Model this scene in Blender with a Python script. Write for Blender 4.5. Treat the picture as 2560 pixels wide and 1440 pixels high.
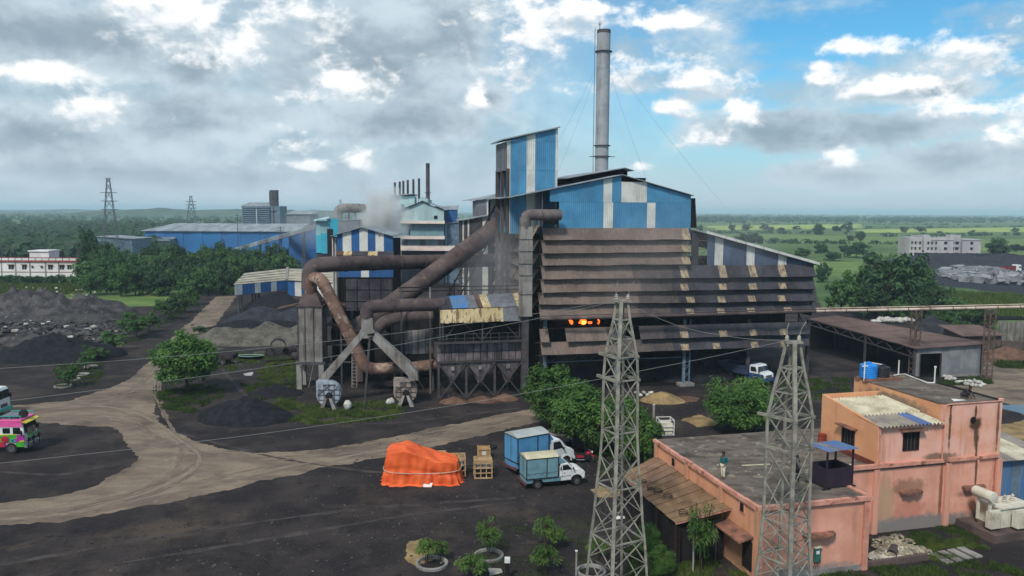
import bpy, bmesh, math, random
from mathutils import Vector as V, Matrix, noise as mnoise, geometry as mgeo
PI = math.pi
rad = math.radians
random.seed(7)
sc = bpy.context.scene
for o in list(bpy.data.objects):
    bpy.data.objects.remove(o)

# ------------------------------------------------------------------ camera
FPX, CAM_H = 2000.0, 21.5                       # focal length in photo pixels (2560 wide), eye height in metres
CR = (Matrix.Rotation(PI / 2 - math.atan(193 / FPX), 3, 'X') @ Matrix.Rotation(rad(.34), 3, 'Z'))
cd = bpy.data.cameras.new('camera')
cd.sensor_width = 36.0
cd.lens = 36.0 * FPX / 2560
cd.clip_start, cd.clip_end = .5, 60000
cam = bpy.data.objects.new('camera', cd)
sc.collection.objects.link(cam)
cam.matrix_world = Matrix.Translation((0, 0, CAM_H)) @ CR.to_4x4()
sc.camera = cam


def ray(px, py):
    return CR @ V(((px - 1280) / FPX, -(py - 720) / FPX, -1))


def G(px, py, z=0.0):                            # photo pixel -> point on the horizontal plane z
    d = ray(px, py)
    t = (z - CAM_H) / d.z
    return V((d.x * t, d.y * t, z))


def AY(px, py, y):                               # photo pixel -> point at the distance y
    d = ray(px, py)
    t = y / d.y
    return V((d.x * t, y, CAM_H + d.z * t))


def lin(r, g, b):
    f = lambda c: c / 12.92 if c <= .04045 else ((c + .055) / 1.055) ** 2.4
    return (f(r / 255), f(g / 255), f(b / 255), 1)


# ------------------------------------------------------------------ world: hazy blue sky with broken monsoon cloud
world = bpy.data.worlds.new('World')
sc.world = world
world.use_nodes = True
WN, WL = world.node_tree.nodes, world.node_tree.links
WN.clear()
SUN_EL, SUN_AZ = rad(47), rad(203)               # azimuth measured from +Y towards +X: behind the camera, to its left


def wn(kind, **kw):
    n = WN.new(kind)
    for k, v in kw.items():
        if k.startswith('i_'):
            n.inputs[int(k[2:])].default_value = v
        else:
            setattr(n, k, v)
    return n


def wmath(op, a, b=0.0, c=None, clamp=False):
    n = WN.new('ShaderNodeMath')
    n.operation = op
    n.use_clamp = clamp
    for i, x in enumerate((a, b, c)):
        if x is None:
            continue
        if isinstance(x, (int, float)):
            n.inputs[i].default_value = x
        else:
            WL.new(x, n.inputs[i])
    return n.outputs[0]


def wstep(x, lo, hi):
    n = WN.new('ShaderNodeMapRange')
    n.interpolation_type = 'SMOOTHSTEP'
    WL.new(x, n.inputs[0])
    n.inputs[1].default_value, n.inputs[2].default_value = lo, hi
    return n.outputs[0]


def wmix(fac, a, b):
    n = WN.new('ShaderNodeMix')
    n.data_type = 'RGBA'
    for s, x in ((0, fac), (6, a), (7, b)):
        if isinstance(x, (int, float, tuple)):
            n.inputs[s].default_value = x
        else:
            WL.new(x, n.inputs[s])
    return n.outputs[2]


tc = wn('ShaderNodeTexCoord')
sep = wn('ShaderNodeSeparateXYZ')
WL.new(tc.outputs['Generated'], sep.inputs[0])
dx, dy, dz = sep.outputs
az = wmath('ARCTAN2', dx, dy)
el = wmath('ARCSINE', dz)
ae = wn('ShaderNodeCombineXYZ')
WL.new(az, ae.inputs[0])
WL.new(el, ae.inputs[1])


def wnoise(scale, stretch, detail, rough, off=(0, 0, 0), dist=0.0):
    m = wn('ShaderNodeMapping')
    m.inputs['Scale'].default_value = (scale, scale, scale * stretch)
    m.inputs['Location'].default_value = off
    WL.new(tc.outputs['Generated'], m.inputs[0])
    n = wn('ShaderNodeTexNoise')
    n.inputs['Scale'].default_value = 1
    n.inputs['Detail'].default_value = detail
    n.inputs['Roughness'].default_value = rough
    n.inputs['Distortion'].default_value = dist
    WL.new(m.outputs[0], n.inputs[0])
    return n.outputs[0]


def blobs(lst, up=0.0):                                  # soft union of ellipses in azimuth / elevation, given where they stand in the photo
    acc = None
    for (px, py, rx, ry) in lst:
        d = ray(px, py).normalized()
        a, e = math.atan2(d.x, d.y), math.asin(d.z)
        ra, re = rx / FPX, ry / FPX
        m = wn('ShaderNodeVectorMath', operation='MULTIPLY_ADD')
        m.inputs[1].default_value = (1 / ra, 1 / re, 0)
        m.inputs[2].default_value = (-a / ra, (up - e) / re, 0)
        WL.new(ae.outputs[0], m.inputs[0])
        l = wn('ShaderNodeVectorMath', operation='LENGTH')
        WL.new(m.outputs[0], l.inputs[0])
        acc = l.outputs['Value'] if acc is None else wmath('SMOOTH_MIN', acc, l.outputs['Value'], .3)
    return acc


n_big = wnoise(5.0, 2.0, 7, .6, (3, 1, 2))
n_med = wnoise(15.0, 1.5, 7, .58, (0, 4, 1), .2)
n_det = wnoise(34.0, 1.5, 6, .6, (2, 4, 1), .2)
n_lit = wnoise(15.0, 1.5, 6, .58, (-.06, 4.0, .80), .2)    # the middle field shifted towards the light
n_vei = wnoise(3.2, 3.2, 6, .6, (7, 7, 3))
cen = lambda n, k: wmath('MULTIPLY', wmath('SUBTRACT', n, .5), k)

sky = wn('ShaderNodeTexSky', sky_type='NISHITA', sun_disc=False, sun_elevation=SUN_EL, sun_rotation=SUN_AZ,
         air_density=1.0, dust_density=.6, ozone_density=3.0)
tint = wn('ShaderNodeMix', data_type='RGBA', blend_type='MULTIPLY')
tint.inputs[0].default_value = 1
WL.new(sky.outputs[0], tint.inputs[6])
tint.inputs[7].default_value = (.50, 1.08, 1.22, 1)
base = tint.outputs[2]
# pale, moist air: the lower the view, the whiter the sky
base = wmix(wmath('MULTIPLY', wstep(el, .20, -.02), .80), base, (4.5, 5.8, 6.7, 1))
# thin high veil in big patches, thicker to the left
left = wmath('MULTIPLY', wstep(az, .30, -.12), .86)
veil = wmath('MAXIMUM', wmath('MULTIPLY', wstep(wmath('ADD', n_vei, cen(n_med, .35)), .44, .66), .80), left)
base = wmix(veil, base, wmix(wstep(n_med, .35, .65), (3.9, 4.9, 5.6, 1), (5.6, 6.7, 7.3, 1)))

grey_d = blobs([(140, 95, 420, 95), (470, 165, 110, 60), (930, 150, 300, 190), (1130, 60, 140, 130), (990, 300, 320, 60),
                (60, 330, 320, 90), (480, 300, 240, 80), (1940, 330, 260, 60), (2420, 400, 230, 70), (2250, 320, 220, 55),
                (2130, 440, 260, 45), (1220, 250, 70, 50), (300, 430, 420, 50), (2330, 230, 160, 30)])
gv = wmath('ADD', wmath('SUBTRACT', 1.1, grey_d), wmath('ADD', cen(n_med, 1.3), cen(n_det, .5)))
far_c = wmath('MULTIPLY', wstep(n_big, .47, .60), wstep(el, .30, .50))     # the same broken cloud goes on overhead
gmask = wmath('MAXIMUM', wstep(gv, -.05, .45), far_c)
lit = wmath('SUBTRACT', n_lit, n_med)
gsh = wstep(wmath('ADD', wmath('MULTIPLY', lit, -.8), wmath('SUBTRACT', wmath('MULTIPLY', n_big, 1.2), wmath('MULTIPLY', gv, .42))), .05, .62)
gcol = wmix(gsh, (2.7, 3.5, 4.2, 1), (5.8, 6.9, 7.6, 1))
c1 = wmix(wmath('MULTIPLY', gmask, .92), base, gcol)

WHITE = [(440, 40, 130, 80), (350, 10, 80, 55), (740, 30, 120, 55), (850, 210, 115, 58), (790, 240, 75, 34), (735, 365, 70, 32),
                 (770, 412, 95, 18), (895, 405, 45, 26), (215, 268, 150, 46), (2460, 125, 120, 52), (2520, 150, 60, 40),
                 (1855, 280, 48, 38), (1680, 265, 60, 26), (2040, 195, 85, 26), (2400, 272, 150, 26), (2505, 345, 65, 36),
                 (1597, 412, 30, 14), (2110, 405, 50, 26), (1745, 205, 140, 30), (1330, 80, 150, 90), (2215, 215, 130, 22),
                 (1200, 250, 40, 34), (600, 120, 60, 70), (1430, 30, 220, 46), (1600, 170, 150, 50), (1800, 345, 90, 26),
                 (2180, 120, 150, 22), (2060, 165, 60, 14), (1300, 150, 70, 60), (110, 190, 90, 26), (1640, 60, 150, 24)]
WHITE = [(a, b, c * 1.1, max(d * 1.3, 20)) for a, b, c, d in WHITE]
white_d = blobs(WHITE)
upper = wmath('SUBTRACT', blobs(WHITE, .013), white_d)       # > 0 on the sunlit crown of a cloud, < 0 towards its base
wv = wmath('ADD', wmath('SUBTRACT', .72, white_d), wmath('ADD', cen(n_med, 3.1), cen(n_det, 2.0)))
wtop = wmath('MULTIPLY', wstep(n_big, .60, .70), wstep(el, .30, .50))
wmask = wmath('MAXIMUM', wmath('MULTIPLY', wstep(wv, -.25, .6), .97), wtop)
wsh = wstep(wmath('ADD', wmath('MULTIPLY', lit, -1.3), wmath('ADD', wmath('MULTIPLY', upper, .75), cen(n_det, 1.1))), -.42, .34)
wcol = wmix(wsh, (4.9, 5.9, 6.7, 1), (10.4, 10.4, 10.3, 1))
c2 = wmix(wmask, c1, wcol)
# the last degrees above the horizon drown in haze
c3 = wmix(wmath('MULTIPLY', wstep(el, .085, -.012), .85), c2, (4.9, 5.9, 6.7, 1))
bg = wn('ShaderNodeBackground')
WL.new(c3, bg.inputs[0])
bg.inputs[1].default_value = .1
wo = wn('ShaderNodeOutputWorld')
WL.new(bg.outputs[0], wo.inputs[0])

# ------------------------------------------------------------------ sun behind thin cloud
sd = bpy.data.lights.new('sun', 'SUN')
sd.energy = 2.7
sd.angle = rad(9)
sd.color = (1, .955, .89)
so = bpy.data.objects.new('sun', sd)
sc.collection.objects.link(so)
sv = V((math.sin(SUN_AZ) * math.cos(SUN_EL), math.cos(SUN_AZ) * math.cos(SUN_EL), math.sin(SUN_EL)))
so.rotation_euler = sv.to_track_quat('Z', 'Y').to_euler()
so.location = (0, 0, 80)

vs = sc.view_settings
vs.view_transform, vs.look, vs.exposure, vs.gamma = 'Standard', 'None', 0.15, 1.0
vs.use_curve_mapping = False
sc.cycles.use_denoising = True
sc.cycles.denoising_prefilter = 'ACCURATE'
sc.cycles.max_bounces = 6
sc.cycles.diffuse_bounces = 3
sc.cycles.glossy_bounces = 2
sc.cycles.transmission_bounces = 4
sc.cycles.transparent_max_bounces = 8
sc.cycles.volume_bounces = 2
sc.cycles.volume_step_rate = 2.0
sc.cycles.volume_max_steps = 128
sc.cycles.sample_clamp_indirect = 6
# ------------------------------------------------------------------ helpers
COL = sc.collection


def tag(o, label=None, cat=None, group=None, kind=None):
    if label: o['label'] = label
    if cat: o['category'] = cat
    if group: o['group'] = group
    if kind: o['kind'] = kind
    return o


def thing(name, label, cat, loc=(0, 0, 0), rz=0.0, group=None):
    o = bpy.data.objects.new(name, None)
    o.empty_display_size = .2
    COL.objects.link(o)
    o.location = V(loc)
    o.rotation_euler = (0, 0, rz)
    return tag(o, label, cat, group)


def copy_tree(o, parent=None):
    c = o.copy()
    COL.objects.link(c)
    if parent is not None:
        c.parent = parent
    for ch in KIDS.get(o.name, []):
        k = copy_tree(ch, c)
        KIDS.setdefault(c.name, []).append(k)
    return c


KIDS = {}


def setp(o, parent):
    if parent is not None:
        o.parent = parent
        KIDS.setdefault(parent.name, []).append(o)
    return o


class MB:                                        # collects faces, then links them as ONE mesh object
    def __init__(s):
        s.v, s.f, s.mi = [], [], []
        s.m = 0

    def add(s, vs, fs):
        b = len(s.v)
        s.v += [tuple(v) for v in vs]
        s.f += [tuple(i + b for i in f) for f in fs]
        s.mi += [s.m] * len(fs)
        return s

    def box(s, x0, x1, y0, y1, z0, z1):
        return s.add([(x0, y0, z0), (x1, y0, z0), (x1, y1, z0), (x0, y1, z0), (x0, y0, z1), (x1, y0, z1), (x1, y1, z1), (x0, y1, z1)],
                     [(3, 2, 1, 0), (4, 5, 6, 7), (0, 1, 5, 4), (1, 2, 6, 5), (2, 3, 7, 6), (3, 0, 4, 7)])

    def hexa(s, b, t):                           # bottom four, top four
        return s.add(list(b) + list(t), [(3, 2, 1, 0), (4, 5, 6, 7), (0, 1, 5, 4), (1, 2, 6, 5), (2, 3, 7, 6), (3, 0, 4, 7)])

    def bar(s, p, q, w, h=None):
        p, q = V(p), V(q)
        h = h or w
        d = (q - p).normalized()
        u = d.cross(V((0, 0, 1)))
        u = V((1, 0, 0)) if u.length < 1e-4 else u.normalized()
        n = u.cross(d)
        u, n = u * w / 2, n * h / 2
        return s.hexa([p - u - n, p + u - n, p + u + n, p - u + n], [q - u - n, q + u - n, q + u + n, q - u + n])

    def tube(s, pts, r, n=12, caps=True):
        pts = [V(p) for p in pts]
        rs = r if isinstance(r, (list, tuple)) else [r] * len(pts)
        vs, fs = [], []
        u = None
        for i, p in enumerate(pts):
            a = pts[max(i - 1, 0)]
            b = pts[min(i + 1, len(pts) - 1)]
            d = (b - a).normalized()
            if u is None:
                u = d.cross(V((0, 0, 1)))
                u = V((1, 0, 0)) if u.length < 1e-3 else u.normalized()
            u = (u - d * u.dot(d)).normalized()
            w = d.cross(u)
            for k in range(n):
                t = 2 * PI * k / n
                vs.append(p + (u * math.cos(t) + w * math.sin(t)) * rs[i])
        for i in range(len(pts) - 1):
            for k in range(n):
                a, b = i * n + k, i * n + (k + 1) % n
                fs.append((a, b, b + n, a + n))
        if caps:
            fs.append(tuple(range(n))[::-1])
            fs.append(tuple((len(pts) - 1) * n + k for k in range(n)))
        return s.add(vs, fs)

    def lathe(s, c, prof, n=20, axis='z', ring=False):  # prof: (radius, height) pairs; ring: hollow, closed on itself
        c = V(c)
        vs, fs = [], []
        if ring:
            prof = list(prof) + [prof[0]]
        for r, h in prof:
            for k in range(n):
                t = 2 * PI * k / n
                a, b = r * math.cos(t), r * math.sin(t)
                vs.append(c + (V((a, b, h)) if axis == 'z' else V((a, h, b)) if axis == 'y' else V((h, a, b))))
        for i in range(len(prof) - 1):
            for k in range(n):
                a, b = i * n + k, i * n + (k + 1) % n
                f = (a, b, b + n, a + n)
                fs.append(f if axis != 'y' else f[::-1])
        if not ring:
            fs.append(tuple(range(n))[::-1] if axis != 'y' else tuple(range(n)))
            t = tuple((len(prof) - 1) * n + k for k in range(n))
            fs.append(t if axis != 'y' else t[::-1])
        return s.add(vs, fs)

    def prism(s, poly, y0, y1, axis='y'):        # polygon of (a, b) pairs pushed along an axis
        f = {'y': lambda a, b, t: (a, t, b), 'x': lambda a, b, t: (t, a, b), 'z': lambda a, b, t: (a, b, t)}[axis]
        n = len(poly)
        vs = [f(a, b, y0) for a, b in poly] + [f(a, b, y1) for a, b in poly]
        fs = [tuple(range(n)), tuple(range(2 * n - 1, n - 1, -1))]
        fs += [(i, n + i, n + (i + 1) % n, (i + 1) % n) for i in range(n)]
        return s.add(vs, fs)

    def slab(s, quad, t, n=None):                # a quad (four points) given thickness t along -normal
        q = [V(p) for p in quad]
        nn = V(n).normalized() if n else (q[1] - q[0]).cross(q[3] - q[0]).normalized()
        return s.hexa([p - nn * t for p in q], q)

    def build(s, name, mat, parent=None, smooth=False, origin=None, bevel=0, fix=True):
        me = bpy.data.meshes.new(name)
        o = bpy.data.objects.new(name, me)
        vs = s.v
        if parent is None:
            if origin is None:
                xs, ys, zs = zip(*vs)
                origin = ((min(xs) + max(xs)) / 2, (min(ys) + max(ys)) / 2, min(zs))
            ox, oy, oz = origin
            vs = [(x - ox, y - oy, z - oz) for x, y, z in vs]
            o.location = origin
        me.from_pydata(vs, [], s.f)
        ms = mat if isinstance(mat, (list, tuple)) else [mat]
        for m in ms:
            me.materials.append(m)
        if len(ms) > 1:
            me.polygons.foreach_set('material_index', s.mi)
        if fix:
            bm = bmesh.new()
            bm.from_mesh(me)
            bmesh.ops.recalc_face_normals(bm, faces=bm.faces)
            bm.to_mesh(me)
            bm.free()
        if smooth:
            me.polygons.foreach_set('use_smooth', [True] * len(me.polygons))
            if smooth != 'all':
                try:
                    me.set_sharp_from_angle(angle=rad(40))
                except Exception:
                    pass
        me.update()
        COL.objects.link(o)
        if bevel:
            b = o.modifiers.new('bevel', 'BEVEL')
            b.width, b.segments, b.limit_method = bevel, 2, 'ANGLE'
        return setp(o, parent)


UNIT = {}


def unit(mat):                                   # a shared 1 m cube for bars, posts and sheets
    if mat.name not in UNIT:
        me = bpy.data.meshes.new('bar')
        m = MB().box(-.5, .5, -.5, .5, -.5, .5)
        me.from_pydata(m.v, [], m.f)
        me.materials.append(mat)
        UNIT[mat.name] = me
    return UNIT[mat.name]


def barobj(name, p, q, w, mat, parent, h=None):  # one straight member as its own object
    p, q = V(p), V(q)
    d = q - p
    o = bpy.data.objects.new(name, unit(mat))
    y = V((0, 0, 1)) if abs(d.normalized().z) < .95 else V((0, 1, 0))
    z = d.normalized()
    x = y.cross(z).normalized()
    y = z.cross(x)
    R = Matrix((x, y, z)).transposed().to_4x4()
    o.matrix_local = Matrix.Translation((p + q) / 2) @ R @ Matrix.Diagonal((w, h or w, d.length, 1))
    COL.objects.link(o)
    return setp(o, parent)


def boxobj(name, x0, x1, y0, y1, z0, z1, mat, parent):
    o = bpy.data.objects.new(name, unit(mat))
    o.matrix_local = Matrix.Translation(((x0 + x1) / 2, (y0 + y1) / 2, (z0 + z1) / 2)) @ Matrix.Diagonal((x1 - x0, y1 - y0, z1 - z0, 1))
    COL.objects.link(o)
    return setp(o, parent)


class Frame:                                     # a wall frame standing in the world: local x along the wall, y into the building
    def __init__(s, o, ang):
        s.o, s.a = V(o), ang
        s.m = Matrix.Translation(s.o) @ Matrix.Rotation(ang, 4, 'Z')
        s.i = s.m.inverted()
        s.c = s.i @ V((0, 0, CAM_H))

    def loc(s, p): return s.i @ V(p)
    def wor(s, p): return s.m @ V(p)

    def _hit(s, px, py, ax, val):
        d = s.i.to_3x3() @ ray(px, py)
        t = (val - s.c[ax]) / d[ax]
        return s.c + d * t

    def fr(s, px, py, y=0.0): return s._hit(px, py, 1, y)      # pixel -> local point on the plane y
    def sd(s, px, py, x=0.0): return s._hit(px, py, 0, x)      # ... on the side plane x
    def tp(s, px, py, z=0.0): return s._hit(px, py, 2, z)      # ... on the level z


def fillet(pts, r, n=8):                         # polyline with rounded corners
    pts = [V(p) for p in pts]
    out = [pts[0]]
    for i in range(1, len(pts) - 1):
        a, b, c = pts[i - 1], pts[i], pts[i + 1]
        ra = min(r, (a - b).length * .48, (c - b).length * .48)
        p, q = b + (a - b).normalized() * ra, b + (c - b).normalized() * ra
        for k in range(n + 1):
            t = k / n
            out.append(p * (1 - t) ** 2 + b * 2 * t * (1 - t) + q * t * t)
    out.append(pts[-1])
    return out


def fbm(x, y, z=0.0, o=4):
    return mnoise.fractal(V((x, y, z)), 1.0, 2.0, o, noise_basis='PERLIN_ORIGINAL')


# ------------------------------------------------------------------ materials
MATS = {}


def mat(name, c1, c2=None, rough=.85, scale=1.0, stretch=(1, 1, 1), lo=.35, hi=.65, detail=5, bump=0.0, bscale=None, metal=0.0,
        corr=None, streak=None, spots=None, fine=None, rand=0.0, spec=.3, coords='pos', emit=None, transl=0.0, alpha=None):
    m = bpy.data.materials.new(name)
    m.use_nodes = True
    N, L = m.node_tree.nodes, m.node_tree.links
    b = N['Principled BSDF']
    b.inputs['Roughness'].default_value = rough
    b.inputs['Metallic'].default_value = metal
    b.inputs['Specular IOR Level'].default_value = spec if rough < .8 else spec * .3
    geo = N.new('ShaderNodeNewGeometry')
    tco = N.new('ShaderNodeTexCoord')
    src = geo.outputs['Position'] if coords == 'pos' else tco.outputs['Object']

    def noise(sc_, st, det, ro=.6, s=src):
        mp = N.new('ShaderNodeMapping')
        mp.inputs['Scale'].default_value = tuple(sc_ * k for k in st)
        L.new(s, mp.inputs[0])
        n = N.new('ShaderNodeTexNoise')
        n.inputs['Scale'].default_value = 1
        n.inputs['Detail'].default_value = det
        n.inputs['Roughness'].default_value = ro
        L.new(mp.outputs[0], n.inputs[0])
        return n.outputs[0]

    def ramp(x, lo_, hi_):
        r = N.new('ShaderNodeMapRange')
        r.interpolation_type = 'SMOOTHSTEP'
        r.inputs[1].default_value, r.inputs[2].default_value = lo_, hi_
        L.new(x, r.inputs[0])
        return r.outputs[0]

    def mix(f, a, c, mode='MIX'):
        x = N.new('ShaderNodeMix')
        x.data_type = 'RGBA'
        x.blend_type = mode
        for s_, v_ in ((0, f), (6, a), (7, c)):
            if isinstance(v_, (int, float, tuple)):
                x.inputs[s_].default_value = v_
            else:
                L.new(v_, x.inputs[s_])
        return x.outputs[2]

    def mul(a, k):
        x = N.new('ShaderNodeMath')
        x.operation = 'MULTIPLY'
        L.new(a, x.inputs[0])
        x.inputs[1].default_value = k
        return x.outputs[0]
    col = c1
    if c2:
        col = mix(ramp(noise(scale, stretch, detail), lo, hi), c1, c2)
    if fine:                                     # fine grain: (colour, scale, amount, lo, hi)
        f = ramp(noise(fine[1], (1, 1, 1), 3, .7), fine[3] if len(fine) > 3 else .45, fine[4] if len(fine) > 4 else .7)
        col = mix(mul(f, fine[2]), col, fine[0])
    for st in ([streak] if streak and not isinstance(streak, list) else streak or []):   # runs of dirt down the wall: (colour, amount, scale, lo, hi)
        f = ramp(noise(st[2] if len(st) > 2 else 1.2, (1, 1, .09), 5), st[3] if len(st) > 3 else .5, st[4] if len(st) > 4 else .72)
        col = mix(mul(f, st[1]), col, st[0])
    for sp in ([spots] if spots and not isinstance(spots, list) else spots or []):       # blotches: (colour, amount, scale, lo, hi)
        f = ramp(noise(sp[2], (1, 1, 1), 6, .65), sp[3], sp[4])
        col = mix(mul(f, sp[1]), col, sp[0])
    if rand:
        oi = N.new('ShaderNodeObjectInfo')
        hv = N.new('ShaderNodeHueSaturation')
        x = N.new('ShaderNodeMapRange')
        x.inputs[3].default_value, x.inputs[4].default_value = 1 - rand, 1 + rand
        L.new(oi.outputs['Random'], x.inputs[0])
        L.new(x.outputs[0], hv.inputs['Value'])
        if isinstance(col, tuple):
            hv.inputs['Color'].default_value = col
        else:
            L.new(col, hv.inputs['Color'])
        col = hv.outputs[0]
    if isinstance(col, tuple):
        b.inputs['Base Color'].default_value = col
    else:
        L.new(col, b.inputs['Base Color'])
    nrm = None
    if corr:                                     # corrugation: (axis 'X'/'Y'/'Z', pitch in metres, depth)
        mp = N.new('ShaderNodeMapping')
        L.new(tco.outputs['Object'] if len(corr) < 4 else src, mp.inputs[0])
        w = N.new('ShaderNodeTexWave')
        w.bands_direction = corr[0]
        w.inputs['Scale'].default_value = 2 * PI / 20 / corr[1]
        L.new(mp.outputs[0], w.inputs[0])
        bp = N.new('ShaderNodeBump')
        bp.inputs['Strength'].default_value = 1
        bp.inputs['Distance'].default_value = corr[2]
        L.new(w.outputs['Fac'], bp.inputs['Height'])
        nrm = bp.outputs[0]
    if bump:
        bp = N.new('ShaderNodeBump')
        bp.inputs['Strength'].default_value = 1
        bp.inputs['Distance'].default_value = bump
        L.new(noise(bscale or 6, (1, 1, 1), 5, .65), bp.inputs['Height'])
        if nrm:
            L.new(nrm, bp.inputs['Normal'])
        nrm = bp.outputs[0]
    if nrm:
        L.new(nrm, b.inputs['Normal'])
    if emit:
        b.inputs['Emission Color'].default_value = emit[0]
        b.inputs['Emission Strength'].default_value = emit[1]
    if transl:
        t = N.new('ShaderNodeBsdfTranslucent')
        if isinstance(col, tuple):
            t.inputs[0].default_value = col
        else:
            L.new(col, t.inputs[0])
        a = N.new('ShaderNodeMixShader')
        a.inputs[0].default_value = transl
        L.new(b.outputs[0], a.inputs[1])
        L.new(t.outputs[0], a.inputs[2])
        L.new(a.outputs[0], N['Material Output'].inputs[0])
    MATS[name] = m
    return m


def C(h, k=1.0):                                 # colour from 0-255 sRGB triple
    r = lin(*h)
    return (r[0] * k, r[1] * k, r[2] * k, 1)
# ------------------------------------------------------------------ materials in use
m_field = mat('field_grass', C((94, 112, 66)), C((72, 94, 58)), .95, .004, (1, 3, 1), .38, .62, 7, fine=(C((112, 126, 66)), .09, .55),
              spots=[(C((52, 74, 46)), .7, .016, .52, .66), (C((118, 138, 74)), .5, .0075, .55, .7)], bump=.2, bscale=.3)
m_coalsoil = mat('coal_soil', C((43, 39, 40)), C((62, 55, 53)), .95, .22, (1, 1, 1), .4, .68, 8,
                 spots=[(C((94, 81, 70)), .6, .07, .52, .7), (C((84, 74, 66)), .6, .4, .56, .68), (C((26, 24, 26)), .7, .8, .54, .68)],
                 fine=(C((120, 112, 108)), 7, .5, .6, .7), bump=.09, bscale=3)
m_road = mat('dirt', C((138, 122, 105)), C((108, 95, 84)), .95, .28, (.6, 1.5, 1), .36, .66, 8,
             spots=[(C((80, 71, 65)), .7, .16, .5, .66), (C((160, 138, 112)), .5, .5, .58, .7)], fine=(C((84, 74, 66)), 5, .35), bump=.05, bscale=2.2)
m_coal = mat('coal', C((40, 40, 44)), C((28, 28, 31)), .9, 1.5, fine=(C((84, 86, 92)), 5, .5, .6, .72), bump=.10, bscale=4)
m_coalgrey = mat('coal_fines', C((58, 59, 65)), C((42, 43, 48)), .95, .8, fine=(C((94, 95, 100)), 5, .55, .56, .68), bump=.12, bscale=5)
m_ore = mat('gravel', C((102, 98, 88)), C((72, 69, 64)), .95, .6, fine=(C((140, 135, 120)), 4, .6, .55, .68), bump=.12, bscale=3.4)
m_slag = mat('slag', C((84, 80, 79)), C((54, 51, 52)), .9, .5, fine=(C((150, 146, 144)), 1.6, .55, .6, .7), bump=.12, bscale=2.0, rand=.25)
m_stone_pale = mat('pale_stone', C((186, 180, 168)), C((138, 132, 124)), .9, .7, fine=(C((90, 86, 80)), 3, .5), rand=.2)
m_sand = mat('sand', C((158, 134, 94)), C((118, 100, 74)), .95, .8, fine=(C((120, 96, 66)), 6, .4), bump=.04, bscale=5)
m_dust = mat('brown_dust', C((112, 86, 72)), C((88, 67, 57)), .95, .9, bump=.03, bscale=5)
m_water = mat('puddle_water', C((60, 58, 52)), None, .04, spec=.9)
m_grass = mat('grass', C((86, 102, 48)), C((58, 78, 38)), .9, .5, fine=(C((124, 130, 66)), 2.2, .5), transl=.25)
m_grassd = mat('dark_grass', C((66, 86, 40)), C((46, 62, 34)), .9, .4, fine=(C((98, 112, 52)), 2, .5), transl=.25)


def jag(pts, step, amp, closed=True):
    out = []
    n = len(pts)
    for i in range(n if closed else n - 1):
        a, b = pts[i], pts[(i + 1) % n]
        k = max(1, int((b - a).length / step))
        d = (b - a).normalized()
        nn = V((-d.y, d.x, 0))
        for j in range(k):
            p = a.lerp(b, j / k)
            out.append(p + nn * (fbm(p.x * .35, p.y * .35, 1.7, 4) + .8 * fbm(p.x * 1.7, p.y * 1.7, 4.7, 4)) * amp)
    return out


def sheet(name, pts, m, z, step=1.5, amp=.6, kind='structure'):
    pp = [V((p[0], p[1], z)) for p in pts]
    if amp:
        pp = jag(pp, step, amp)
    tris = mgeo.tessellate_polygon([pp])
    b = MB().add(pp, [tuple(t) for t in tris])
    o = b.build(name, m, origin=(0, 0, z), fix=False)
    bm = bmesh.new()
    bm.from_mesh(o.data)
    for f in bm.faces:
        if f.normal.z < 0:
            f.normal_flip()
    bm.to_mesh(o.data)
    bm.free()
    return tag(o, kind=kind)


def inpoly(x, y, poly):
    c = False
    j = len(poly) - 1
    for i in range(len(poly)):
        xi, yi, xj, yj = poly[i][0], poly[i][1], poly[j][0], poly[j][1]
        if (yi > y) != (yj > y) and x < (xj - xi) * (y - yi) / (yj - yi) + xi:
            c = not c
        j = i
    return c


def pxs(*pp, z=0.0):
    return [G(x, y, z) for x, y in pp]


# ------------------------------------------------------------------ ground
sheet('ground', [V((-9000, -60, 0)), V((9000, -60, 0)), V((9000, 14000, 0)), V((-9000, 14000, 0))], m_field, 0, amp=0)
yard_poly = [V((-110, 12, 0)), V((75, 12, 0)), V((76, 60, 0)), V((84, 92, 0))] + pxs((2640, 985), (2500, 925), (2475, 900), (2470, 800), (2060, 776), (2030, 715),
            (1700, 655), (1200, 655), (800, 688), (600, 731), (490, 737), (400, 765), (200, 772), (0, 752)) + [V((-150, 178, 0)), V((-150, 60, 0))]
sheet('yard_ground', yard_poly, m_coalsoil, .004, 2.0, .9)
road_px = [(-60, 1262), (0, 1258), (150, 1240), (255, 1208), (325, 1166), (344, 1150), (322, 1112), (296, 1078), (274, 1067), (190, 1062), (90, 1056), (-60, 1064),
           (-60, 1022), (60, 1012), (170, 1003), (262, 974), (330, 944), (372, 905), (410, 862), (468, 812), (515, 765), (540, 742),
           (486, 741), (490, 737), (590, 737), (588, 742), (560, 785), (520, 838), (455, 880), (400, 915), (388, 950), (385, 1003), (390, 1048), (410, 1064), (480, 1098),
           (560, 1124), (640, 1133), (760, 1128), (900, 1108), (1100, 1067), (1300, 1027), (1420, 1008), (1440, 1030), (1290, 1068), (1000, 1135), (800, 1172), (500, 1240), (300, 1276), (150, 1306), (0, 1312), (-60, 1318)]
sheet('dirt_road', pxs(*road_px), m_road, .010, .35, .4)
m_rut = mat('wheel_rut', C((106, 94, 83)), C((122, 108, 95)), .95, .7, spots=(C((84, 74, 67)), .6, .5, .52, .66), bump=.04, bscale=4)
m_pale = mat('dry_dirt', C((140, 124, 108)), C((122, 108, 95)), .95, .7, bump=.04, bscale=4)


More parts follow.
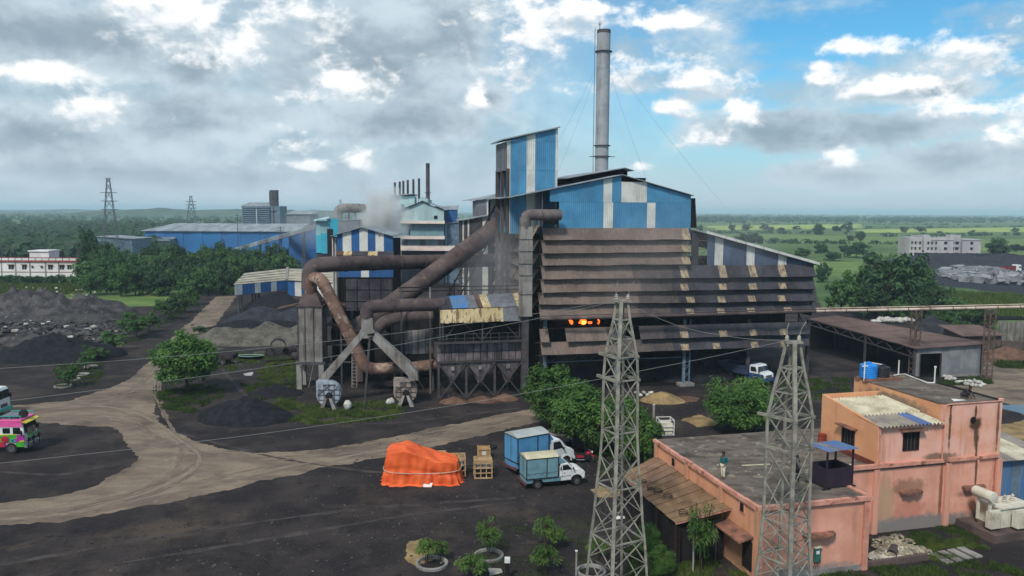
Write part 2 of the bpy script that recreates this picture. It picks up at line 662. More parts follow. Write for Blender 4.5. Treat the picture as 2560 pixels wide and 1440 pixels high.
def rut(pp, w, m, z):                            # a wheel track pressed into the dirt, following the road
    P = fillet(pxs(*pp), 6, 10)
    L_, R_ = [], []
    n_ = len(P)
    for i in range(n_):
        d = (P[min(i + 1, n_ - 1)] - P[max(i - 1, 0)]).normalized()
        s_ = V((-d.y, d.x, 0)) * w * (.55 + .5 * abs(fbm(i * .5, z * 900, 1)))
        L_.append(P[i] + s_)
        R_.append(P[i] - s_)
    sheet('wheel_rut', L_ + R_[::-1], m, z, .4, .14)


R0 = [[(-60, 1290), (150, 1276), (330, 1236), (440, 1180), (455, 1110), (405, 1030), (390, 960), (420, 890), (490, 820), (555, 745)], [(-60, 1300), (180, 1288), (420, 1230), (640, 1180), (900, 1135), (1300, 1050)],
      [(-60, 1040), (150, 1030), (290, 1000), (370, 950), (420, 880), (500, 800), (560, 745)], [(-60, 1050), (200, 1040), (340, 1060), (440, 1115), (600, 1150), (900, 1125), (1300, 1045)], [(60, 1022), (250, 1010), (370, 1040), (450, 1100), (520, 1150), (400, 1225), (150, 1290)]]
for i, q in enumerate(R0):
    for j, dy in enumerate((-7, 7, 1)):
        rut([(x + (dy if 350 < x < 470 else 0), y + dy * (1.2 if y > 1000 else .4)) for x, y in q], .17 if j < 2 else .26, m_rut if (i + j) % 3 else m_pale, .013 + .0012 * (i * 3 + j))
# tracks over the black yard
for i, q in enumerate(([(-40, 1420), (400, 1340), (900, 1270), (1290, 1245)], [(100, 1440), (600, 1360), (1000, 1290), (1290, 1255)], [(420, 1075), (700, 1150), (1000, 1190), (1250, 1160)], [(0, 1180), (160, 1190), (280, 1160)], [(520, 880), (620, 1000), (900, 1070), (1300, 1020)])):
    rut(q, .35, mat('yard_track', C((78, 71, 68)), C((54, 49, 49)), .95, .6, bump=.05, bscale=4) if i == 0 else MATS['yard_track'], .0125 + .001 * i)
# dirt tracks at the far right
sheet('dirt_track', pxs((2480, 900), (2640, 905), (2640, 1100), (2520, 1010), (2440, 985), (2380, 960)), m_road, .009, 1.0, .7)
coal_store = pxs((2290, 652), (2380, 636), (2560, 640), (2800, 648), (2800, 745), (2560, 738), (2420, 722), (2330, 712))
sheet('coal_store_ground', coal_store, m_coalgrey, .012, 5, 3)
# fields beyond
m_fieldy = mat('bright_field', C((168, 176, 92)), C((120, 142, 72)), .95, .02, (1, 2, 1))
m_fieldg = mat('green_field', C((110, 126, 70)), C((86, 108, 60)), .95, .03, (1, 2, 1), fine=(C((128, 146, 74)), .2, .5))
m_fieldb = mat('dull_field', C((92, 108, 72)), C((70, 92, 58)), .95, .02, (1, 3, 1), fine=(C((110, 120, 80)), .1, .5))
sheet('field', pxs((2140, 574), (2600, 568), (2800, 574), (2800, 582), (2560, 580), (2150, 582)), m_fieldy, .03, 40, 9)
sheet('field', pxs((1800, 585), (2300, 592), (2280, 610), (1850, 606)), m_fieldg, .03, 25, 8)
sheet('field', pxs((2330, 600), (2800, 596), (2800, 640), (2480, 634)), m_fieldg, .03, 15, 5)
sheet('field', pxs((1760, 565), (2150, 560), (2150, 570), (1790, 576)), m_fieldy, .03, 40, 12)
sheet('field', pxs((2330, 728), (2560, 742), (2760, 750), (2760, 800), (2500, 796), (2430, 790), (2380, 760)), m_fieldg, .02, 3, 1.2)
sheet('field', pxs((1980, 655), (2160, 655), (2160, 690), (2040, 690)), m_fieldg, .02, 4, 2)
sheet('field', pxs((-80, 708), (190, 712), (200, 735), (60, 745), (-80, 748)), m_fieldg, .02, 3, 1.5)
sheet('field', pxs((205, 745), (400, 735), (470, 745), (400, 764), (230, 770)), m_fieldg, .02, 3, 1.2)
sheet('field', pxs((490, 722), (585, 722), (585, 735), (490, 735)), m_fieldg, .02, 3, 1.0)


# ------------------------------------------------------------------ low distant hill on the left
def hill(name, cx, cy, rx, ry, h, m, seed):
    b = MB()
    nx, ny = 70, 14
    vs = []
    for j in range(ny + 1):
        for i in range(nx + 1):
            u, v = i / nx * 2 - 1, j / ny * 2 - 1
            x, y = cx + u * rx, cy + v * ry
            f = max(0, 1 - u * u) ** .8 * max(0, 1 - v * v)
            z = h * f * (.8 + .6 * fbm(u * 3 + seed, v * 2, seed)) - .5
            vs.append((x, y, z))
    fs = [(j * (nx + 1) + i, j * (nx + 1) + i + 1, (j + 1) * (nx + 1) + i + 1, (j + 1) * (nx + 1) + i) for j in range(ny) for i in range(nx)]
    return tag(b.add(vs, fs).build(name, m, smooth='all'), kind='structure')


m_hill = mat('hill_scrub', C((70, 88, 70)), C((86, 98, 82)), .95, .012, (1, 1, 3), .42, .6, 7, spots=[(C((60, 76, 52)), .8, .03, .48, .6)])
hill('hill', -640, 1900, 460, 160, 27, m_hill, 1.0)
hill('hill', -1500, 3600, 1400, 200, 20, m_hill, 4.0)


# ------------------------------------------------------------------ heaps
def heap(name, label, cat, c, rx, ry, h, m, rot=0.0, seed=1.0, n=44, rings=16, rough=.25, peaks=((0, 0, 1),), group=None, power=1.0):
    vs, fs = [], []
    cr, sr = math.cos(rot), math.sin(rot)
    for j in range(rings + 1):
        q = j / rings
        for i in range(n):
            t = 2 * PI * i / n
            wob = 1 + .16 * fbm(math.cos(t) * 1.2 + seed, math.sin(t) * 1.2, seed)
            u, v = math.cos(t) * q * wob, math.sin(t) * q * wob
            z = 0
            for (pu, pv, ph) in peaks:
                d = math.hypot(u - pu, v - pv) / (1.05 - .5 * math.hypot(pu, pv))
                z = max(z, ph * max(0, 1 - d ** 1.25) ** power)
            z = min(z, (1 - q) * 3)
            x, y = u * rx, v * ry
            z = h * z * (1 + rough * fbm(x * .5 + seed * 3, y * .5, seed)) + rough * .25 * fbm(x * 1.6, y * 1.6, seed) * (1 if 0 < j < rings else 0)
            if j == rings:
                z = -.06
            vs.append((c[0] + x * cr - y * sr, c[1] + x * sr + y * cr, max(z, -.06)))
    for j in range(rings):
        for i in range(n):
            a, b = j * n + i, j * n + (i + 1) % n
            fs.append((a, b, b + n, a + n))
    o = MB().add(vs, fs).build(name, m, smooth='all', origin=(c[0], c[1], 0))
    return tag(o, label, cat, group)


def rocks(b, poly, n, smin, smax, flat=.5, zf=None, seed=3):     # loose angular stones inside a polygon
    r = random.Random(seed)
    xs, ys = [p[0] for p in poly], [p[1] for p in poly]
    k = 0
    while k < n:
        x, y = r.uniform(min(xs), max(xs)), r.uniform(min(ys), max(ys))
        if not inpoly(x, y, poly):
            continue
        k += 1
        s = smin + (smax - smin) * r.random() ** 2.5
        z = zf(x, y) if zf else 0
        M_ = Matrix.Translation((x, y, z + s * .12)) @ Matrix.Rotation(r.uniform(0, 6.28), 4, 'Z') @ Matrix.Rotation(r.gauss(0, .35), 4, 'X')
        pts = []
        for (sx, sy, sz) in ((-1, -1, -1), (1, -1, -1), (1, 1, -1), (-1, 1, -1), (-1, -1, 1), (1, -1, 1), (1, 1, 1), (-1, 1, 1)):
            pts.append(M_ @ V((sx * s * r.uniform(.3, .62), sy * s * r.uniform(.25, .5), sz * s * flat * r.uniform(.25, .5))))
        b.hexa(pts[:4], pts[4:])


def gz(pxc, pyc, py_top):                        # height of a heap whose centre is on the ground at one pixel and whose top is at another
    p = G(pxc, pyc)
    return p, AY(pxc, py_top, p.y).z


# left: slag tip and rubble
p, h = gz(110, 790, 724)
heap('slag_heap', 'big dark slag heap at the left edge in front of the white house', 'heap', p, 19, 11, h * .92, m_slag, .1, 1.3, rough=.55, peaks=((-.15, 0, 1), (.35, .1, .72), (-.6, 0, .6)))
p, h = gz(220, 800, 758)
heap('slag_heap', 'low grey slag heap right of the biggest slag heap', 'heap', p, 9, 6, h * .8, m_slag, .2, 2.3, rough=.4, peaks=((0, 0, 1), (.5, 0, .5)))
p, h = gz(150, 892, 838)
heap('coal_heap', 'black coal heap in front of the slag rubble at left', 'heap', p, 9.5, 6, h, m_coal, .15, 3.1, rough=.3, peaks=((-.1, .1, 1), (.45, -.1, .6)))
p, h = gz(75, 860, 828)
heap('slag_heap', 'small grey slag mound at left between two black heaps', 'heap', p, 7, 4, h * .8, m_slag, .1, 4.4, rough=.4)
b = MB()
rub = pxs((-60, 800), (240, 790), (380, 800), (300, 850), (250, 868), (120, 858), (-60, 905))
rocks(b, rub, 2200, .2, 1.3, .45, lambda x, y: .15 + .35 * max(0, fbm(x * .2, y * .2)))
tag(b.build('slag_rubble', m_slag), 'grey slag rubble strewn across the ground at left', kind='stuff')
b = MB()
rocks(b, rub, 70, .3, 1.1, .5, lambda x, y: .3 + .35 * max(0, fbm(x * .2, y * .2)), 9)
rocks(b, pxs((30, 738), (250, 748), (230, 790), (30, 790)), 40, .3, .9, .6, lambda x, y: 2.2, 12)
tag(b.build('pale_rubble', m_stone_pale), 'pale broken stones among the slag at left', kind='stuff')
# coal under and before the blue store shed
p, h = gz(690, 792, 738)
heap('coal_heap', 'tall black coal heap under the blue and white store shed', 'heap', p, 10.5, 8, h * 1.15, m_coal, .1, 5.2, rough=.12, peaks=((0, .2, 1), (.6, .2, .8)))
p, h = gz(655, 805, 765)
heap('coal_heap', 'rounded grey coal heap in front of the tall black heap', 'heap', p, 7.5, 5.5, h, m_coalgrey, .0, 6.1, rough=.12)
p, h = gz(735, 806, 768)
heap('coal_heap', 'grey coal heap close behind the rusty silo', 'heap', p, 6.5, 5, h, m_coalgrey, .0, 7.7, rough=.12)
p, h = gz(640, 824, 798)
heap('coal_heap', 'long low black coal bank along the gravel', 'heap', p, 9.5, 4.6, h, m_coal, .28, 8.8, rough=.15, peaks=((-.2, 0, 1), (.35, 0, .9)))
p, h = gz(640, 854, 812)
heap('gravel_heap', 'long grey brown gravel heap before the coal banks', 'heap', p, 11.5, 5.2, h, m_ore, .05, 9.9, rough=.3, peaks=((-.35, 0, .85), (.2, .1, 1), (.6, 0, 1)))
p, h = gz(612, 1046, 992)
heap('coal_heap', 'black coal heap on the ground between round tree and fan', 'heap', p, 5.4, 3.4, h, m_coal, -.1, 3.9, rough=.25)
p, h = gz(690, 985, 962)
heap('coal_heap', 'small black coal heap left of the rusty silo legs', 'heap', p, 3.4, 2.2, h, m_coal, .1, 6.6, rough=.3)
# sand, dust
p, h = gz(1655, 1003, 976)
heap('sand_heap', 'yellow sand heap beside the hall column', 'heap', p, 2.6, 1.7, h, m_sand, 0, 2.2, rough=.2)
sheet('sand_spill', pxs((1600, 1002), (1640, 992), (1720, 990), (1755, 996), (1740, 1004), (1650, 1008)), m_dust, .012, .5, .3)
sheet('sand_spill', pxs((1700, 1050), (1745, 1036), (1775, 1045), (1790, 1062), (1745, 1068)), m_sand, .012, .4, .3)
sheet('sand_spill', pxs((1022, 1352), (1060, 1345), (1085, 1365), (1090, 1400), (1040, 1420), (1015, 1395)), m_sand, .012, .3, .25)
sheet('sand_spill', pxs((1480, 1225), (1500, 1216), (1545, 1222), (1560, 1240), (1500, 1245)), m_sand, .012, .3, .2)
sheet('sand_spill', pxs((2505, 1062), (2600, 1045), (2640, 1130), (2540, 1135), (2505, 1100)), m_sand, .014, .5, .4)
for i, (a, b_, n_) in enumerate(((1135, 1006, 'left'), (1205, 1003, 'middle'), (1262, 998, 'right'))):
    p, h = gz(a, b_, b_ - 18)
    heap('dust_heap', 'brown dust cone under the %s hopper of the bag filter' % n_, 'heap', p, 1.75, 1.15, h * .8, m_dust, 0, i + 1.5, rough=.12, n=28, rings=8, group='dust cones under the hoppers')
p, h = gz(1640, 975, 935)
heap('coal_heap', 'black coal heap in the shade under the furnace hall', 'heap', p + V((6, 9, 0)), 8, 5, 3.2, m_coal, .2, 2.8, rough=.2)
# coal store at far right
p, h = gz(2540, 668, 643)
heap('coal_heap', 'broad dark coal heap behind the white cabbed dump truck', 'heap', p + V((-8, 12, 0)), 42, 14, h * 1.25, m_coalgrey, 0, 5.5, rough=.15, peaks=((-.3, 0, 1), (.3, 0, .95), (.75, 0, .8)))
p, h = gz(2335, 672, 647)
heap('coal_heap', 'grey coal heap behind the big leafy tree at right', 'heap', p, 14, 8, h, m_coalgrey, 0, 6.5, rough=.12)
b = MB()
rocks(b, pxs((2335, 690), (2400, 676), (2600, 690), (2640, 716), (2500, 712), (2400, 704)), 420, .9, 4.2, .6, lambda x, y: .5 + .6 * max(0, fbm(x * .08, y * .08)), 21)
tag(b.build('pale_rubble', mat('rubble_grey', C((150, 150, 152)), C((104, 104, 108)), .9, .15, rand=.1)), 'long pale bank of broken slag in the far coal store', kind='stuff')
# puddles
for pp in (((2502, 1012), (2570, 1010), (2640, 1018), (2640, 1040), (2560, 1036), (2502, 1022)), ((584, 903), (622, 899), (618, 909), (590, 912)),
           ((633, 880), (665, 877), (662, 884), (640, 886)), ((608, 934), (634, 930), (630, 940), (612, 940)), ((540, 868), (566, 872), (540, 876)), ((2400, 700), (2560, 718), (2620, 722), (2540, 716))):
    sheet('puddle', pxs(*pp), m_water, .016, .6, .25)
# ------------------------------------------------------------------ sheet metal, steel and plaster
SOOT = C((40, 36, 36))
m_blue = mat('blue_sheet', C((78, 140, 176)), C((64, 122, 158)), .55, .35, streak=[(C((86, 118, 140)), .5, 1.6, .5, .75), (C((44, 70, 96)), .5, .8, .55, .8)], corr=('X', .25, .03), rand=.08)
m_blue2 = mat('deep_blue_sheet', C((46, 96, 150)), C((40, 82, 132)), .55, .35, streak=[(C((66, 90, 130)), .5, 1.6, .5, .75)], corr=('X', .25, .03), rand=.06)
m_white = mat('white_sheet', C((214, 212, 204)), C((190, 188, 182)), .6, .5, streak=[(C((140, 128, 112)), .6, 2.2, .52, .72)], corr=('X', .25, .03), rand=.04)
m_louvb = mat('brown_dusty_sheet', C((126, 109, 100)), C((102, 90, 84)), .85, .3, streak=[(C((92, 82, 80)), .5, 1.2, .5, .75), (C((150, 128, 112)), .4, 3, .5, .7)], corr=('X', .2, .035), rand=.06)
m_louvd = mat('slate_sooty_sheet', C((74, 73, 79)), C((58, 57, 62)), .8, .3, streak=[(C((52, 50, 54)), .6, 1.2, .5, .75), (C((108, 100, 94)), .4, 3, .55, .7)], corr=('X', .2, .035), rand=.08)
m_louvm = mat('brown_slate_sheet', C((98, 87, 83)), C((78, 72, 72)), .85, .3, streak=[(C((72, 66, 66)), .6, 1.2, .5, .75), (C((124, 110, 100)), .4, 3, .5, .7)], corr=('X', .2, .035), rand=.07)
m_tan = mat('tan_translucent_sheet', C((176, 156, 126)), C((146, 128, 106)), .7, .6, streak=[(C((98, 84, 72)), .85, 2.6, .42, .62)], corr=('X', .2, .035), rand=.08)
m_roofm = mat('roof_sheet', C((150, 156, 160)), C((118, 124, 130)), .6, .3, (1, .3, 1), spots=(C((92, 90, 90)), .5, .6, .52, .7), corr=('Y', .3, .04))
m_steel = mat('dark_steel', C((80, 76, 78)), C((60, 57, 59)), .7, 1.2, spots=(C((92, 66, 52)), .6, 1.5, .52, .68))
m_soot = mat('sooty_steel', C((44, 40, 40)), C((32, 30, 31)), .9, .8, spots=(C((66, 54, 48)), .5, 1.2, .55, .7))
m_sootshade = mat('sooty_shade_sheet', C((30, 28, 29)), C((20, 19, 20)), .9, .3, corr=('X', .3, .03))  # soot black, deepened to stand in for shade indoors
m_rust = mat('rusty_pipe', C((94, 82, 81)), C((72, 63, 64)), .85, .5, spots=[(C((136, 112, 98)), .6, .9, .54, .7), (C((54, 46, 46)), .7, .35, .5, .68)], fine=(C((112, 90, 80)), 4, .4), bump=.02, bscale=5)
m_rustl = mat('pale_rusty_pipe', C((132, 104, 90)), C((98, 76, 68)), .85, .6, spots=[(C((176, 158, 140)), .8, .7, .52, .62), (C((66, 54, 52)), .6, .5, .54, .68)], bump=.02, bscale=5)
m_grime = mat('grimy_grey_duct', C((148, 143, 137)), C((120, 115, 111)), .8, .5, streak=[(C((82, 64, 54)), .7, 1.6, .5, .68)], spots=(C((70, 62, 58)), .5, .8, .55, .7))
m_conc = mat('concrete', C((150, 146, 140)), C((122, 118, 114)), .9, .6, streak=(C((92, 88, 84)), .5), bump=.01)
m_bluesteel = mat('blue_grey_steel', C((104, 124, 140)), C((84, 98, 112)), .6, 1.0, spots=(C((88, 72, 62)), .5, 1.2, .55, .7))
m_fire = mat('fire', (1, .2, .03, 1), None, .9, emit=((1, .14, .02, 1), 2.2))
m_firey = mat('fire_core', (1, .4, .08, 1), None, .9, emit=((1, .36, .05, 1), 3.5))

# ------------------------------------------------------------------ the furnace hall
FH = Frame((3.55, 93.38, 0), math.atan2(8.27, 34.37))
hall = thing('furnace_hall', 'huge blue gabled furnace hall with rows of brown and slate louvre sheets', 'building', FH.o, FH.a)
xL, xM, xR = 0.0, FH.fr(1728, 560).x, FH.fr(2036, 760).x
DEP = 30.0


def quadsheet(name, q, t, m, parent):            # thin sheet from four local corners
    return MB().slab(q, t).build(name, m, parent)


def roof_z(x, pts):
    for (a, b) in zip(pts[:-1], pts[1:]):
        if a[0] <= x <= b[0]:
            return a[1] + (b[1] - a[1]) * (x - a[0]) / (b[0] - a[0])
    return pts[0][1] if x < pts[0][0] else pts[-1][1]


e0, rg, e1 = FH.fr(1270, 494), FH.fr(1553, 437), FH.fr(1731, 489)
prof = [(e0.x, e0.z), (rg.x, rg.z), (e1.x, e1.z)]
# main roof: two slopes as sheets of steel side by side
for side, (a, b) in enumerate(((prof[0], prof[1]), (prof[1], prof[2]))):
    ny = 10
    for k in range(ny):
        y0, y1 = -.5 + k * (DEP + .8) / ny, -.5 + (k + 1) * (DEP + .8) / ny + .06
        dz = .0 if k % 2 else .03
        MB().slab([(a[0], y0, a[1] + dz), (b[0], y0, b[1] + dz), (b[0], y1, b[1] + dz), (a[0], y1, a[1] + dz)], .07, (0, 0, 1)).build('roof_sheet', m_roofm, hall)
# ridge monitor
rm = [FH.fr(1400, 447, 6), FH.fr(1545, 421, 6), FH.fr(1567, 428, 6)]
rb = FH.fr(1560, 450, 6)
MB().prism([(rm[0].x + 1.5, rm[0].z - 1.2), (rm[0].x + 1.5, rm[0].z - .1), (rm[1].x, rm[1].z - .1), (rm[2].x - .3, rm[2].z - .1), (rm[2].x - .3, rb.z - .5)], 5.0, DEP - 2).build('ridge_monitor', m_sootshade, hall)
for a, b in ((rm[0], rm[1]), (rm[1], rm[2])):
    MB().slab([(a.x, 3.6, a.z), (b.x + .02, 3.6, b.z), (b.x + .02, DEP - 1, b.z), (a.x, DEP - 1, a.z)], .08, (0, 0, 1)).build('monitor_roof', m_roofm, hall)
# shell: back, right and left walls, all dark inside
MB().box(-.2, xM, DEP, DEP + .15, 0, prof[0][1]).build('wall', m_sootshade, hall)
MB().box(xM, xR, DEP - 6, DEP - 5.85, 0, FH.fr(2036, 665).z).build('wall', m_sootshade, hall)
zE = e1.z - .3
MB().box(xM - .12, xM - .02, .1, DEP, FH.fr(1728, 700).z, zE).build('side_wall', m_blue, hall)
MB().prism([(xM + .3, zE - .4), (xM + .35, zE), (FH.fr(1740, 570).x, FH.fr(1740, 570).z)], -.2, DEP, 'y').build('eave_flashing', m_sootshade, hall)
MB().box(xR - .15, xR - .05, .4, DEP - 6, FH.fr(2036, 790).z, FH.fr(2036, 662).z).build('side_wall', m_sootshade, hall)
MB().box(.2, xR - .3, 6.0, 6.2, 5.0, FH.fr(1500, 800).z - .2).build('furnace_platform', m_sootshade, hall)
MB().box(-.5, xR, DEP * .55, DEP * .55 + .2, 0, 9).build('inner_wall', m_sootshade, hall)
# left side wall: upper striped sheets and hanging louvre flaps
ztop = prof[0][1] + (0 - prof[0][0]) * (prof[1][1] - prof[0][1]) / (prof[1][0] - prof[0][0]) - .15
zs = FH.sd(1300, 560, 0).z
for k in range(22):
    y0, y1 = .15 + k * 1.35, .15 + (k + 1) * 1.35 - .03
    MB().box(-.08, 0, y0, y1, zs - .2, ztop).build('wall_sheet', m_white if k in (2, 5, 9, 13, 17) else m_bluesteel, hall)
for r in range(6):
    zt = zs - r * 1.75
    for k in range(7):
        y0, y1 = 1.2 + k * 3.1, 1.2 + (k + 1) * 3.1 - .08
        j = random.uniform(-.25, .25)
        quadsheet('louvre_sheet', [(-.1, y0, zt), (-1.0 + j, y0, zt - 1.75), (-1.0 + j * .5, y1, zt - 1.75 + j), (-.1, y1, zt)], .04, m_tan if (r == 0 and k < 3) else m_louvb, hall)
for k in range(6):
    boxobj('column', -.15, .2, .3 + k * 5.8, .65 + k * 5.8, 0, ztop, m_soot, hall)
    barobj('brace', (-.12, .5 + k * 5.2, 1 + (k % 2) * 8), (-.12, 5 + k * 5.2, 9 - (k % 2) * 8), .14, m_soot, hall)

# upper front wall, two tiers of vertical sheets
xa, xb = FH.fr(1374, 540).x, FH.fr(1726, 540).x
n = 16
zt0 = FH.fr(1500, 572).z
zmid = FH.fr(1560, 506).z
pxof = lambda x, z, y=0: None
white_low = [(1508, 1532), (1617, 1638)]
white_up = [(1508, 1530), (1552, 1617)]


def px_x(p, py): return FH.fr(p, py).x


def wall_strip(edges, zlo, zhi_f, mats, name='wall_sheet', y=-.02):
    for (x0, x1, m, yy) in edges:
        z0, z1 = zhi_f(x0), zhi_f(x1)
        MB().hexa([(x0, yy, zlo), (x1, yy, zlo), (x1, yy + .06, zlo), (x0, yy + .06, zlo)], [(x0, yy, z0), (x1, yy, z1), (x1, yy + .06, z1), (x0, yy + .06, z0)]).build(name, m, hall)


def strips(x0, x1, whites, mb, mw, w=1.05):
    xs = sorted(set([x0, x1] + [v for ab in whites for v in ab]))
    out = []
    for a, b in zip(xs[:-1], xs[1:]):
        isw = any(abs(a - p) < 1e-3 for p, q in whites)
        k = max(1, round((b - a) / w))
        for i in range(k):
            out.append((a + (b - a) * i / k + .01, a + (b - a) * (i + 1) / k, mw if isw else mb, -.03 - .02 * (i % 2) - (.015 if isw else 0)))
    return out


xlo = FH.fr(1397, 540).x
wall_strip(strips(xlo, xb, [(px_x(a, 540), px_x(b, 540)) for a, b in white_low], m_blue, m_white), zt0, lambda x: zmid - .01, None)
gz_ = lambda x: roof_z(x, prof) - .12
wup = [(px_x(1508, 480), px_x(1530, 480))]
wall_strip(strips(xa, px_x(1553, 480), wup, m_blue, m_white), zmid + .01, gz_, None)
zpan = FH.fr(1585, 455).z
wall_strip(strips(px_x(1553, 480), px_x(1617, 480), [(px_x(1553, 480), px_x(1617, 480))], m_blue, m_white), zmid + .01, lambda x: zpan, None)
wall_strip(strips(px_x(1617, 480), xb, [], m_blue, m_white), zmid + .01, gz_, None)
MB().box(px_x(1553, 480), px_x(1617, 480), .4, .5, zpan - .3, rg.z - .3).build('gable_backing', m_sootshade, hall)
MB().box(xL, xlo, .1, .16, FH.fr(1380, 560).z, FH.fr(1380, 520).z).build('wall_opening_backing', m_sootshade, hall)

# louvre rows
tanx = [FH.fr(p, 740, -.4).x for p in (1632, 1715, 1798, 1878, 1958)]
rows = [(1359, 570, 600, 1727, 570, 599), (1357, 602, 633, 1727, 601, 630), (1357, 635, 664, 1727, 632, 661), (1356, 667, 698, 2041, 661, 691),
        (1355, 699, 731, 2040, 692, 722), (1348, 732, 762, 2038, 723, 752), (1350, 763, 794, 2035, 753, 781), (1352, 822, 856, 2024, 804, 835), (1355, 856, 888, 2026, 836, 864)]
OUT = .95
for ri, (xl_, yt, yb, xr_, yt2, yb2) in enumerate(rows):
    tl, bl = FH.fr(xl_, yt, -.1), FH.fr(xl_, yb, -OUT)
    tr, br = FH.fr(xr_, yt2, -.1), FH.fr(xr_, yb2, -OUT)
    k = round((br.x - bl.x) / 1.03)
    sag = [0] * (k + 1)
    for i in range(k + 1):
        sag[i] = .08 * fbm(i * .22, ri * 3.1, 2.0)
    for i in range(k):
        f0, f1 = i / k, (i + 1) / k
        x0, x1 = bl.x + (br.x - bl.x) * f0, bl.x + (br.x - bl.x) * f1
        xc = (x0 + x1) / 2
        ppx = 1355 + (xc / xR) * 680
        if ri == 7 and (1377 < ppx < 1399 or 1516 < ppx < 1592):
            continue
        z0t, z1t = tl.z + (tr.z - tl.z) * f0, tl.z + (tr.z - tl.z) * f1
        z0b, z1b = bl.z + (br.z - bl.z) * f0 + sag[i], bl.z + (br.z - bl.z) * f1 + sag[i + 1]
        ist = any(x0 <= t < x1 for t in tanx)
        if ist and xc > tanx[1] - .6:
            m = m_tan
        elif ri < 3:
            m = m_louvb if xc < xM - .6 else m_tan
        else:
            lim = 11.5 + 1.5 * fbm(ri * 2.2, 0)
            m = m_louvb if xc < lim - (2.5 if ri > 6 else 0) else m_louvm if xc < lim + 5 else m_louvd
        lift = random.uniform(-.03, .03) - .012 * (i % 2) - (.08 if random.random() < .05 else 0)
        B0, B1, T1_, T0_ = V((x0 + .01, -OUT + lift, z0b)), V((x1 + .03, -OUT + lift, z1b)), V((x1 + .03, -.1 + lift, z1t)), V((x0 + .01, -.1 + lift, z0t))
        if m is m_tan and ri > 3:                # a row's translucent sheet shows tan in its lower half, a darker tone above
            MB().slab([B0.lerp(T0_, .5), B1.lerp(T1_, .5), T1_, T0_], .035).build('louvre_sheet', m_louvd if xc > 18 else m_louvm, hall)
            T0_, T1_ = B0.lerp(T0_, .5), B1.lerp(T1_, .5)
        MB().slab([B0, B1, T1_, T0_], .035).build('louvre_sheet', m, hall)
# rails the louvres hang from, and their brackets
for ri, (xl_, yt, yb, xr_, yt2, yb2) in enumerate(rows):
    a, c = FH.fr(xl_, yt, .12), FH.fr(xr_, yt2, .12)
    barobj('rail', a, c, .12, m_soot, hall)
    a, c = FH.fr(xl_ - 14, yb + 1, -.35), FH.fr(xl_ + 10, yb + 1, -.35)
    barobj('rail_end', a, c, .08, m_steel, hall)
# annex front wall with its sloping roof
A0, A1 = FH.fr(1738, 576), FH.fr(2036, 657)
aprof = [(A0.x, A0.z), (A1.x, A1.z)]
zan = FH.fr(1900, 664).z
wall_strip(strips(px_x(1768, 630), px_x(2033, 640), [(px_x(a, 640), px_x(b, 640)) for a, b in ((1786, 1807), (1866, 1886), (1945, 1966))],
                  mat('slate_blue_sheet', C((84, 98, 120)), C((66, 78, 98)), .7, .35, streak=[(C((52, 56, 66)), .5, 1.4, .5, .75)], corr=('X', .25, .03), rand=.07), m_white), zan, lambda x: roof_z(x, aprof) - .1, None)
wall_strip(strips(px_x(1728, 630), px_x(1746, 640), [], m_louvd, m_white), zan, lambda x: roof_z(x, aprof) - .1, None)
MB().slab([(A0.x - .3, -.6, A0.z + .1), (A1.x + .3, -.6, A1.z + .05), (A1.x + .3, DEP - 6, A1.z + .05), (A0.x - .3, DEP - 6, A0.z + .1)], .1, (0, 0, 1)).build('annex_roof', m_roofm, hall)
MB().hexa([(A0.x + 1.2, -.72, A0.z - .35), (A1.x + .32, -.72, A1.z - .25), (A1.x + .32, -.62, A1.z - .25), (A0.x + 1.2, -.62, A0.z - .35)],
          [(A0.x + 1.2, -.72, A0.z - .02), (A1.x + .32, -.72, A1.z + .08), (A1.x + .32, -.62, A1.z + .08), (A0.x + 1.2, -.62, A0.z - .02)]).build('fascia', m_white, hall)
xb0, xb1 = px_x(1746, 620), px_x(1767, 620)
for k in range(4):
    z = zan + k * 1.05
    barobj('bay_rail', (xb0, 0, z), (xb1, 0, z), .08, m_steel, hall)
    barobj('bay_brace', (xb0 if k % 2 else xb1, 0, z), (xb1 if k % 2 else xb0, 0, z + 1.0), .05, m_steel, hall)
# columns and low beams on the open ground floor
for p in (1362, 1540, 1714, 1870, 2018):
    x = FH.fr(p, 900, .2).x
    zt = FH.fr(p, 800).z
    if p == 1714:
        boxobj('column', x - .38, x - .06, .1, .35, .3, zt, m_bluesteel, hall)
        boxobj('column', x + .46, x + .58, .1, .35, .3, zt, m_bluesteel, hall)
        for k in range(9):
            barobj('lacing', (x - .1, .22, .5 + k * .5), (x + .5, .22, .5 + k * .5 + (.5 if k % 2 else 0)), .06, m_bluesteel, hall)
        boxobj('pedestal', x - .9, x + 1.0, -.4, .8, 0, .35, m_conc, hall)
    else:
        boxobj('column', x - .2, x + .2, .1, .45, 0, zt, m_bluesteel if p in (1362, 1540) else m_steel, hall)
for z in (3.4, 4.3):
    barobj('beam', (.2, 1.2, z), (FH.fr(1714, 900).x, 1.2, z), .12, m_bluesteel, hall)
for k in range(8):
    barobj('lattice', (.3 + k * 1.2, 1.2, 3.4 if k % 2 else 4.3), (1.5 + k * 1.2, 1.2, 4.3 if k % 2 else 3.4), .07, m_steel, hall)
for k in range(9):
    x = FH.fr(1420 + k * 72, 810, .5).x
    barobj('post', (x, .5, FH.fr(1500, 860).z), (x, .5, FH.fr(1500, 790).z), .14, m_soot, hall)
    barobj('post_brace', (x, .5, FH.fr(1500, 800).z), (x + .8, .5, FH.fr(1500, 830).z), .08, m_soot, hall)
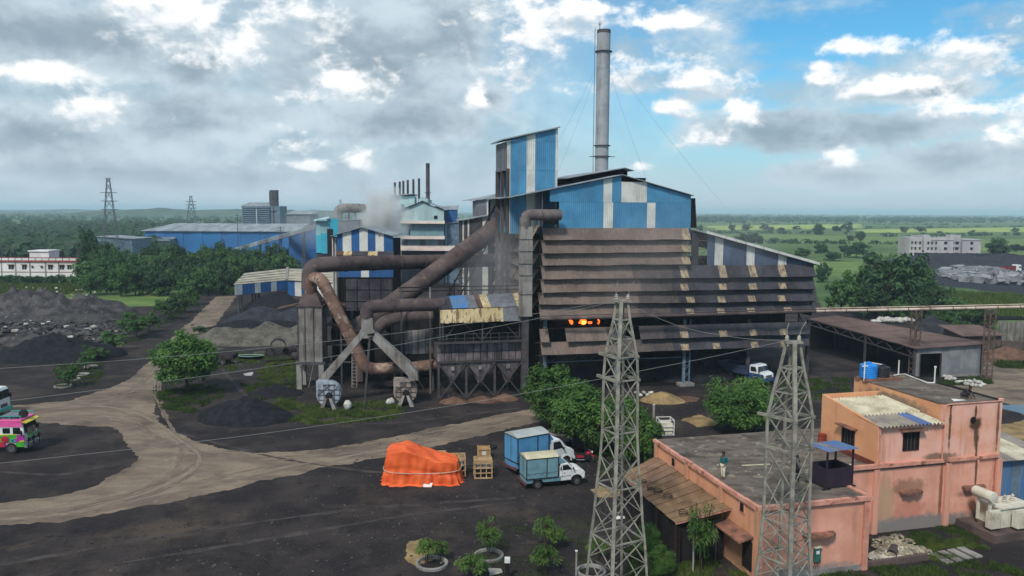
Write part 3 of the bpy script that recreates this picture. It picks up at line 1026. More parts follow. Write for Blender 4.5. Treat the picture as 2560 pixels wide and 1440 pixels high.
tag(sheet('shade_floor', [FH.wor((x, y, 0)) for x, y in ((.3, .6), (xR, .6), (xR, DEP * .55), (.3, DEP * .55))], mat('shade_floor', C((27, 24, 24)), C((20, 18, 18)), .95, .5), .02, 1, .3), kind='structure')  # dark floor sheet standing in for the shade under the hall
# furnace glow behind the gap
fz = FH.fr(1460, 806, 2.0)


def flame(cx, cz, w, h, m, seed, y):
    r = random.Random(seed)
    vs, fs = [], []
    nn = 14
    for s in (0, .25):
        for i in range(nn):
            t = 2 * PI * i / nn
            q = 1 + .45 * (r.random() - .5) + (.35 if math.sin(t) > .5 else 0)
            vs.append((cx + math.cos(t) * w * q, y + s, cz + math.sin(t) * h * q))
    fs = [tuple(range(nn)), tuple(range(2 * nn - 1, nn - 1, -1))] + [(i, (i + 1) % nn, nn + (i + 1) % nn, nn + i) for i in range(nn)]
    return MB().add(vs, fs)


fur = thing('furnace', 'glowing orange furnace mouth seen through the gap in the hall louvres', 'furnace', FH.wor((fz.x, 2.2, 0)), FH.a)
bz = fz.z
MB().box(-3.2, 5.0, .6, 3.2, 0, bz - .55).box(-3.2, 5.0, 1.6, 3.2, bz - .6, bz + 1.6).build('furnace_body', m_soot, fur)
flame(0, bz - .05, .45, .28, m_fire, 1, .2).build('flame', m_fire, fur)
flame(.1, bz - .1, .26, .2, m_firey, 2, .1).build('flame_core', m_firey, fur)
for (x, z, w, h, s) in ((-1.45, -.05, .2, .2, 3), (-1.7, .2, .2, .08, 4), (.95, -.15, .24, .12, 5), (2.05, -.1, .12, .26, 6)):
    flame(x, bz + z, w, h, m_fire, s, .2).build('flame', m_fire, fur)

# stair tower standing through the left eave
ty = 3.0
t0, t1 = FH.fr(1268, 400, ty), FH.fr(1394, 400, ty)
zl, zr = FH.fr(1268, 350, ty).z, FH.fr(1394, 320, ty).z
TD = 6.0
tw = thing('skip_hoist_tower', 'tall blue tower with white stripe rising beside the furnace hall roof', 'tower', FH.wor((t0.x, ty, 0)), FH.a)
w = t1.x - t0.x
zb = FH.fr(1268, 500, ty).z - 4
tz = lambda x: zl + (zr - zl) * x / w
edges = [(0, FH.fr(1276, 400, ty).x - t0.x, m_white)]
e = [FH.fr(p, 400, ty).x - t0.x for p in (1276, 1316, 1338, 1388)]
zj = [zb, FH.fr(1300, 425, ty).z, FH.fr(1300, 352, ty).z, None]
for tier in range(3):
    for (a, b, m, kk) in ((0, e[0], m_white, 1), (e[0], e[1], m_blue, 2), (e[1], e[2], m_white, 1), (e[2], e[3], m_blue, 2), (e[3], w, m_white, 1)):
        for k in range(kk):
            x0, x1 = a + (b - a) * k / kk + .008, a + (b - a) * (k + 1) / kk
            zA = zj[tier] + .01
            zB0 = min(zj[tier + 1], tz(x0)) if zj[tier + 1] else tz(x0) - .05
            zB1 = min(zj[tier + 1], tz(x1)) if zj[tier + 1] else tz(x1) - .05
            if zB1 - zA < .1:
                continue
            zB0 = max(zB0, zA + .02)
            yy = -.02 * (tier + k % 2)
            MB().hexa([(x0, yy, zA), (x1, yy, zA), (x1, yy + .06, zA), (x0, yy + .06, zA)], [(x0, yy, zB0), (x1, yy, zB1), (x1, yy + .06, zB1), (x0, yy + .06, zB0)]).build('wall_sheet', m, tw)
m_gsheet = mat('grey_sheet', C((112, 114, 122)), C((92, 94, 102)), .7, .4, streak=(C((80, 74, 72)), .5, 1.4), corr=('Y', .25, .03), rand=.08)
zgs = FH.sd(1255, 428, t0.x).z
for k in range(5):
    y0, y1 = .1 + k * (TD - .1) / 5, .08 + (k + 1) * (TD - .1) / 5
    MB().box(-.06 - .02 * (k % 2), .0, y0, y1, zgs, zl - .15).build('side_sheet', m_gsheet, tw)
MB().box(w - .1, w - .02, .1, TD, zb, zr - .1).build('side_wall', m_blue, tw)
MB().box(.1, w - .1, TD, TD + .06, zb, zl).build('wall', m_blue, tw)
MB().slab([(-.6, -.5, tz(-.6) + .25), (w + .15, -.5, tz(w + .15) + .12), (w + .15, TD + .5, tz(w + .15) + .12), (-.6, TD + .5, tz(-.6) + .25)], .14, (0, 0, 1)).build('roof', m_roofm, tw)
for (x, y) in ((.1, .1), (.1, TD - .1), (.1, TD * .5)):
    boxobj('post', x - .18, x + .18, y - .15, y + .2, 0, zgs + .2, m_louvm, tw)
for k in range(5):
    barobj('brace', (.1, .1, 3 + k * 4), (.1, TD - .1, 6 + k * 4), .12, m_steel, tw)

# main chimney, guyed, with ladder
cy = 118.0
cb = AY(1504, 418, cy)
ct = AY(1506, 76, cy)
ch = thing('chimney', 'tall slim grey steel chimney rising behind the furnace hall', 'chimney', (cb.x, cy, 0))
R = 33 / FPX * cy / 2
zt = ct.z
seg = 9
for k in range(seg):
    z0, z1 = zt * k / seg, zt * (k + 1) / seg
    MB().lathe((0, 0, 0), [(R, z0), (R, z1 - .12), (R * 1.012, z1 - .12), (R * 1.012, z1)], 28).build('shell_ring', mat('chimney_paint', C((158, 160, 162)), C((136, 138, 142)), .7, .5, streak=[(C((112, 104, 98)), .5, 1.6, .52, .75)]) if k == 0 else MATS['chimney_paint'], ch, smooth=True)
MB().lathe((0, 0, 0), [(R * 1.015, zt - .45), (R * 1.015, zt + .05), (R * .86, zt + .05), (R * .86, zt - .4)], 28).build('sooty_rim', m_steel, ch, smooth=True)
lx = -R - .28
for dy in (-.22, .22):
    barobj('ladder_rail', (lx, dy, 4), (lx, dy, zt + .3), .06, m_grime, ch)
for k in range(60):
    barobj('rung', (lx, -.22, 6 + k * .66), (lx, .22, 6 + k * .66), .05, m_grime, ch)
for z in (AY(1504, 365, cy).z, AY(1504, 392, cy).z, AY(1504, 130, cy).z):
    MB().lathe((0, 0, z), [(R * 1.0, 0), (R * 1.28, 0), (R * 1.28, .1), (R, .1)], 24).build('guy_collar', m_steel, ch)
for s in (-1, 1):
    barobj('bracket', (s * R, -.3, AY(1504, 392, cy).z), (s * (R + .9), -.3, AY(1504, 392, cy).z), .1, m_steel, ch)
MB().tube([(-R * .6, 0, zt), (-R * .6, 0, zt + 1.3)], .05, 6).tube([(-R * .6 - .25, 0, zt + 1.0), (-R * .6, 0, zt + .7), (-R * .6 + .25, 0, zt + 1.0)], .04, 6).build('lightning_rod', m_steel, ch)
zg = AY(1504, 130, cy).z
gw = [((cb.x, cy, zg), AY(1345, 445, cy + 6)), ((cb.x, cy, zg), AY(1385, 452, cy - 12)), ((cb.x, cy, zg), AY(1815, 520, cy + 4)), ((cb.x, cy, zg), AY(1625, 470, cy - 10))]
for i, (a, b) in enumerate(gw):
    a, b = V(a), V(b)
    m_ = MB()
    pts = [a.lerp(b, t / 14) - V((0, 0, 4 * .5 * (t / 14) * (1 - t / 14))) for t in range(15)]
    pts = [p - V((cb.x, cy, 0)) for p in pts]
    m_.tube(pts, .010, 5).build('guy_wire', m_steel, ch)
# ------------------------------------------------------------------ bag filter house
FB = Frame((-8.44, 90.45, 0), FH.a)
bf = thing('bag_filter_house', 'dark bag filter house with three hoppers and patchwork tin canopy', 'filter house', FB.o, FB.a)
m_panel = mat('soot_grey_panel', C((126, 116, 116)), C((88, 80, 82)), .8, .7, streak=[(C((44, 38, 38)), .7, 2.2, .45, .66)], spots=(C((128, 120, 120)), .5, .8, .56, .7), rand=.3)
m_cream = mat('cream_rusty_sheet', C((206, 188, 146)), C((186, 164, 120)), .7, .8, streak=[(C((96, 66, 46)), .85, 3.0, .5, .64)], spots=(C((70, 50, 40)), .8, 1.1, .62, .68), corr=('X', .16, .03), rand=.06)
m_greysheet = mat('weathered_grey_sheet', C((122, 124, 130)), C((96, 98, 104)), .7, .7, streak=[(C((76, 66, 62)), .6, 2, .5, .7)], corr=('X', .16, .03), rand=.1)
m_browns = mat('rust_brown_sheet', C((104, 76, 66)), C((82, 62, 56)), .85, .7, corr=('X', .16, .03), rand=.08)
m_bluew = mat('faded_blue_sheet', C((70, 116, 168)), C((88, 118, 150)), .65, .9, streak=[(C((130, 128, 124)), .6, 2.4, .52, .7)], corr=('X', .16, .03), rand=.06)
bx = lambda p, y=0.0, py=900: FB.fr(p, py, y).x
bzz = lambda p, py, y=0.0: FB.fr(p, py, y).z
BD = 5.0
leg_px = (1097, 1166, 1237, 1305)
zc = bzz(1200, 902)
for p in leg_px:
    x = bx(p, 0, 950)
    boxobj('leg', x - .12, x + .12, 0, .24, 0, zc, m_steel, bf)
    boxobj('leg', x - .12, x + .12, BD - .24, BD, 0, zc, m_steel, bf)
for i in range(3):
    x0, x1 = bx(leg_px[i], 0, 950), bx(leg_px[i + 1], 0, 950)
    xc = (x0 + x1) / 2
    zt_ = bzz((leg_px[i] + leg_px[i + 1]) / 2, 960)
    hp = MB().hexa([(xc - .16, .6, zt_), (xc + .16, .6, zt_), (xc + .16, 1.2, zt_), (xc - .16, 1.2, zt_)],
                   [(x0 + .14, .05, zc), (x1 - .14, .05, zc), (x1 - .14, BD - .05, zc), (x0 + .14, BD - .05, zc)]).build('hopper', MATS['soot_grey_panel'], bf)
    boxobj('hatch', xc - .22, xc + .22, .1, .45, zc - 1.05, zc - .6, m_grime, bf)
    zm = bzz(1200, 952)
    barobj('brace', (x0, -.03, zc - .2), (x1, -.03, zm - 2.0), .12, m_steel, bf)
    barobj('brace', (x1, -.09, zc - .2), (x0, -.09, zm - 2.0), .12, m_steel, bf)
# panelled casing
xA, xB = bx(1092), bx(1307)
zrow = [bzz(1200, 901), bzz(1200, 879), bzz(1200, 856)]
MB().box(xA + .05, xB - .05, .12, BD, zrow[0], zrow[2]).build('casing', m_louvm, bf)
for r in range(2):
    for k in range(12):
        x0, x1 = xA + (xB - xA) * k / 12, xA + (xB - xA) * (k + 1) / 12
        d = random.uniform(0, .03)
        boxobj('casing_panel', x0 + .05, x1 - .05, -.02 - d, .1, zrow[r] + .05, zrow[r + 1] - .05, m_panel, bf)
boxobj('casing_beam', xA - .1, xB + .1, -.12, .12, zrow[0] - .16, zrow[0] - .001, m_steel, bf)
# walkway and railing
zw = bzz(1200, 852)
boxobj('walkway', xA - .1, xB + .2, -1.0, .1, zw - .1, zw, m_steel, bf)
for k in range(11):
    x = xA + (xB - xA) * k / 10
    barobj('rail_post', (x, -.95, zw), (x, -.95, zw + 1.0), .05, m_steel, bf)
for dz in (.5, 1.0):
    barobj('handrail', (xA, -.95, zw + dz), (xB, -.95, zw + dz), .05, m_steel, bf)
# plenum above, dark, with struts
zp = bzz(1200, 806)
MB().box(xA + .1, xB, .6, BD, zrow[2], zp + 1.2).build('plenum', m_sootshade, bf)
for p in (1100, 1107, 1206, 1299, 1314):
    x = bx(p, -.3, 820)
    boxobj('canopy_post', x - .08, x + .08, -.38, -.22, zw, bzz(p, 770), m_steel, bf)
for a, c in ((1206, 1160), (1206, 1240), (1299, 1262), (1110, 1140)):
    barobj('strut', (bx(a, -.3, 840), -.3, zw + .1), (bx(c, -.3, 812), -.3, bzz(c, 808)), .08, m_steel, bf)
# patchwork canopy
yt0, yt1 = 2.2, -.7
cols = [(1104, 1118, m_louvd), (1118, 1131, m_louvd), (1131, 1152, m_bluew), (1152, 1172, m_bluew), (1172, 1195, m_greysheet), (1195, 1207, m_browns), (1207, 1228, m_cream),
        (1228, 1250, m_greysheet), (1250, 1272, m_greysheet), (1272, 1293, m_greysheet), (1293, 1317, m_cream)]
for i, (a, c, m) in enumerate(cols):
    x0, x1 = bx(a, -.7, 770), bx(c, -.7, 770)
    fx = lambda p: (p - 1104) / 213
    t = [FB.fr(p, 741 - 10 * fx(p), yt0).z for p in (a, c)]
    u = [FB.fr(p, 772 - 7 * fx(p), yt1).z for p in (a, c)]
    d = .02 * (i % 2)
    MB().slab([(x0, yt1, u[0] + d), (x1 + .05, yt1, u[1] + d), (x1 + .05, yt0, t[1] + d), (x0, yt0, t[0] + d)], .03).build('canopy_sheet', m, bf)
n = 11
for i in range(n):
    a, c = 1101 + 214 * i / n, 1101 + 214 * (i + 1) / n
    x0, x1 = bx(a, -.8, 790), bx(c, -.8, 790)
    fx = lambda p: (p - 1101) / 214
    t = [FB.fr(p, 775 - 9 * fx(p), -.62).z for p in (a, c)]
    u = [FB.fr(p, 808 - 7 * fx(p), -1.0).z + random.uniform(-.08, .04) for p in (a, c)]
    d = .02 * (i % 2)
    MB().slab([(x0, -1.0 - d, u[0]), (x1 + .05, -1.0 - d, u[1]), (x1 + .05, -.62 - d, t[1]), (x0, -.62 - d, t[0])], .03).build('canopy_sheet', m_cream if i < 8 else m_greysheet, bf)
# gantry beam behind the canopy
zg = FB.fr(1150, 726, 2.6).z
for dz in (0, .45):
    barobj('gantry_beam', (bx(998, 2.6, 726), 2.6, zg + dz), (bx(1312, 2.6, 726), 2.6, zg + dz), .14, m_soot, bf)
for p in (1003, 1075, 1140, 1180, 1240, 1300):
    x = bx(p, 2.6, 726)
    barobj('gantry_post', (x, 2.6, 0 if p < 1090 else zp), (x, 2.6, zg + .45), .18, m_steel if p != 1075 else m_grime, bf)

# second, smaller filter unit behind on the left
F2 = Frame(FB.wor((0, 3.5, 0)), FB.a)
fu = thing('filter_unit', 'small grey panelled filter unit left of the bag filter house', 'filter unit', F2.o, F2.a)
x0, x1 = F2.fr(985, 850).x, F2.fr(1082, 850).x
za, zb_ = F2.fr(1030, 905).z, F2.fr(1030, 800).z
MB().box(x0, x1, .1, 4, za - 1.2, zb_ + .6).build('casing', m_soot, fu)
xs_ = [F2.fr(p, 850).x for p in (1012, 1030, 1047, 1064)]
for k in range(3):
    boxobj('panel', xs_[k] + .03, xs_[k + 1] - .03, -.02, .1, F2.fr(1030, 885).z, F2.fr(1030, 826).z, m_grime if k else m_panel, fu)
for k in range(3):
    boxobj('panel', F2.fr(1064, 850).x + .02, F2.fr(1083, 850).x, -.01, .1, F2.fr(1030, 885 - k * 20).z + .03, F2.fr(1030, 865 - k * 20).z - .03, m_panel, fu)
for x in (x0, (x0 + x1) / 2, x1):
    boxobj('leg', x - .1, x + .1, .1, .3, 0, za - 1.0, m_steel, fu)
    barobj('brace', (x, .2, 2.5), (x + 1.2, .2, .3), .08, m_steel, fu)
boxobj('beam', x0 - .2, x1 + .2, -.05, .1, za - .3, za - .1, m_steel, fu)

# ------------------------------------------------------------------ Y-shaped duct and its two fans
yd = 86.6
Y3 = lambda px, py, y=yd: AY(px, py, y)
o = G(917, 1000)
yduct = thing('fork_duct', 'grey inverted Y duct straddling two fans', 'duct', (o.x, yd, 0))
O = V((o.x, yd, 0))


def arm(pl, pr, ql, qr, name, d=1.1, m=m_grime):  # flat-sided duct between two edges given in pixels
    a, b_, c, e_ = Y3(*pl), Y3(*pr), Y3(*ql), Y3(*qr)
    f = [a - O, b_ - O, e_ - O, c - O]
    bk = [p + V((0, d, 0)) for p in f]
    MB().add(f + bk, [(0, 1, 2, 3), (7, 6, 5, 4), (0, 4, 5, 1), (1, 5, 6, 2), (2, 6, 7, 3), (3, 7, 4, 0)]).build(name, m, yduct)


arm((904, 796), (931, 796), (903, 824), (933, 824), 'neck')
arm((901, 824), (935, 824), (898, 832), (938, 832), 'collar', 1.2)
arm((898, 832), (917, 832), (815, 926), (846, 919), 'arm')
arm((917, 832), (938, 832), (902, 846), (932, 846), 'crotch_plate', .9)
arm((917, 836), (938, 832), (994, 914), (1024, 908), 'arm')
arm((815, 926), (846, 919), (797, 943), (823, 946), 'arm_elbow')
arm((797, 943), (823, 946), (792, 962), (812, 962), 'arm_outlet')
arm((994, 914), (1024, 908), (1020, 940), (1043, 934), 'arm_elbow')
arm((1020, 940), (1043, 934), (1022, 953), (1045, 951), 'arm_outlet')
for (a, b_) in (((925, 838), (921, 1003)),):
    pa, pb = Y3(*a, yd - .2), G(921, 1003)
    barobj('prop', V((pa.x, yd - .25, pa.z)) - O, V((pb.x, yd - .25, 0)) - O, .22, m_steel, yduct)


def fan(px, py_bot, r_px, label, c2):
    g = G(px, py_bot)
    s = g.y / FPX
    R_ = r_px * s
    f = thing('exhaust_fan', label, 'fan', (g.x, g.y, 0), .06, 'exhaust fans under the fork duct')
    zc_ = R_ * 1.08
    prof = []
    nn = 36
    for k in range(nn):
        t = 2 * PI * k / nn
        r = R_ * (1 + .10 * math.cos(t - 2.3))
        prof.append((math.cos(t) * r, zc_ + math.sin(t) * r))
    MB().prism(prof, .1, 1.3).build('scroll_casing', c2, f, smooth=True)
    MB().box(-R_ * 1.05, -R_ * .1, .12, 1.28, zc_ + R_ * .4, zc_ + R_ * 1.12).build('outlet', c2, f)
    for k in range(-2, 3):
        x = k * R_ * .42
        hh = math.sqrt(max(.05, R_ * R_ - x * x)) * .96
        barobj('stiffener', (x, .07, zc_ - hh), (x, .07, zc_ + hh), .06, m_steel, f)
        barobj('stiffener', (-hh, .06, zc_ + x), (hh, .06, zc_ + x), .06, m_steel, f)
    for k in range(4):
        x = (-.8 + k * .42) * R_
        barobj('stiffener', (x, .05, zc_ + R_ * .42), (x + R_ * .4, .05, zc_ + (R_ * .82 if k % 2 else R_ * .1)), .05, m_steel, f)
        barobj('stiffener', (x + .4 * R_, .05, zc_ + R_ * .42), (x, .05, zc_ + (R_ * .82 if k % 2 else R_ * .1)), .05, m_steel, f)
    MB().lathe((0, 0, zc_ - R_ * .05), [(.32, -.55), (.36, -.5), (.36, .1)], 14, 'y').build('bearing', m_soot, f)
    for s_ in (-1, 1):
        MB().hexa([(s_ * .72 - .22, -1.0, 0), (s_ * .72 + .22, -1.0, 0), (s_ * .72 + .22, .05, 0), (s_ * .72 - .22, .05, 0)],
                  [(s_ * .22 - .12, -.7, zc_ - .25), (s_ * .22 + .14, -.7, zc_ - .25), (s_ * .22 + .14, .0, zc_ - .25), (s_ * .22 - .12, .0, zc_ - .25)]).build('pedestal', m_grime, f)
    return f


m_fanb = mat('pale_blue_grey_casing', C((170, 178, 188)), C((136, 142, 152)), .7, .7, spots=(C((104, 98, 94)), .6, 1.2, .52, .68))
m_fanp = mat('pinkish_grey_casing', C((158, 146, 138)), C((126, 112, 104)), .8, .7, spots=(C((92, 78, 68)), .6, 1.2, .5, .66))
fan(823, 1020, 31, 'pale blue grey fan with ribbed round casing under the left duct arm', m_fanb)
fan(1015, 1012, 30, 'rusty beige fan with ribbed round casing under the right duct arm', m_fanp)

# ------------------------------------------------------------------ settling silo on concrete legs
ys = 94.6
FS = Frame((AY(745, 900, ys).x, ys, 0), .05)
si = thing('silo', 'weathered grey panelled silo on concrete legs below a rusty cone', 'silo', FS.o, FS.a)
sx = lambda p: FS.fr(p, 850).x
sz = lambda py: FS.fr(775, py).z
m_plank = mat('weathered_panel', C((134, 128, 122)), C((104, 98, 94)), .85, .6, streak=[(C((72, 62, 58)), .7, 2.2, .48, .68), (C((166, 162, 156)), .4, 3, .55, .7)], rand=.12)
ps = [745, 763, 784, 806]
for k in range(3):
    boxobj('panel', sx(ps[k]) + .02, sx(ps[k + 1]) - .02, -.04 * (k % 2), .1, sz(905), sz(766), m_plank, si)
sw = sx(806)
for k in range(2):
    boxobj('side_panel', sw - .06, sw + .03 + .02 * k, .12 + k * 1.5, 1.58 + k * 1.5, sz(905), sz(766), m_plank, si)
boxobj('side_panel', -.03, .05, .12, 3.1, sz(905), sz(766), m_plank, si)
boxobj('panel', .06, sw - .08, 3.0, 3.1, sz(905), sz(766), m_plank, si)
for x in (sx(745), sx(763), sx(784), sx(806)):
    barobj('rib', (x, -.08, sz(905)), (x, -.08, sz(766)), .08, m_steel, si)
boxobj('base_beam', -.3, sw + .3, -.1, 3.2, sz(912), sz(905) - .005, m_steel, si)
for (x, y) in ((.1, .2), (sw - .2, .2), (.1, 2.8), (sw - .2, 2.8)):
    boxobj('leg', x - .3, x + .3, y - .3, y + .3, 0, sz(912) - .005, m_conc, si)
barobj('brace', (.2, -.2, sz(914)), (sx(790), -.2, sz(952)), .1, m_steel, si)
barobj('brace', (sx(784), -.2, sz(908)), (sx(770), -.2, sz(968)), .06, m_grime, si)
# cone on top: square base to round pipe
rr = 26 / FPX * ys / 2
cxn, cyn = sx(773), 1.5
nn = 24
vs, fs = [], []
for lv, (f, z) in enumerate(((0, sz(765)), (.5, sz(742)), (1, sz(722)))):
    for k in range(nn):
        t = 2 * PI * k / nn
        c_, s_ = math.cos(t), math.sin(t)
        q = 1 / max(abs(c_), abs(s_))
        sq = V((c_ * q * sw * .5, s_ * q * 1.6, 0)) + V((sw / 2, 1.5, 0))
        rd = V((c_ * rr, s_ * rr, 0)) + V((cxn, cyn, 0))
        p = sq.lerp(rd, f)
        vs.append((p.x, p.y, z))
for i in range(2):
    for k in range(nn):
        a, b_ = i * nn + k, i * nn + (k + 1) % nn
        fs.append((a, b_, b_ + nn, a + nn))
MB().add(vs, fs).build('cone', m_rust, si, smooth=True)
boxobj('flange', -.15, sw + .15, -.15, 3.25, sz(768), sz(764), m_rust, si)
MB().slab([(-2.4, -.3, sz(772)), (-.2, -.3, sz(762)), (-.2, 2.5, sz(762)), (-2.4, 2.5, sz(772))], .05, (0, 0, 1)).build('rain_flap', m_browns, si)
MB().slab([(sw, -.3, sz(748)), (sw + 2.8, -.3, sz(764)), (sw + 2.8, 2.0, sz(764)), (sw, 2.0, sz(748))], .05, (0, 0, 1)).build('rain_flap', m_browns, si)


# ------------------------------------------------------------------ big pipes
def pipe(name, label, pts, dia_px, m, y_ref, fil=2.2, rings=6, n=18, jaws=()):
    P = fillet([AY(*p) for p in pts], fil, 8)
    r = dia_px / FPX * y_ref / 2
    org = V((P[0].x, P[0].y, 0))
    t = thing(name, label, 'pipe', org)
    P = [p - org for p in P]
    MB().tube(P, r, n).build('pipe_run', m, t, smooth=True)
    L_ = [0]
    for a, b_ in zip(P[:-1], P[1:]):
        L_.append(L_[-1] + (b_ - a).length)
    for k in range(rings):
        d = L_[-1] * (k + .7) / (rings + .4)
        i = max(j for j in range(len(L_)) if L_[j] <= d)
        i = min(i, len(P) - 2)
        a = P[i].lerp(P[i + 1], (d - L_[i]) / max(1e-6, L_[i + 1] - L_[i]))
        dr = (P[i + 1] - P[i]).normalized()
        MB().tube([a - dr * .07, a + dr * .07], r * 1.07, n).build('flange', m, t)
    return t


pipe('gas_pipe', 'long straight purple brown pipe from the silo to the furnace hall', [(773, 724, 96.1), (774, 664, 96.3), (830, 660, 97), (1252, 650, 119)], 39, m_rust, 97, 3.2, 8)
pipe('gas_pipe', 'rusty peeling downpipe looping from the silo head to the filter', [(776, 742, 95.9), (779, 693, 95.6), (803, 697, 94.2), (893, 876, 93.2), (915, 925, 93.2), (1094, 912, 94)], 31, m_rustl, 94, 2.0, 8)
pipe('gas_pipe', 'rusty elbow pipe from the fork duct neck to the canopy', [(917, 797, 87.2), (917, 768, 87.4), (962, 764, 88.2), (1108, 761, 91.4)], 33, m_rust, 88, 2.0, 4)
pipe('gas_pipe', 'rusty lower elbow pipe behind the fork duct', [(925, 842, 92.4), (962, 802, 93), (1000, 795, 93.6), (1085, 788, 94.6)], 30, m_rust, 94, 1.8, 4)
pipe('gas_pipe', 'thick rusty diagonal duct climbing to the hoist tower', [(868, 838, 98), (985, 757, 100), (1262, 553, 106.5), (1266, 470, 107.5)], 47, m_rust, 101, 2.5, 9)
# elbow and square downcomer at the hall corner
dct = thing('downcomer_duct', 'grey square downcomer with round rusty elbow at the hall corner', 'duct', FH.wor((-1.4, -1.6, 0)), FH.a)
lp = lambda px, py: FH.fr(px, py, -1.6) - V((-1.4, -1.6, 0))
r_ = .64
MB().tube(fillet([lp(1402, 537), lp(1313, 537), lp(1313, 572)], 1.3, 8), r_, 18).build('elbow', mat('rusty_grey_duct', C((118, 110, 108)), C((92, 84, 84)), .8, .8, spots=(C((104, 76, 64)), .6, 1.1, .52, .68)), dct, smooth=True)
MB().tube([lp(1352, 537), lp(1355, 537)], r_ * 1.07, 18).build('flange', m_rust, dct)
MB().tube([lp(1306, 538) + V((0, 0, -.2)), lp(1306, 538) + V((0, 0, .0))], r_ * .4, 8).build('flange', m_rust, dct)
zs_ = [lp(1313, p).z for p in (566, 598, 628, 659, 688, 735, 790)]
x0, x1 = lp(1300, 640).x, lp(1328, 640).x
for i in range(6):
    boxobj('duct_section', x0 + .01 * (i % 2), x1 - .01 * (i % 2), -.6, .6, zs_[i + 1] + .03, zs_[i] - .03, m_grime, dct)
    boxobj('duct_flange', x0 - .05, x1 + .05, -.66, .66, zs_[i + 1] - .03, zs_[i + 1] + .028, m_steel, dct)
boxobj('duct_leg', x0 + .3, x1 - .3, -.3, .3, 0, zs_[6] - .04, m_steel, dct)

# ------------------------------------------------------------------ inclined skip way behind the diagonal duct
sk = thing('skip_incline', 'dark lattice skip incline rising steeply behind the diagonal duct', 'conveyor', AY(1105, 800, 110) * 1)
so_ = V(sk.location)
A_, B_ = AY(1112, 752, 110), AY(1250, 492, 113)
for off in (V((0, 0, 0)), V((1.2, 0, -1.0)), V((0, 1.6, 0)), V((1.2, 1.6, -1.0))):
    barobj('chord', A_ + off - so_, B_ + off - so_, .16, m_soot, sk)
for k in range(14):
    a, b_ = A_.lerp(B_, k / 14), A_.lerp(B_, (k + 1) / 14)
    barobj('lacing', a - so_, b_ + V((1.2, 0, -1.0)) - so_, .09, m_soot, sk)
    barobj('lacing', a + V((1.2, 0, -1.0)) - so_, a - so_, .09, m_soot, sk)
for p in (1112, 1124, 1136):
    a = AY(p, 742 - (p - 1112) * 1.8, 110)
    barobj('trestle_leg', a - so_, V((a.x, a.y, 0)) - so_, .2, m_soot, sk)
barobj('trestle_leg', A_.lerp(B_, .45) - so_, V((A_.lerp(B_, .45).x - 2, 111, 0)) - so_, .22, m_soot, sk)

# ------------------------------------------------------------------ dark process frame between silo and filter
pf = thing('process_frame', 'sooty steel frame with vessels standing between silo and filter units', 'structure frame', AY(845, 960, 97.5))
pf.location.z = 0
q0 = V((pf.location.x, 97.5, 0))
L3 = lambda px, py, y=97.5: AY(px, py, y) - q0
for p in (812, 852, 880, 1000, 1090):
    a = L3(p, 770)
    barobj('column', a, V((a.x, a.y, 0)), .2, m_steel, pf)
for py in (770, 813, 862, 905):
    barobj('beam', L3(808, py), L3(885, py), .18, m_steel, pf)
for py in (813, 862):
    MB().box(L3(808, py).x, L3(885, py).x, .1, 4.5, L3(840, py).z - .08, L3(840, py).z).build('floor_plate', m_soot, pf)
for k, (p, py0, py1, w_) in enumerate(((832, 770, 812, 20), (860, 818, 860, 15), (826, 822, 858, 12), (950, 830, 935, 40), (1035, 905, 960, 30), (985, 880, 950, 16))):
    a, c = L3(p, py0), L3(p, py1)
    r = w_ / FPX * 97.5 * .5
    MB().lathe((a.x, 1.5, 0), [(r * .3, c.z), (r, c.z + .4), (r, a.z - .4), (r * .4, a.z)], 16).build('vessel', m_soot, pf, smooth=True)
MB().box(L3(806, 800).x, L3(1092, 800).x, 5.0, 5.2, 0, L3(900, 790).z).build('back_sheet', m_sootshade, pf)
MB().box(L3(880, 860).x, L3(905, 860).x, .2, 1.8, L3(890, 956).z, L3(890, 890).z).build('cyclone_box', m_rust, pf)
for dx_ in (0, .6):
    barobj('ladder_rail', L3(880, 985, 95.8) + V((dx_, 0, 0)), L3(880, 892, 95.8) + V((dx_, 0, 0)), .08, m_grime, pf)
for k in range(11):
    a = L3(880, 985, 95.8).lerp(L3(880, 892, 95.8), k / 11)
    barobj('rung', a, a + V((.6, 0, 0)), .06, m_grime, pf)

# ------------------------------------------------------------------ blue and white striped drier shed
ysd = 111.0
FD = Frame((AY(843, 760, ysd).x, ysd, 0), .03)
ds = thing('striped_shed', 'tall narrow shed with blue and white vertical stripes above dark panels', 'building', FD.o, FD.a)
dx_ = lambda p: FD.fr(p, 640).x
dz_ = lambda py, p=905: FD.fr(p, py).z
gl, ga, gr = (dx_(828), dz_(590, 843)), (dx_(906), dz_(568)), (dx_(985), dz_(590, 983))
dprof = [(dx_(843), dz_(583, 843)), ga, (dx_(983), dz_(587, 983))]
stripes = [(843, 857, 0), (857, 879, 1), (879, 899, 0), (899, 920, 1), (920, 939, 0), (939, 960, 1), (960, 983, 0)]
m_whitep = mat('white_peeling_sheet', C((212, 210, 204)), C((196, 192, 184)), .7, .8, spots=(C((110, 104, 98)), .8, 1.0, .6, .66), corr=('X', .25, .02))
for a, c, w_ in stripes:
    x0, x1 = dx_(a) + .01, dx_(c)
    z0, z1 = roof_z(x0, dprof) - .1, roof_z(x1, dprof) - .1
    zb0 = dz_(628)
    zs2 = [(x0, z0), (x1, z1)]
    if x0 < ga[0] < x1:
        poly = [(x0, zb0), (x1, zb0), (x1, z1), (ga[0], ga[1] - .1), (x0, z0)]
    else:
        poly = [(x0, zb0), (x1, zb0), (x1, z1), (x0, z0)]
    MB().prism(poly, -.04 * w_, .06).build('wall_sheet', m_whitep if w_ else m_blue2, ds)
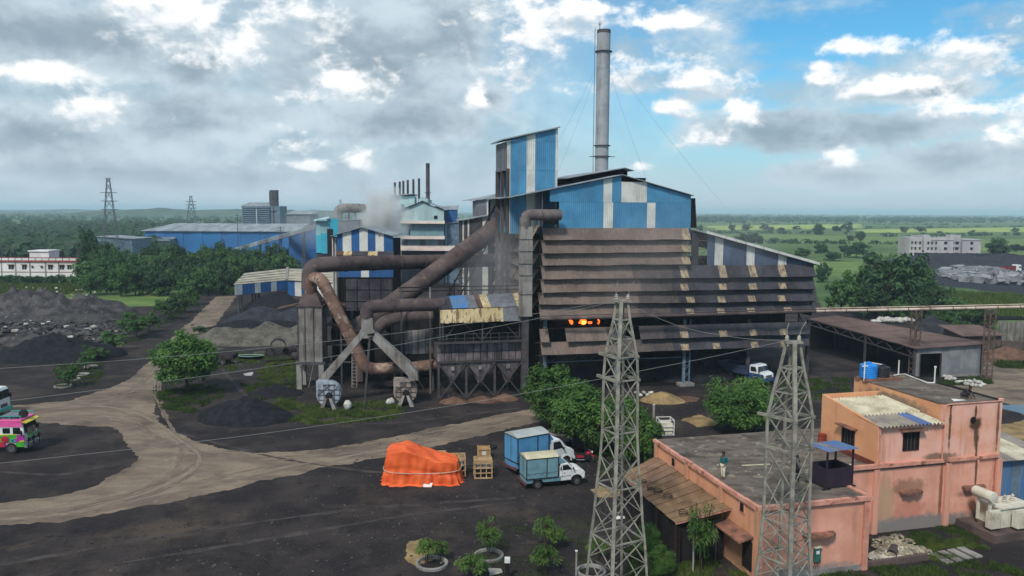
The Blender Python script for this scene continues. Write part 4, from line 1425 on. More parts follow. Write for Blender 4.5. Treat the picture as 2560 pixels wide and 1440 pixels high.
for a, c, m in ((843, 860, m_browns), (860, 881, m_cream), (881, 921, m_louvd), (921, 945, m_cream), (945, 985, m_louvd)):
    MB().slab([(dx_(a), -.7, dz_(638)), (dx_(c), -.7, dz_(638)), (dx_(c), -.05, dz_(628)), (dx_(a), -.05, dz_(628))], .04).build('awning_sheet', m, ds)
for a, c, w_ in ((845, 874, 0), (874, 902, 0), (902, 922, 1), (922, 950, 0), (950, 983, 0)):
    MB().box(dx_(a) + .01, dx_(c), -.02 - .02 * w_, .05, dz_(693), dz_(629)).build('wall_sheet', m_whitep if w_ else m_blue2, ds)
for (a, c) in ((gl, ga), (ga, gr)):
    MB().slab([(a[0], -.5, a[1] + .05), (c[0], -.5, c[1] + .05), (c[0], 12, c[1] + .05), (a[0], 12, a[1] + .05)], .09, (0, 0, 1)).build('roof', m_roofm, ds)
MB().box(dx_(845), dx_(982), .1, 10, 0, dz_(600)).build('core', m_sootshade, ds)
m_dpanel = mat('dark_panel', C((74, 70, 76)), C((52, 50, 55)), .8, .6, streak=(C((34, 32, 34)), .6, 2), rand=.2)
for r in range(3):
    for k in range(4):
        a = 862 + k * 30
        boxobj('dark_panel', dx_(a) + .06, dx_(a + 29), -.04, .08, dz_(725 + 29 * r) + .06, dz_(697 + 29 * r) - .02, m_dpanel, ds)
for p in (845, 860, 981):
    barobj('corner_post', (dx_(p), -.1, 0), (dx_(p), -.1, dz_(694)), .2, m_soot, ds)
for k, p in enumerate((831, 834, 837, 840)):
    MB().tube([(dx_(p), .3 + .1 * k, 0), (dx_(p), .3 + .1 * k, dz_(590 + 2 * k))], .09, 8).build('drain_pipe', m_grime if k % 2 else m_white, ds)
# railings on its left shoulder
boxobj('landing', dx_(800), dx_(832), 0, 2, dz_(655) - .1, dz_(655), m_steel, ds)
for k in range(6):
    barobj('rail_post', (dx_(800 + 6 * k), 0, dz_(655)), (dx_(800 + 6 * k), 0, dz_(640)), .05, m_steel, ds)
barobj('handrail', (dx_(800), 0, dz_(641)), (dx_(832), 0, dz_(641)), .05, m_steel, ds)


# ------------------------------------------------------------------ grey sheds behind, left of the hall
def simple_shed(name, label, y, pl, pr, py_t_l, py_t_r, depth, stripes_, m_wall, m_str, ang=.1, roof_over=.6, bot=0.0, sheetw=24, roofdrop=0.0, dark=None):
    f = Frame((AY(pl, py_t_l, y).x, y, 0), ang)
    t = thing(name, label, 'building', f.o, f.a)
    X = lambda p: f.fr(p, py_t_l).x
    zl_, zr_ = f.fr(pl, py_t_l).z, f.fr(pr, py_t_r).z
    x1_ = X(pr)
    zz = lambda x: zl_ + (zr_ - zl_) * x / x1_
    edges = sorted(set([pl, pr] + [v for ab in stripes_ for v in ab]))
    for a, c in zip(edges[:-1], edges[1:]):
        ws = any(a == p for p, q in stripes_)
        k = max(1, round((c - a) / sheetw))
        for i in range(k):
            xa_, xb_ = X(a + (c - a) * i / k) + .01, X(a + (c - a) * (i + 1) / k)
            d = -.03 * (i % 2) - .02 * ws
            MB().hexa([(xa_, d, bot), (xb_, d, bot), (xb_, .06, bot), (xa_, .06, bot)], [(xa_, d, zz(xa_)), (xb_, d, zz(xb_)), (xb_, .06, zz(xb_)), (xa_, .06, zz(xa_))]).build('wall_sheet', m_str if ws else m_wall, t)
    MB().box(-.05, .04, .08, depth, bot, zl_ - .05).build('side_wall', m_wall, t)
    MB().box(x1_ - .06, x1_, .08, depth, bot, min(zr_, zz(x1_)) - .05).build('side_wall', m_wall, t)
    MB().slab([(-roof_over, -roof_over, zz(-roof_over) + .2), (x1_ + roof_over, -roof_over, zz(x1_ + roof_over) + .2), (x1_ + roof_over, depth, zz(x1_ + roof_over) + .2 + roofdrop), (-roof_over, depth, zz(-roof_over) + .2 + roofdrop)], .12, (0, 0, 1)).build('roof', m_roofm, t)
    return t, f


m_greyw = mat('dusty_grey_sheet', C((122, 126, 130)), C((100, 102, 108)), .8, .3, streak=(C((84, 80, 80)), .5, 1.2), corr=('X', .3, .03), rand=.07)
m_darkw = mat('dusty_dark_sheet', C((82, 80, 86)), C((64, 62, 68)), .85, .3, streak=(C((52, 48, 50)), .6, 1.2), corr=('X', .3, .03), rand=.1)
simple_shed('grey_shed', 'grey sheet metal shed with lean-to roof left behind the hoist tower', 132, 1190, 1275, 500, 484, 10, [(1217, 1222)], m_greyw, m_white, .1)
simple_shed('grey_shed', 'sooty shed with narrow white stripes behind the diagonal duct', 126, 1153, 1262, 552, 534, 9, [(1156, 1160), (1169, 1173), (1206, 1222)], m_darkw, m_white, .1)
# ------------------------------------------------------------------ salmon pink substation building
def stain_shade_mat(name, c1, c2, stain_shades, **kw):       # plaster with stains and painted shade of their own shape, in the building's own coordinates
    m = mat(name, c1, c2, coords='obj', **kw)
    N, L = m.node_tree.nodes, m.node_tree.links
    b = N['Principled BSDF']
    src = b.inputs['Base Color'].links[0].from_socket
    tco = N.new('ShaderNodeTexCoord')
    nz = N.new('ShaderNodeTexNoise')
    nz.inputs['Scale'].default_value = 2.2
    nz.inputs['Detail'].default_value = 5
    L.new(tco.outputs['Object'], nz.inputs[0])
    for (x, y, z, rx, ry, rz, col, amt) in stain_shades:
        mp = N.new('ShaderNodeVectorMath')
        mp.operation = 'MULTIPLY_ADD'
        mp.inputs[1].default_value = (1 / rx, 1 / ry, 1 / rz)
        mp.inputs[2].default_value = (-x / rx, -y / ry, -z / rz)
        L.new(tco.outputs['Object'], mp.inputs[0])
        ln = N.new('ShaderNodeVectorMath')
        ln.operation = 'LENGTH'
        L.new(mp.outputs[0], ln.inputs[0])
        ad = N.new('ShaderNodeMath')
        ad.operation = 'MULTIPLY_ADD'
        L.new(nz.outputs[0], ad.inputs[0])
        ad.inputs[1].default_value = 1.1
        L.new(ln.outputs['Value'], ad.inputs[2])
        mr = N.new('ShaderNodeMapRange')
        mr.interpolation_type = 'SMOOTHSTEP'
        mr.inputs[1].default_value, mr.inputs[2].default_value = 1.65, 1.05
        mr.inputs[4].default_value = amt
        L.new(ad.outputs[0], mr.inputs[0])
        mx = N.new('ShaderNodeMix')
        mx.data_type = 'RGBA'
        L.new(mr.outputs[0], mx.inputs[0])
        L.new(src, mx.inputs[6])
        mx.inputs[7].default_value = col
        src = mx.outputs[2]
    L.new(src, b.inputs['Base Color'])
    return m


FP = Frame((14.23, 45.15, 0), .253)
pk = thing('substation_building', 'salmon pink flat roofed substation building with upper storey at right', 'building', FP.o, FP.a)
PINK, PINK2 = C((220, 160, 138)), C((206, 144, 122))
DK, OCH, PAL = C((78, 58, 46)), C((168, 128, 96)), C((228, 176, 152))
pw = dict(rough=.9, scale=.5, bump=.006, bscale=14)
m_pinkL = stain_shade_mat('pink_plaster_shaded_left', C((214, 154, 120)), C((200, 140, 108)), [(0, 1.2, 1.2, .4, .8, 2.2, C((188, 128, 84)), .7), (0, 6, .4, 1, 9, .5, C((130, 112, 92)), .7)], streak=[(C((160, 108, 76)), .45, 1.4, .52, .74)], spots=(C((228, 172, 136)), .4, .7, .56, .7), **pw)  # left face: its darker, oranger shading is put into the plaster colour
YF = 4.15                                        # front plane of the tall part
x_of = lambda p, py, y=YF: FP.fr(p, py, y).x
z_of = lambda p, py, y=YF: FP.fr(p, py, y).z
m_pinkF = stain_shade_mat('pink_plaster_front', PINK, PINK2, [(3.5, 0, .3, 4, 1, .55, C((132, 126, 122)), .9), (7, 0, 2.2, .5, 1, 2.6, C((196, 140, 110)), .5)], streak=[(C((150, 106, 86)), .6, 1.3, .5, .72)], spots=(PAL, .4, .6, .56, .7), **pw)
m_pinkG = stain_shade_mat('pink_plaster_ground_floor', PINK, PINK2,
                    [(x_of(2270, 1222), YF, z_of(2270, 1218), 1.7, .6, .7, C((98, 80, 62)), .6), (x_of(2270, 1290), YF, z_of(2270, 1280), 1.5, .6, 1.0, C((186, 116, 98)), .7),
                     (x_of(2210, 1290), YF, 1.6, .9, .6, 2.6, C((176, 146, 116)), .8), (x_of(2350, 1250), YF, 2.3, .16, .6, 3.2, C((122, 84, 64)), .9),
                     (x_of(2440, 1180), YF, 3.6, .12, .6, 2.2, C((96, 66, 56)), .95), (x_of(2485, 1230), YF, 2.6, .2, .6, 2.8, C((150, 84, 62)), .8),
                     (x_of(2300, 1330), YF, .35, 6.5, .6, .75, C((126, 122, 118)), .95), (x_of(2425, 1230), YF, z_of(2425, 1232), 1.2, .6, .3, C((120, 82, 72)), .6)],  # the flat patch below the right ledge is its shade, painted in
                    streak=[(C((150, 106, 88)), .6, 1.2, .5, .72)], spots=(PAL, .5, .45, .52, .66), **pw)
m_pinkU = stain_shade_mat('pink_plaster_upper', C((226, 176, 158)), PINK,
                    [(x_of(2437, 1058), YF, z_of(2437, 1060), .6, .6, .62, DK, .97), (x_of(2440, 1085), YF, z_of(2440, 1090), .26, .6, .95, DK, .9), (x_of(2440, 1120), YF, z_of(2440, 1120), .12, .6, 1.0, C((92, 68, 52)), .95),
                     (x_of(2373, 1080), YF, z_of(2373, 1060), .12, .6, 2.1, C((70, 54, 44)), .9), (x_of(2492, 1080), YF, z_of(2492, 1060), .14, .6, 2.3, C((100, 76, 60)), .9),
                     (x_of(2350, 1130), YF, z_of(2350, 1142), 1.6, .6, .35, C((112, 92, 76)), .85), (x_of(2440, 1010), YF, z_of(2440, 1030), .12, .6, .6, C((64, 50, 42)), .9)],
                    streak=[(C((160, 114, 94)), .6, 1.2, .5, .72)], spots=(C((206, 142, 104)), .5, .5, .52, .68), **pw)
m_pinkS = stain_shade_mat('pink_plaster_shaded_side', C((218, 160, 120)), C((206, 146, 108)), [(16.6, 9, 7.7, .6, 4, .7, C((120, 108, 92)), .9), (11.7, 6.8, 4.9, .5, .5, .4, C((178, 112, 40)), .8)], streak=[(C((164, 112, 78)), .4, 1.2, .54, .74)], **pw)  # side faces, again with their shading put into the plaster colour
m_coping = mat('pink_coping', C((212, 152, 132)), C((184, 126, 108)), .9, 1.2, spots=(C((92, 72, 62)), .85, 1.3, .55, .66), bump=.01)
m_roofc = mat('roof_concrete', C((112, 101, 92)), C((80, 72, 66)), .95, .5, (1, 2.4, 1), .38, .66, 8, spots=[(C((152, 138, 120)), .75, .9, .53, .68), (C((54, 48, 46)), .6, .35, .56, .7)], fine=(C((120, 112, 102)), 7, .35), bump=.02, bscale=6)
m_dark = mat('dark_opening', C((36, 30, 30)), None, .9)
m_darkwood = mat('dark_brown_wood', C((62, 44, 40)), C((48, 36, 34)), .8, 2)
m_shade = mat('weathered_ledge', C((150, 104, 86)), C((108, 80, 68)), .95, 1.5, spots=(C((84, 68, 60)), .7, 2.2, .5, .66), bump=.02)
m_pvc = mat('white_pvc', C((222, 220, 214)), C((198, 196, 190)), .5, 2)
LH = 4.5                                         # roof level of the low part
FW = FP.tp(2173, 1243, LH).x                     # width of the front block
LD = 13.8
UX, HX, HXR, HD = 11.6, 16.7, 21.6, 13.3
# low walls
MB().box(0, .2, .02, LD, 0, LH - .12).build('wall', m_pinkL, pk)
MB().box(.02, FW - .02, -.35, -.15, 0, LH - .12).build('wall', m_pinkF, pk)
MB().box(FW - .2, FW, -.33, YF - .02, 0, LH - .12).build('wall', m_pinkF, pk)
MB().box(FW + .01, HXR, YF, YF + .2, 0, LH + .12).build('wall', m_pinkG, pk)
MB().box(0, HXR, LD - .2, LD, 0, LH - .12).build('wall', m_pinkF, pk)
MB().box(HXR - .2, HXR, YF + .22, LD - .22, 0, LH).build('wall', m_pinkF, pk)
MB().prism([(-.15, -.5), (FW + .12, -.5), (FW + .12, YF - .05), (HXR - .1, YF + .02), (HXR - .1, LD + .1), (-.15, LD + .1)], LH - .12, LH, 'z').build('roof_slab', m_roofc, pk)
# coping: broken strips along the eaves
r = random.Random(4)


def coping(a, b_, out, name='coping'):
    a, b_ = V(a), V(b_)
    n_ = max(2, int((b_ - a).length / 1.5))
    for i in range(n_):
        p, q = a.lerp(b_, i / n_), a.lerp(b_, (i + 1) / n_)
        h = r.uniform(.06, .13)
        d = (b_ - a).normalized()
        s = V((-d.y, d.x, 0)) * .26
        MB().hexa([p - V((0, 0, .14)), q - V((0, 0, .14)), q - V((0, 0, .14)) + s, p - V((0, 0, .14)) + s], [p + V((0, 0, h)), q + V((0, 0, h + r.uniform(-.03, .03))), q + V((0, 0, h)) + s, p + V((0, 0, h)) + s]).build(name, m_coping, pk)


coping((-.18, LD, LH), (-.18, -.55, LH), 1)
coping((-.18, -.58, LH), (FW + .15, -.58, LH), 1)
coping((FW + .14, -.5, LH), (FW + .14, YF, LH), 1)
# pilasters
for p, py in ((1640, 1130), (1717, 1170), (1803, 1215), (1893, 1300)):
    y = FP.sd(p, py, -.1).y
    boxobj('pilaster', -.16, -.005, y - .22, y + .22, 0, LH - .15, m_pinkL, pk)
boxobj('pilaster', -.12, .3, -.5, -.36, 0, LH - .15, m_pinkF, pk)
boxobj('pilaster', FW - .35, FW + .02, -.5, -.36, 0, LH - .15, m_coping, pk)
boxobj('plinth', -.02, FW - .36, -.42, -.352, 0, .35, m_conc, pk)
boxobj('drain_recess', FW + .03, FW + .1, YF - .6, YF - .3, .4, LH - .3, m_darkwood, pk)
for p, py in ((2190, 1250), (2369, 1230), (2496, 1220)):
    x = FP.fr(p, py, YF - .15).x
    boxobj('pilaster', x - .2, x + .2, YF - .18, YF - .002, 0, LH - .05, m_pinkG, pk)
coping((FW + .2, YF - .22, LH + .2), (x_of(2370, 1150) - .3, YF - .22, LH + .22), 1, 'band_coping')
coping((x_of(2370, 1150) - .1, YF - .22, LH + .24), (x_of(2436, 1140), YF - .22, LH + .24), 1, 'band_coping')
coping((x_of(2446, 1140), YF - .22, LH + .24), (HXR - .1, YF - .22, LH + .26), 1, 'band_coping')
# vents in the left wall
for p, py in ((1684, 1155), (1856, 1268)):
    c = FP.sd(p, py, -.02)
    MB().box(-.06, -.004, c.y - .27, c.y + .27, c.z - .36, c.z + .36).build('vent_frame', m_coping, pk)
    for k in range(4):
        boxobj('vent_slot', -.075, -.062, c.y - .2 + k * .105, c.y - .12 + k * .105, c.z - .27, c.z + .27, m_dark, pk)
# tin canopy on the left
ca, cb_ = FP.sd(1640, 1165, 0), FP.sd(1828, 1288, 0)
zo = 2.75
co, cw = FP.tp(1690, 1309, zo), FP.tp(1592, 1185, zo)
yA, yB, xo = ca.y, cb_.y, co.x
yBo = co.y
m_canopy = mat('brown_canopy_sheet', C((134, 108, 82)), C((112, 88, 68)), .9, .6, (2, .4, 1), spots=[(C((76, 58, 46)), .7, .9, .56, .68), (C((150, 118, 104)), .5, .5, .5, .64)], bump=.01, rand=.06)
nS = 12
for i in range(nS):
    f0, f1 = i / nS, (i + 1) / nS
    q = []
    for f in (f0, f1):
        q.append((V((xo, cw.y + (yBo - cw.y) * f, zo)), V((-.01, yA + (yB - yA) * f, 3.35))))
    d = V((0, 0, .025 * (i % 2)))
    MB().slab([q[0][0] + d, q[1][0] + d, q[1][1] + d, q[0][1] + d], .03, (0, 0, 1)).build('canopy_sheet', m_canopy, pk)
    barobj('canopy_seam', q[1][0] + V((0, 0, .04)), q[1][1] + V((0, 0, .04)), .06, m_canopy, pk, .03)
barobj('canopy_edge', (xo - .03, yBo, zo - .03), (-.05, yB - .02, 3.3), .06, m_coping, pk)
for f in (.02, .35, .68, .98):
    y = cw.y + (yBo - cw.y) * f
    barobj('canopy_post', (xo + .1, y, 0), (xo + .1, y, zo - .05), .12, m_darkwood, pk)
for k in range(7):
    y = cw.y + (yBo - cw.y) * (k + .1) / 7
    MB().box(xo + .25, xo + .3, y, y + (yBo - cw.y) / 7 * .93, .1, zo - .3).build('canopy_shade_board', m_soot, pk)  # black boards stand in for the dark open space under the canopy
MB().box(xo + .3, -.3, yBo + .35, yBo + .4, 0, zo - .1).build('canopy_shade_board', m_soot, pk)
# door and its shade
c0, c1 = FP.sd(1822, 1310, 0), FP.sd(1878, 1335, 0)
MB().slab([(-.95, c1.y - .3, 2.35), (-.01, c1.y - .3, 2.62), (-.01, c0.y, 2.62), (-.95, c0.y, 2.35)], .09, (0, 0, 1)).build('door_shade', m_shade, pk)
d1, d0 = FP.sd(1857, 1390, 0).y, FP.sd(1880, 1395, 0).y
dr = MB().box(-.03, .02, d0, d1, .4, 2.2).build('window', m_dark, pk)
for k in range(4):
    boxobj('shutter_slat', -.07, -.032, d0 + .05 + k * (d1 - d0) / 4, d0 - .02 + (k + 1) * (d1 - d0) / 4, .45, 2.15, m_soot, dr)
barobj('shade_post', (-.9, c0.y - .1, 0), (-.9, c0.y - .1, 2.3), .07, m_steel, pk)
# ledges on the street side


def ledge(cx, y, z, w, d, name='sun_shade'):
    n_ = 8
    vs = []
    for i in range(n_ + 1):
        t = i / n_
        x = cx - w / 2 + w * t
        dd = d * (1 - .5 * max(0, t - .75) * 4) * r.uniform(.85, 1.1)
        h = r.uniform(.0, .06)
        vs += [(x, y, z + .1 + h), (x, y - dd, z + .02 + h), (x, y - dd, z - .1), (x, y, z - .08)]
    fs = []
    for i in range(n_):
        a = i * 4
        fs += [(a, a + 1, a + 5, a + 4), (a + 1, a + 2, a + 6, a + 5), (a + 2, a + 3, a + 7, a + 6), (a + 3, a, a + 4, a + 7)]
    fs += [(0, 3, 2, 1), (n_ * 4, n_ * 4 + 1, n_ * 4 + 2, n_ * 4 + 3)]
    MB().add(vs, fs).build(name, m_shade, pk)


yy = -.352
ledge(FP.fr(2045, 1335, yy).x, yy, FP.fr(2045, 1335, yy).z, 2.1, .55)
ledge(x_of(2275, 1228), YF - .002, z_of(2275, 1228), 1.75, .5)
ledge(x_of(2432, 1215), YF - .002, z_of(2432, 1216), 1.85, .5)
# upper storey: lower left part
ZU0, ZU1 = 7.37, 7.95
UD = 10.2
MB().box(UX + .02, HX, YF + .004, YF + .2, LH + .13, ZU0 - .05).build('wall', m_pinkU, pk)
MB().hexa([(UX, YF + .01, LH + .01), (UX + .2, YF + .01, LH + .01), (UX + .2, UD, LH + .01), (UX, UD, LH + .01)], [(UX, YF + .01, ZU0), (UX + .2, YF + .01, ZU0), (UX + .2, UD, ZU1 + .25), (UX, UD, ZU1 + .25)]).build('wall', m_pinkS, pk)
MB().box(UX + .21, HX, UD - .2, UD, LH + .01, ZU1 + .25).build('wall', m_pinkS, pk)
MB().box(UX - .02, UX - .002, YF + .2, UD, LH + .01, LH + .4).build('red_skirting', mat('red_oxide', C((124, 62, 54)), C((96, 56, 50)), .9, 2), pk)
# its corrugated roof as real waves, sheet by sheet
m_creamr = mat('cream_corrugated', C((204, 195, 170)), C((176, 166, 142)), .7, .8, spots=[(C((160, 140, 104)), .6, .8, .54, .68), (C((120, 104, 86)), .5, 2.4, .58, .7)], rand=.05)
m_greyr = mat('grey_corrugated', C((152, 142, 128)), C((124, 116, 110)), .7, .8, spots=(C((120, 84, 62)), .7, 1.4, .56, .68), rand=.05)
m_bluer = mat('blue_corrugated', C((92, 112, 156)), C((80, 98, 138)), .65, .8, rand=.04)


def corr_sheet(x0, x1, y0, y1, zf, m, parent, pitch=.3, amp=.07, name='corrugated_sheet', t=.02):
    n_ = max(6, int((x1 - x0) / pitch * 8))
    b = MB()
    vs = []
    for i in range(n_ + 1):
        x = x0 + (x1 - x0) * i / n_
        w_ = amp * math.sin(2 * PI * x / pitch)
        vs += [(x, y0, zf(x, y0) + w_), (x, y1, zf(x, y1) + w_)]
    fs = [(2 * i, 2 * i + 2, 2 * i + 3, 2 * i + 1) for i in range(n_)]
    return b.add(vs, fs).build(name, m, parent, smooth='all')


zroof = lambda x, y: ZU0 + .06 + (ZU1 - ZU0 - .15) * (y - YF) / (UD - YF)
xs5 = [UX + .22 + (HX - UX - .2) * k / 5 for k in range(6)]
for k in range(5):
    corr_sheet(xs5[k], xs5[k + 1] + .05, YF + 1.9, UD - .25, lambda x, y, k=k: zroof(x, y) + .03 + .004 * k, m_creamr, pk)
    corr_sheet(xs5[k] - .25, xs5[k + 1] - .2, YF - .42, YF + 2.1, lambda x, y, k=k: zroof(x, y) + .004 * k, (m_greyr, m_greyr, m_greyr, m_bluer, m_creamr)[k], pk)
# windows with shades


def window(cx, y, cz, w, h, side=False):
    P = (lambda a, b, d0, d1, e, f_: MB().box(a, b, d0, d1, e, f_)) if not side else (lambda a, b, d0, d1, e, f_: MB().box(d0, d1, a, b, e, f_))
    wi = P(cx - w / 2, cx + w / 2, y - .02, y + .05, cz - h / 2, cz + h / 2).build('window', m_dark, pk)
    P(cx - w / 2 - .07, cx - w / 2, y - .06, y + .0, cz - h / 2 - .06, cz + h / 2 + .06).build('frame', m_darkwood, wi)
    P(cx + w / 2, cx + w / 2 + .07, y - .06, y + .0, cz - h / 2 - .06, cz + h / 2 + .06).build('frame', m_darkwood, wi)
    P(cx - w / 2 + .001, cx + w / 2 - .001, y - .06, y + .0, cz + h / 2, cz + h / 2 + .06).build('frame', m_darkwood, wi)
    P(cx - w / 2 + .001, cx + w / 2 - .001, y - .06, y + .0, cz - h / 2 - .06, cz - h / 2).build('frame', m_darkwood, wi)
    for k in (1, 2, 3):
        P(cx - w / 2 + w * k / 4 - .02, cx - w / 2 + w * k / 4 + .02, y - .05, y - .025, cz - h / 2, cz + h / 2).build('window_bar', m_steel, wi)
    P(cx - w / 2 - .35, cx + w / 2 + .3, y - .5, y - .002, cz + h / 2 + .22, cz + h / 2 + .3).build('window_shade', m_shade, wi)


window(x_of(2277, 1103), YF + .002, z_of(2277, 1103), 1.15, 1.15)
cwn = FP.sd(2121, 1090, UX)
window(cwn.y, UX - .002, cwn.z - .12, 1.2, 1.15, True)
# high right part
HZ = 8.52
MB().box(HX + .005, HXR, YF - .04, YF + .2, LH + .14, HZ).build('wall', m_pinkU, pk)
MB().box(HX, HX + .2, YF + .21, HD, LH, HZ).build('wall', m_pinkS, pk)
MB().box(HXR - .2, HXR - .002, YF + .21, HD, LH, HZ).build('wall', m_pinkU, pk)
MB().box(HX + .21, HXR - .21, HD - .2, HD, LH, HZ).build('wall', m_pinkS, pk)
MB().box(HX + .1, HXR - .1, YF + .1, HD - .1, HZ - .02, HZ + .03).build('roof_slab', m_roofc, pk)
boxobj('roof_lip', HX - .03, HX + .12, YF + .3, HD, HZ + .02, HZ + .1, m_roofc, pk)
boxobj('roof_lip', HXR - .12, HXR + .05, YF, HD, HZ + .025, HZ + .12, m_soot, pk)
hx_, hz_ = x_of(2433, 1050, YF - .04), z_of(2433, 1050, YF - .04)
MB().lathe((hx_, YF - .05, hz_), [(.24, -.02), (.24, .05)], 12, 'y').build('wall_hole', m_dark, pk)
MB().tube(fillet([(HX + .05, YF - .09, LH + .3), (HX + .05, YF - .09, ZU0 - .2), (HX + .05, YF - .09, HZ - .3), (HX + .2, YF - .09, HZ + .06), (x_of(2440, 1005), YF - .09, HZ + .07), (HXR, YF - .09, HZ + .07)], .2), .045, 8).build('drain_pipe', m_coping, pk)
MB().tube(fillet([(UX + .12, YF - .1, ZU0 - .1), (UX + .12, YF - .1, LH + .5), (UX - .3, YF - .12, LH + .12), (UX - 2, YF - .05, LH + .1)], .2), .05, 8).build('drain_pipe', m_coping, pk)
MB().tube([(HX - .1, YF + .2, ZU0 + .2), (HX - .4, YF - .4, ZU0 + .05)], .04, 8).build('drain_pipe', m_coping, pk)
# ledge pieces of slab along the right edge
boxobj('corner_stub', HXR - .25, HXR + .02, YF - .12, YF + .1, HZ + .03, HZ + .22, m_pinkU, pk)

# ------------------------------------------------------------------ things standing on the roofs
mBT = mat('blue_plastic', C((36, 128, 208)), C((30, 112, 188)), .4, 1.5)
mKT = mat('black_plastic', C((44, 44, 50)), C((36, 36, 40)), .5, 1.5)


def water_tank(x, y, z, R_, h, m, label):
    t = thing('water_tank', label, 'water tank', FP.wor((x, y, z)), FP.a)
    pr = [(R_ * .96, 0)]
    for k in range(6):
        z0 = h * .86 * k / 6
        pr += [(R_ * .97, z0 + .02), (R_, z0 + h * .05), (R_, z0 + h * .1), (R_ * .97, z0 + h * .13)]
    pr += [(R_ * .98, h * .88), (R_ * .8, h * .95), (R_ * .35, h * 1.0)]
    MB().lathe((0, 0, 0), pr, 28).build('tank_body', m, t, smooth=True)
    MB().lathe((0, 0, h), [(R_ * .34, -.02), (R_ * .34, .08), (R_ * .2, .12)], 18).build('lid', m, t, smooth=True)
    return t


tk = FP.tp(2170, 950, HZ)
boxo = thing('tank_plinth', 'low dark brick plinth under the two roof water tanks', 'plinth', FP.wor((tk.x, tk.y, HZ)), FP.a)
for i in range(6):
    boxobj('brick_block', -.7 + i * .55, -.7 + i * .55 + .5, -.75, -.2, .03, .2, m_shade, boxo)
    boxobj('brick_block', -.7 + i * .55, -.7 + i * .55 + .5, .15, .65, .03, .2, m_shade, boxo)
water_tank(tk.x, tk.y, HZ + .2, .66, 1.12, mBT, 'bright blue plastic water tank on the high flat roof')
water_tank(tk.x + 1.35, tk.y + .1, HZ + .2, .56, .86, mKT, 'black plastic water tank beside the blue tank')
pv = thing('water_pipework', 'white plastic water pipe run on the high roof with two risers', 'pipe', FP.wor((tk.x, tk.y, HZ)), FP.a)
lc = lambda px, py, z: FP.tp(px, py, z) - V((tk.x, tk.y, HZ))
z_ = HZ + .12
run = [(tk.x + 1.9 - tk.x, .1, .14), lc(2246, 936, z_), lc(2262, 935, z_), lc(2318, 957, z_), lc(2336, 957, z_)]
MB().tube(run, .05, 8).build('pipe_run', m_pvc, pv)
a = lc(2246, 936, z_)
MB().tube([a, a + V((0, 0, 1.15))], .05, 8).build('riser', m_pvc, pv)
a = lc(2336, 957, z_)
MB().tube([a, a + V((0, 0, 1.25))], .05, 8).tube([a + V((-.05, 0, 1.22)), a + V((.06, 0, 1.22))], .08, 8).build('riser', m_pvc, pv)
MB().tube([(-.68, -.4, .03), (-.68, -.4, 1.55)], .05, 8).tube([(-.9, -.4, 1.2), (-.4, -.4, 1.2)], .045, 8).tube([(.2, 0, 1.36), (1.5, .1, 1.1)], .05, 8).build('tank_feed', m_pvc, pv)
# red barrel
bp = FP.tp(2061, 1118, LH)
ba = thing('oil_drum', 'rusty red oil drum on the roof behind the booth', 'drum', FP.wor((bp.x, bp.y + .3, LH)))
m_redrum = mat('red_drum', C((150, 62, 48)), C((120, 52, 42)), .7, 1.5, spots=(C((90, 60, 50)), .6, 1.6, .54, .68))
MB().lathe((0, 0, 0), [(.29, 0), (.29, .28), (.31, .3), (.29, .32), (.29, .58), (.31, .6), (.29, .62), (.29, .88), (.3, .9), (.27, .9), (.27, .86)], 20).build('drum_body', m_redrum, ba, smooth=True)
# rooftop booth
b0 = FP.tp(2050, 1216, LH)
bo = thing('rooftop_booth', 'dark purple open sided booth with blue tin top on the roof', 'booth', FP.wor((b0.x, b0.y - .6, LH)), FP.a + .08)
m_purp = mat('dark_purple_paint', C((50, 38, 52)), C((40, 32, 42)), .6, 1.5)
BWx, BWy = 1.95, 1.5
for x in (0, BWx):
    for y in (0, BWy):
        boxobj('post', x - .05, x + .05, y - .05, y + .05, .06, 2.35 - .12 * (y > 0), m_purp, bo)
for (a, c, d, e) in ((.06, BWx - .06, -.04, .0), (.06, BWx - .06, BWy, BWy + .04)):
    boxobj('panel', a, c, d, e, .1, 1.28, m_purp, bo)
for x in (-.04, BWx):
    boxobj('panel', x, x + .04, .06, BWy - .06, .1, 1.28, m_purp, bo)
for (x, y) in ((0, -.05), (BWx, -.05), (0, BWy), (BWx, BWy)):
    boxobj('skid', x - .3, x + .25, y - .06, y + .12, .0, .06, m_soot, bo)
for k in range(4):
    corr_sheet(-.15 + k * .56, -.15 + (k + 1) * .56 + .03, -.3, BWy + .25, lambda x, y, k=k: 2.42 + .06 * (y < .5) + .004 * k, (m_bluer, m_greysheet, m_bluer, m_bluew)[k], bo, .15, .025, 'roof_sheet')
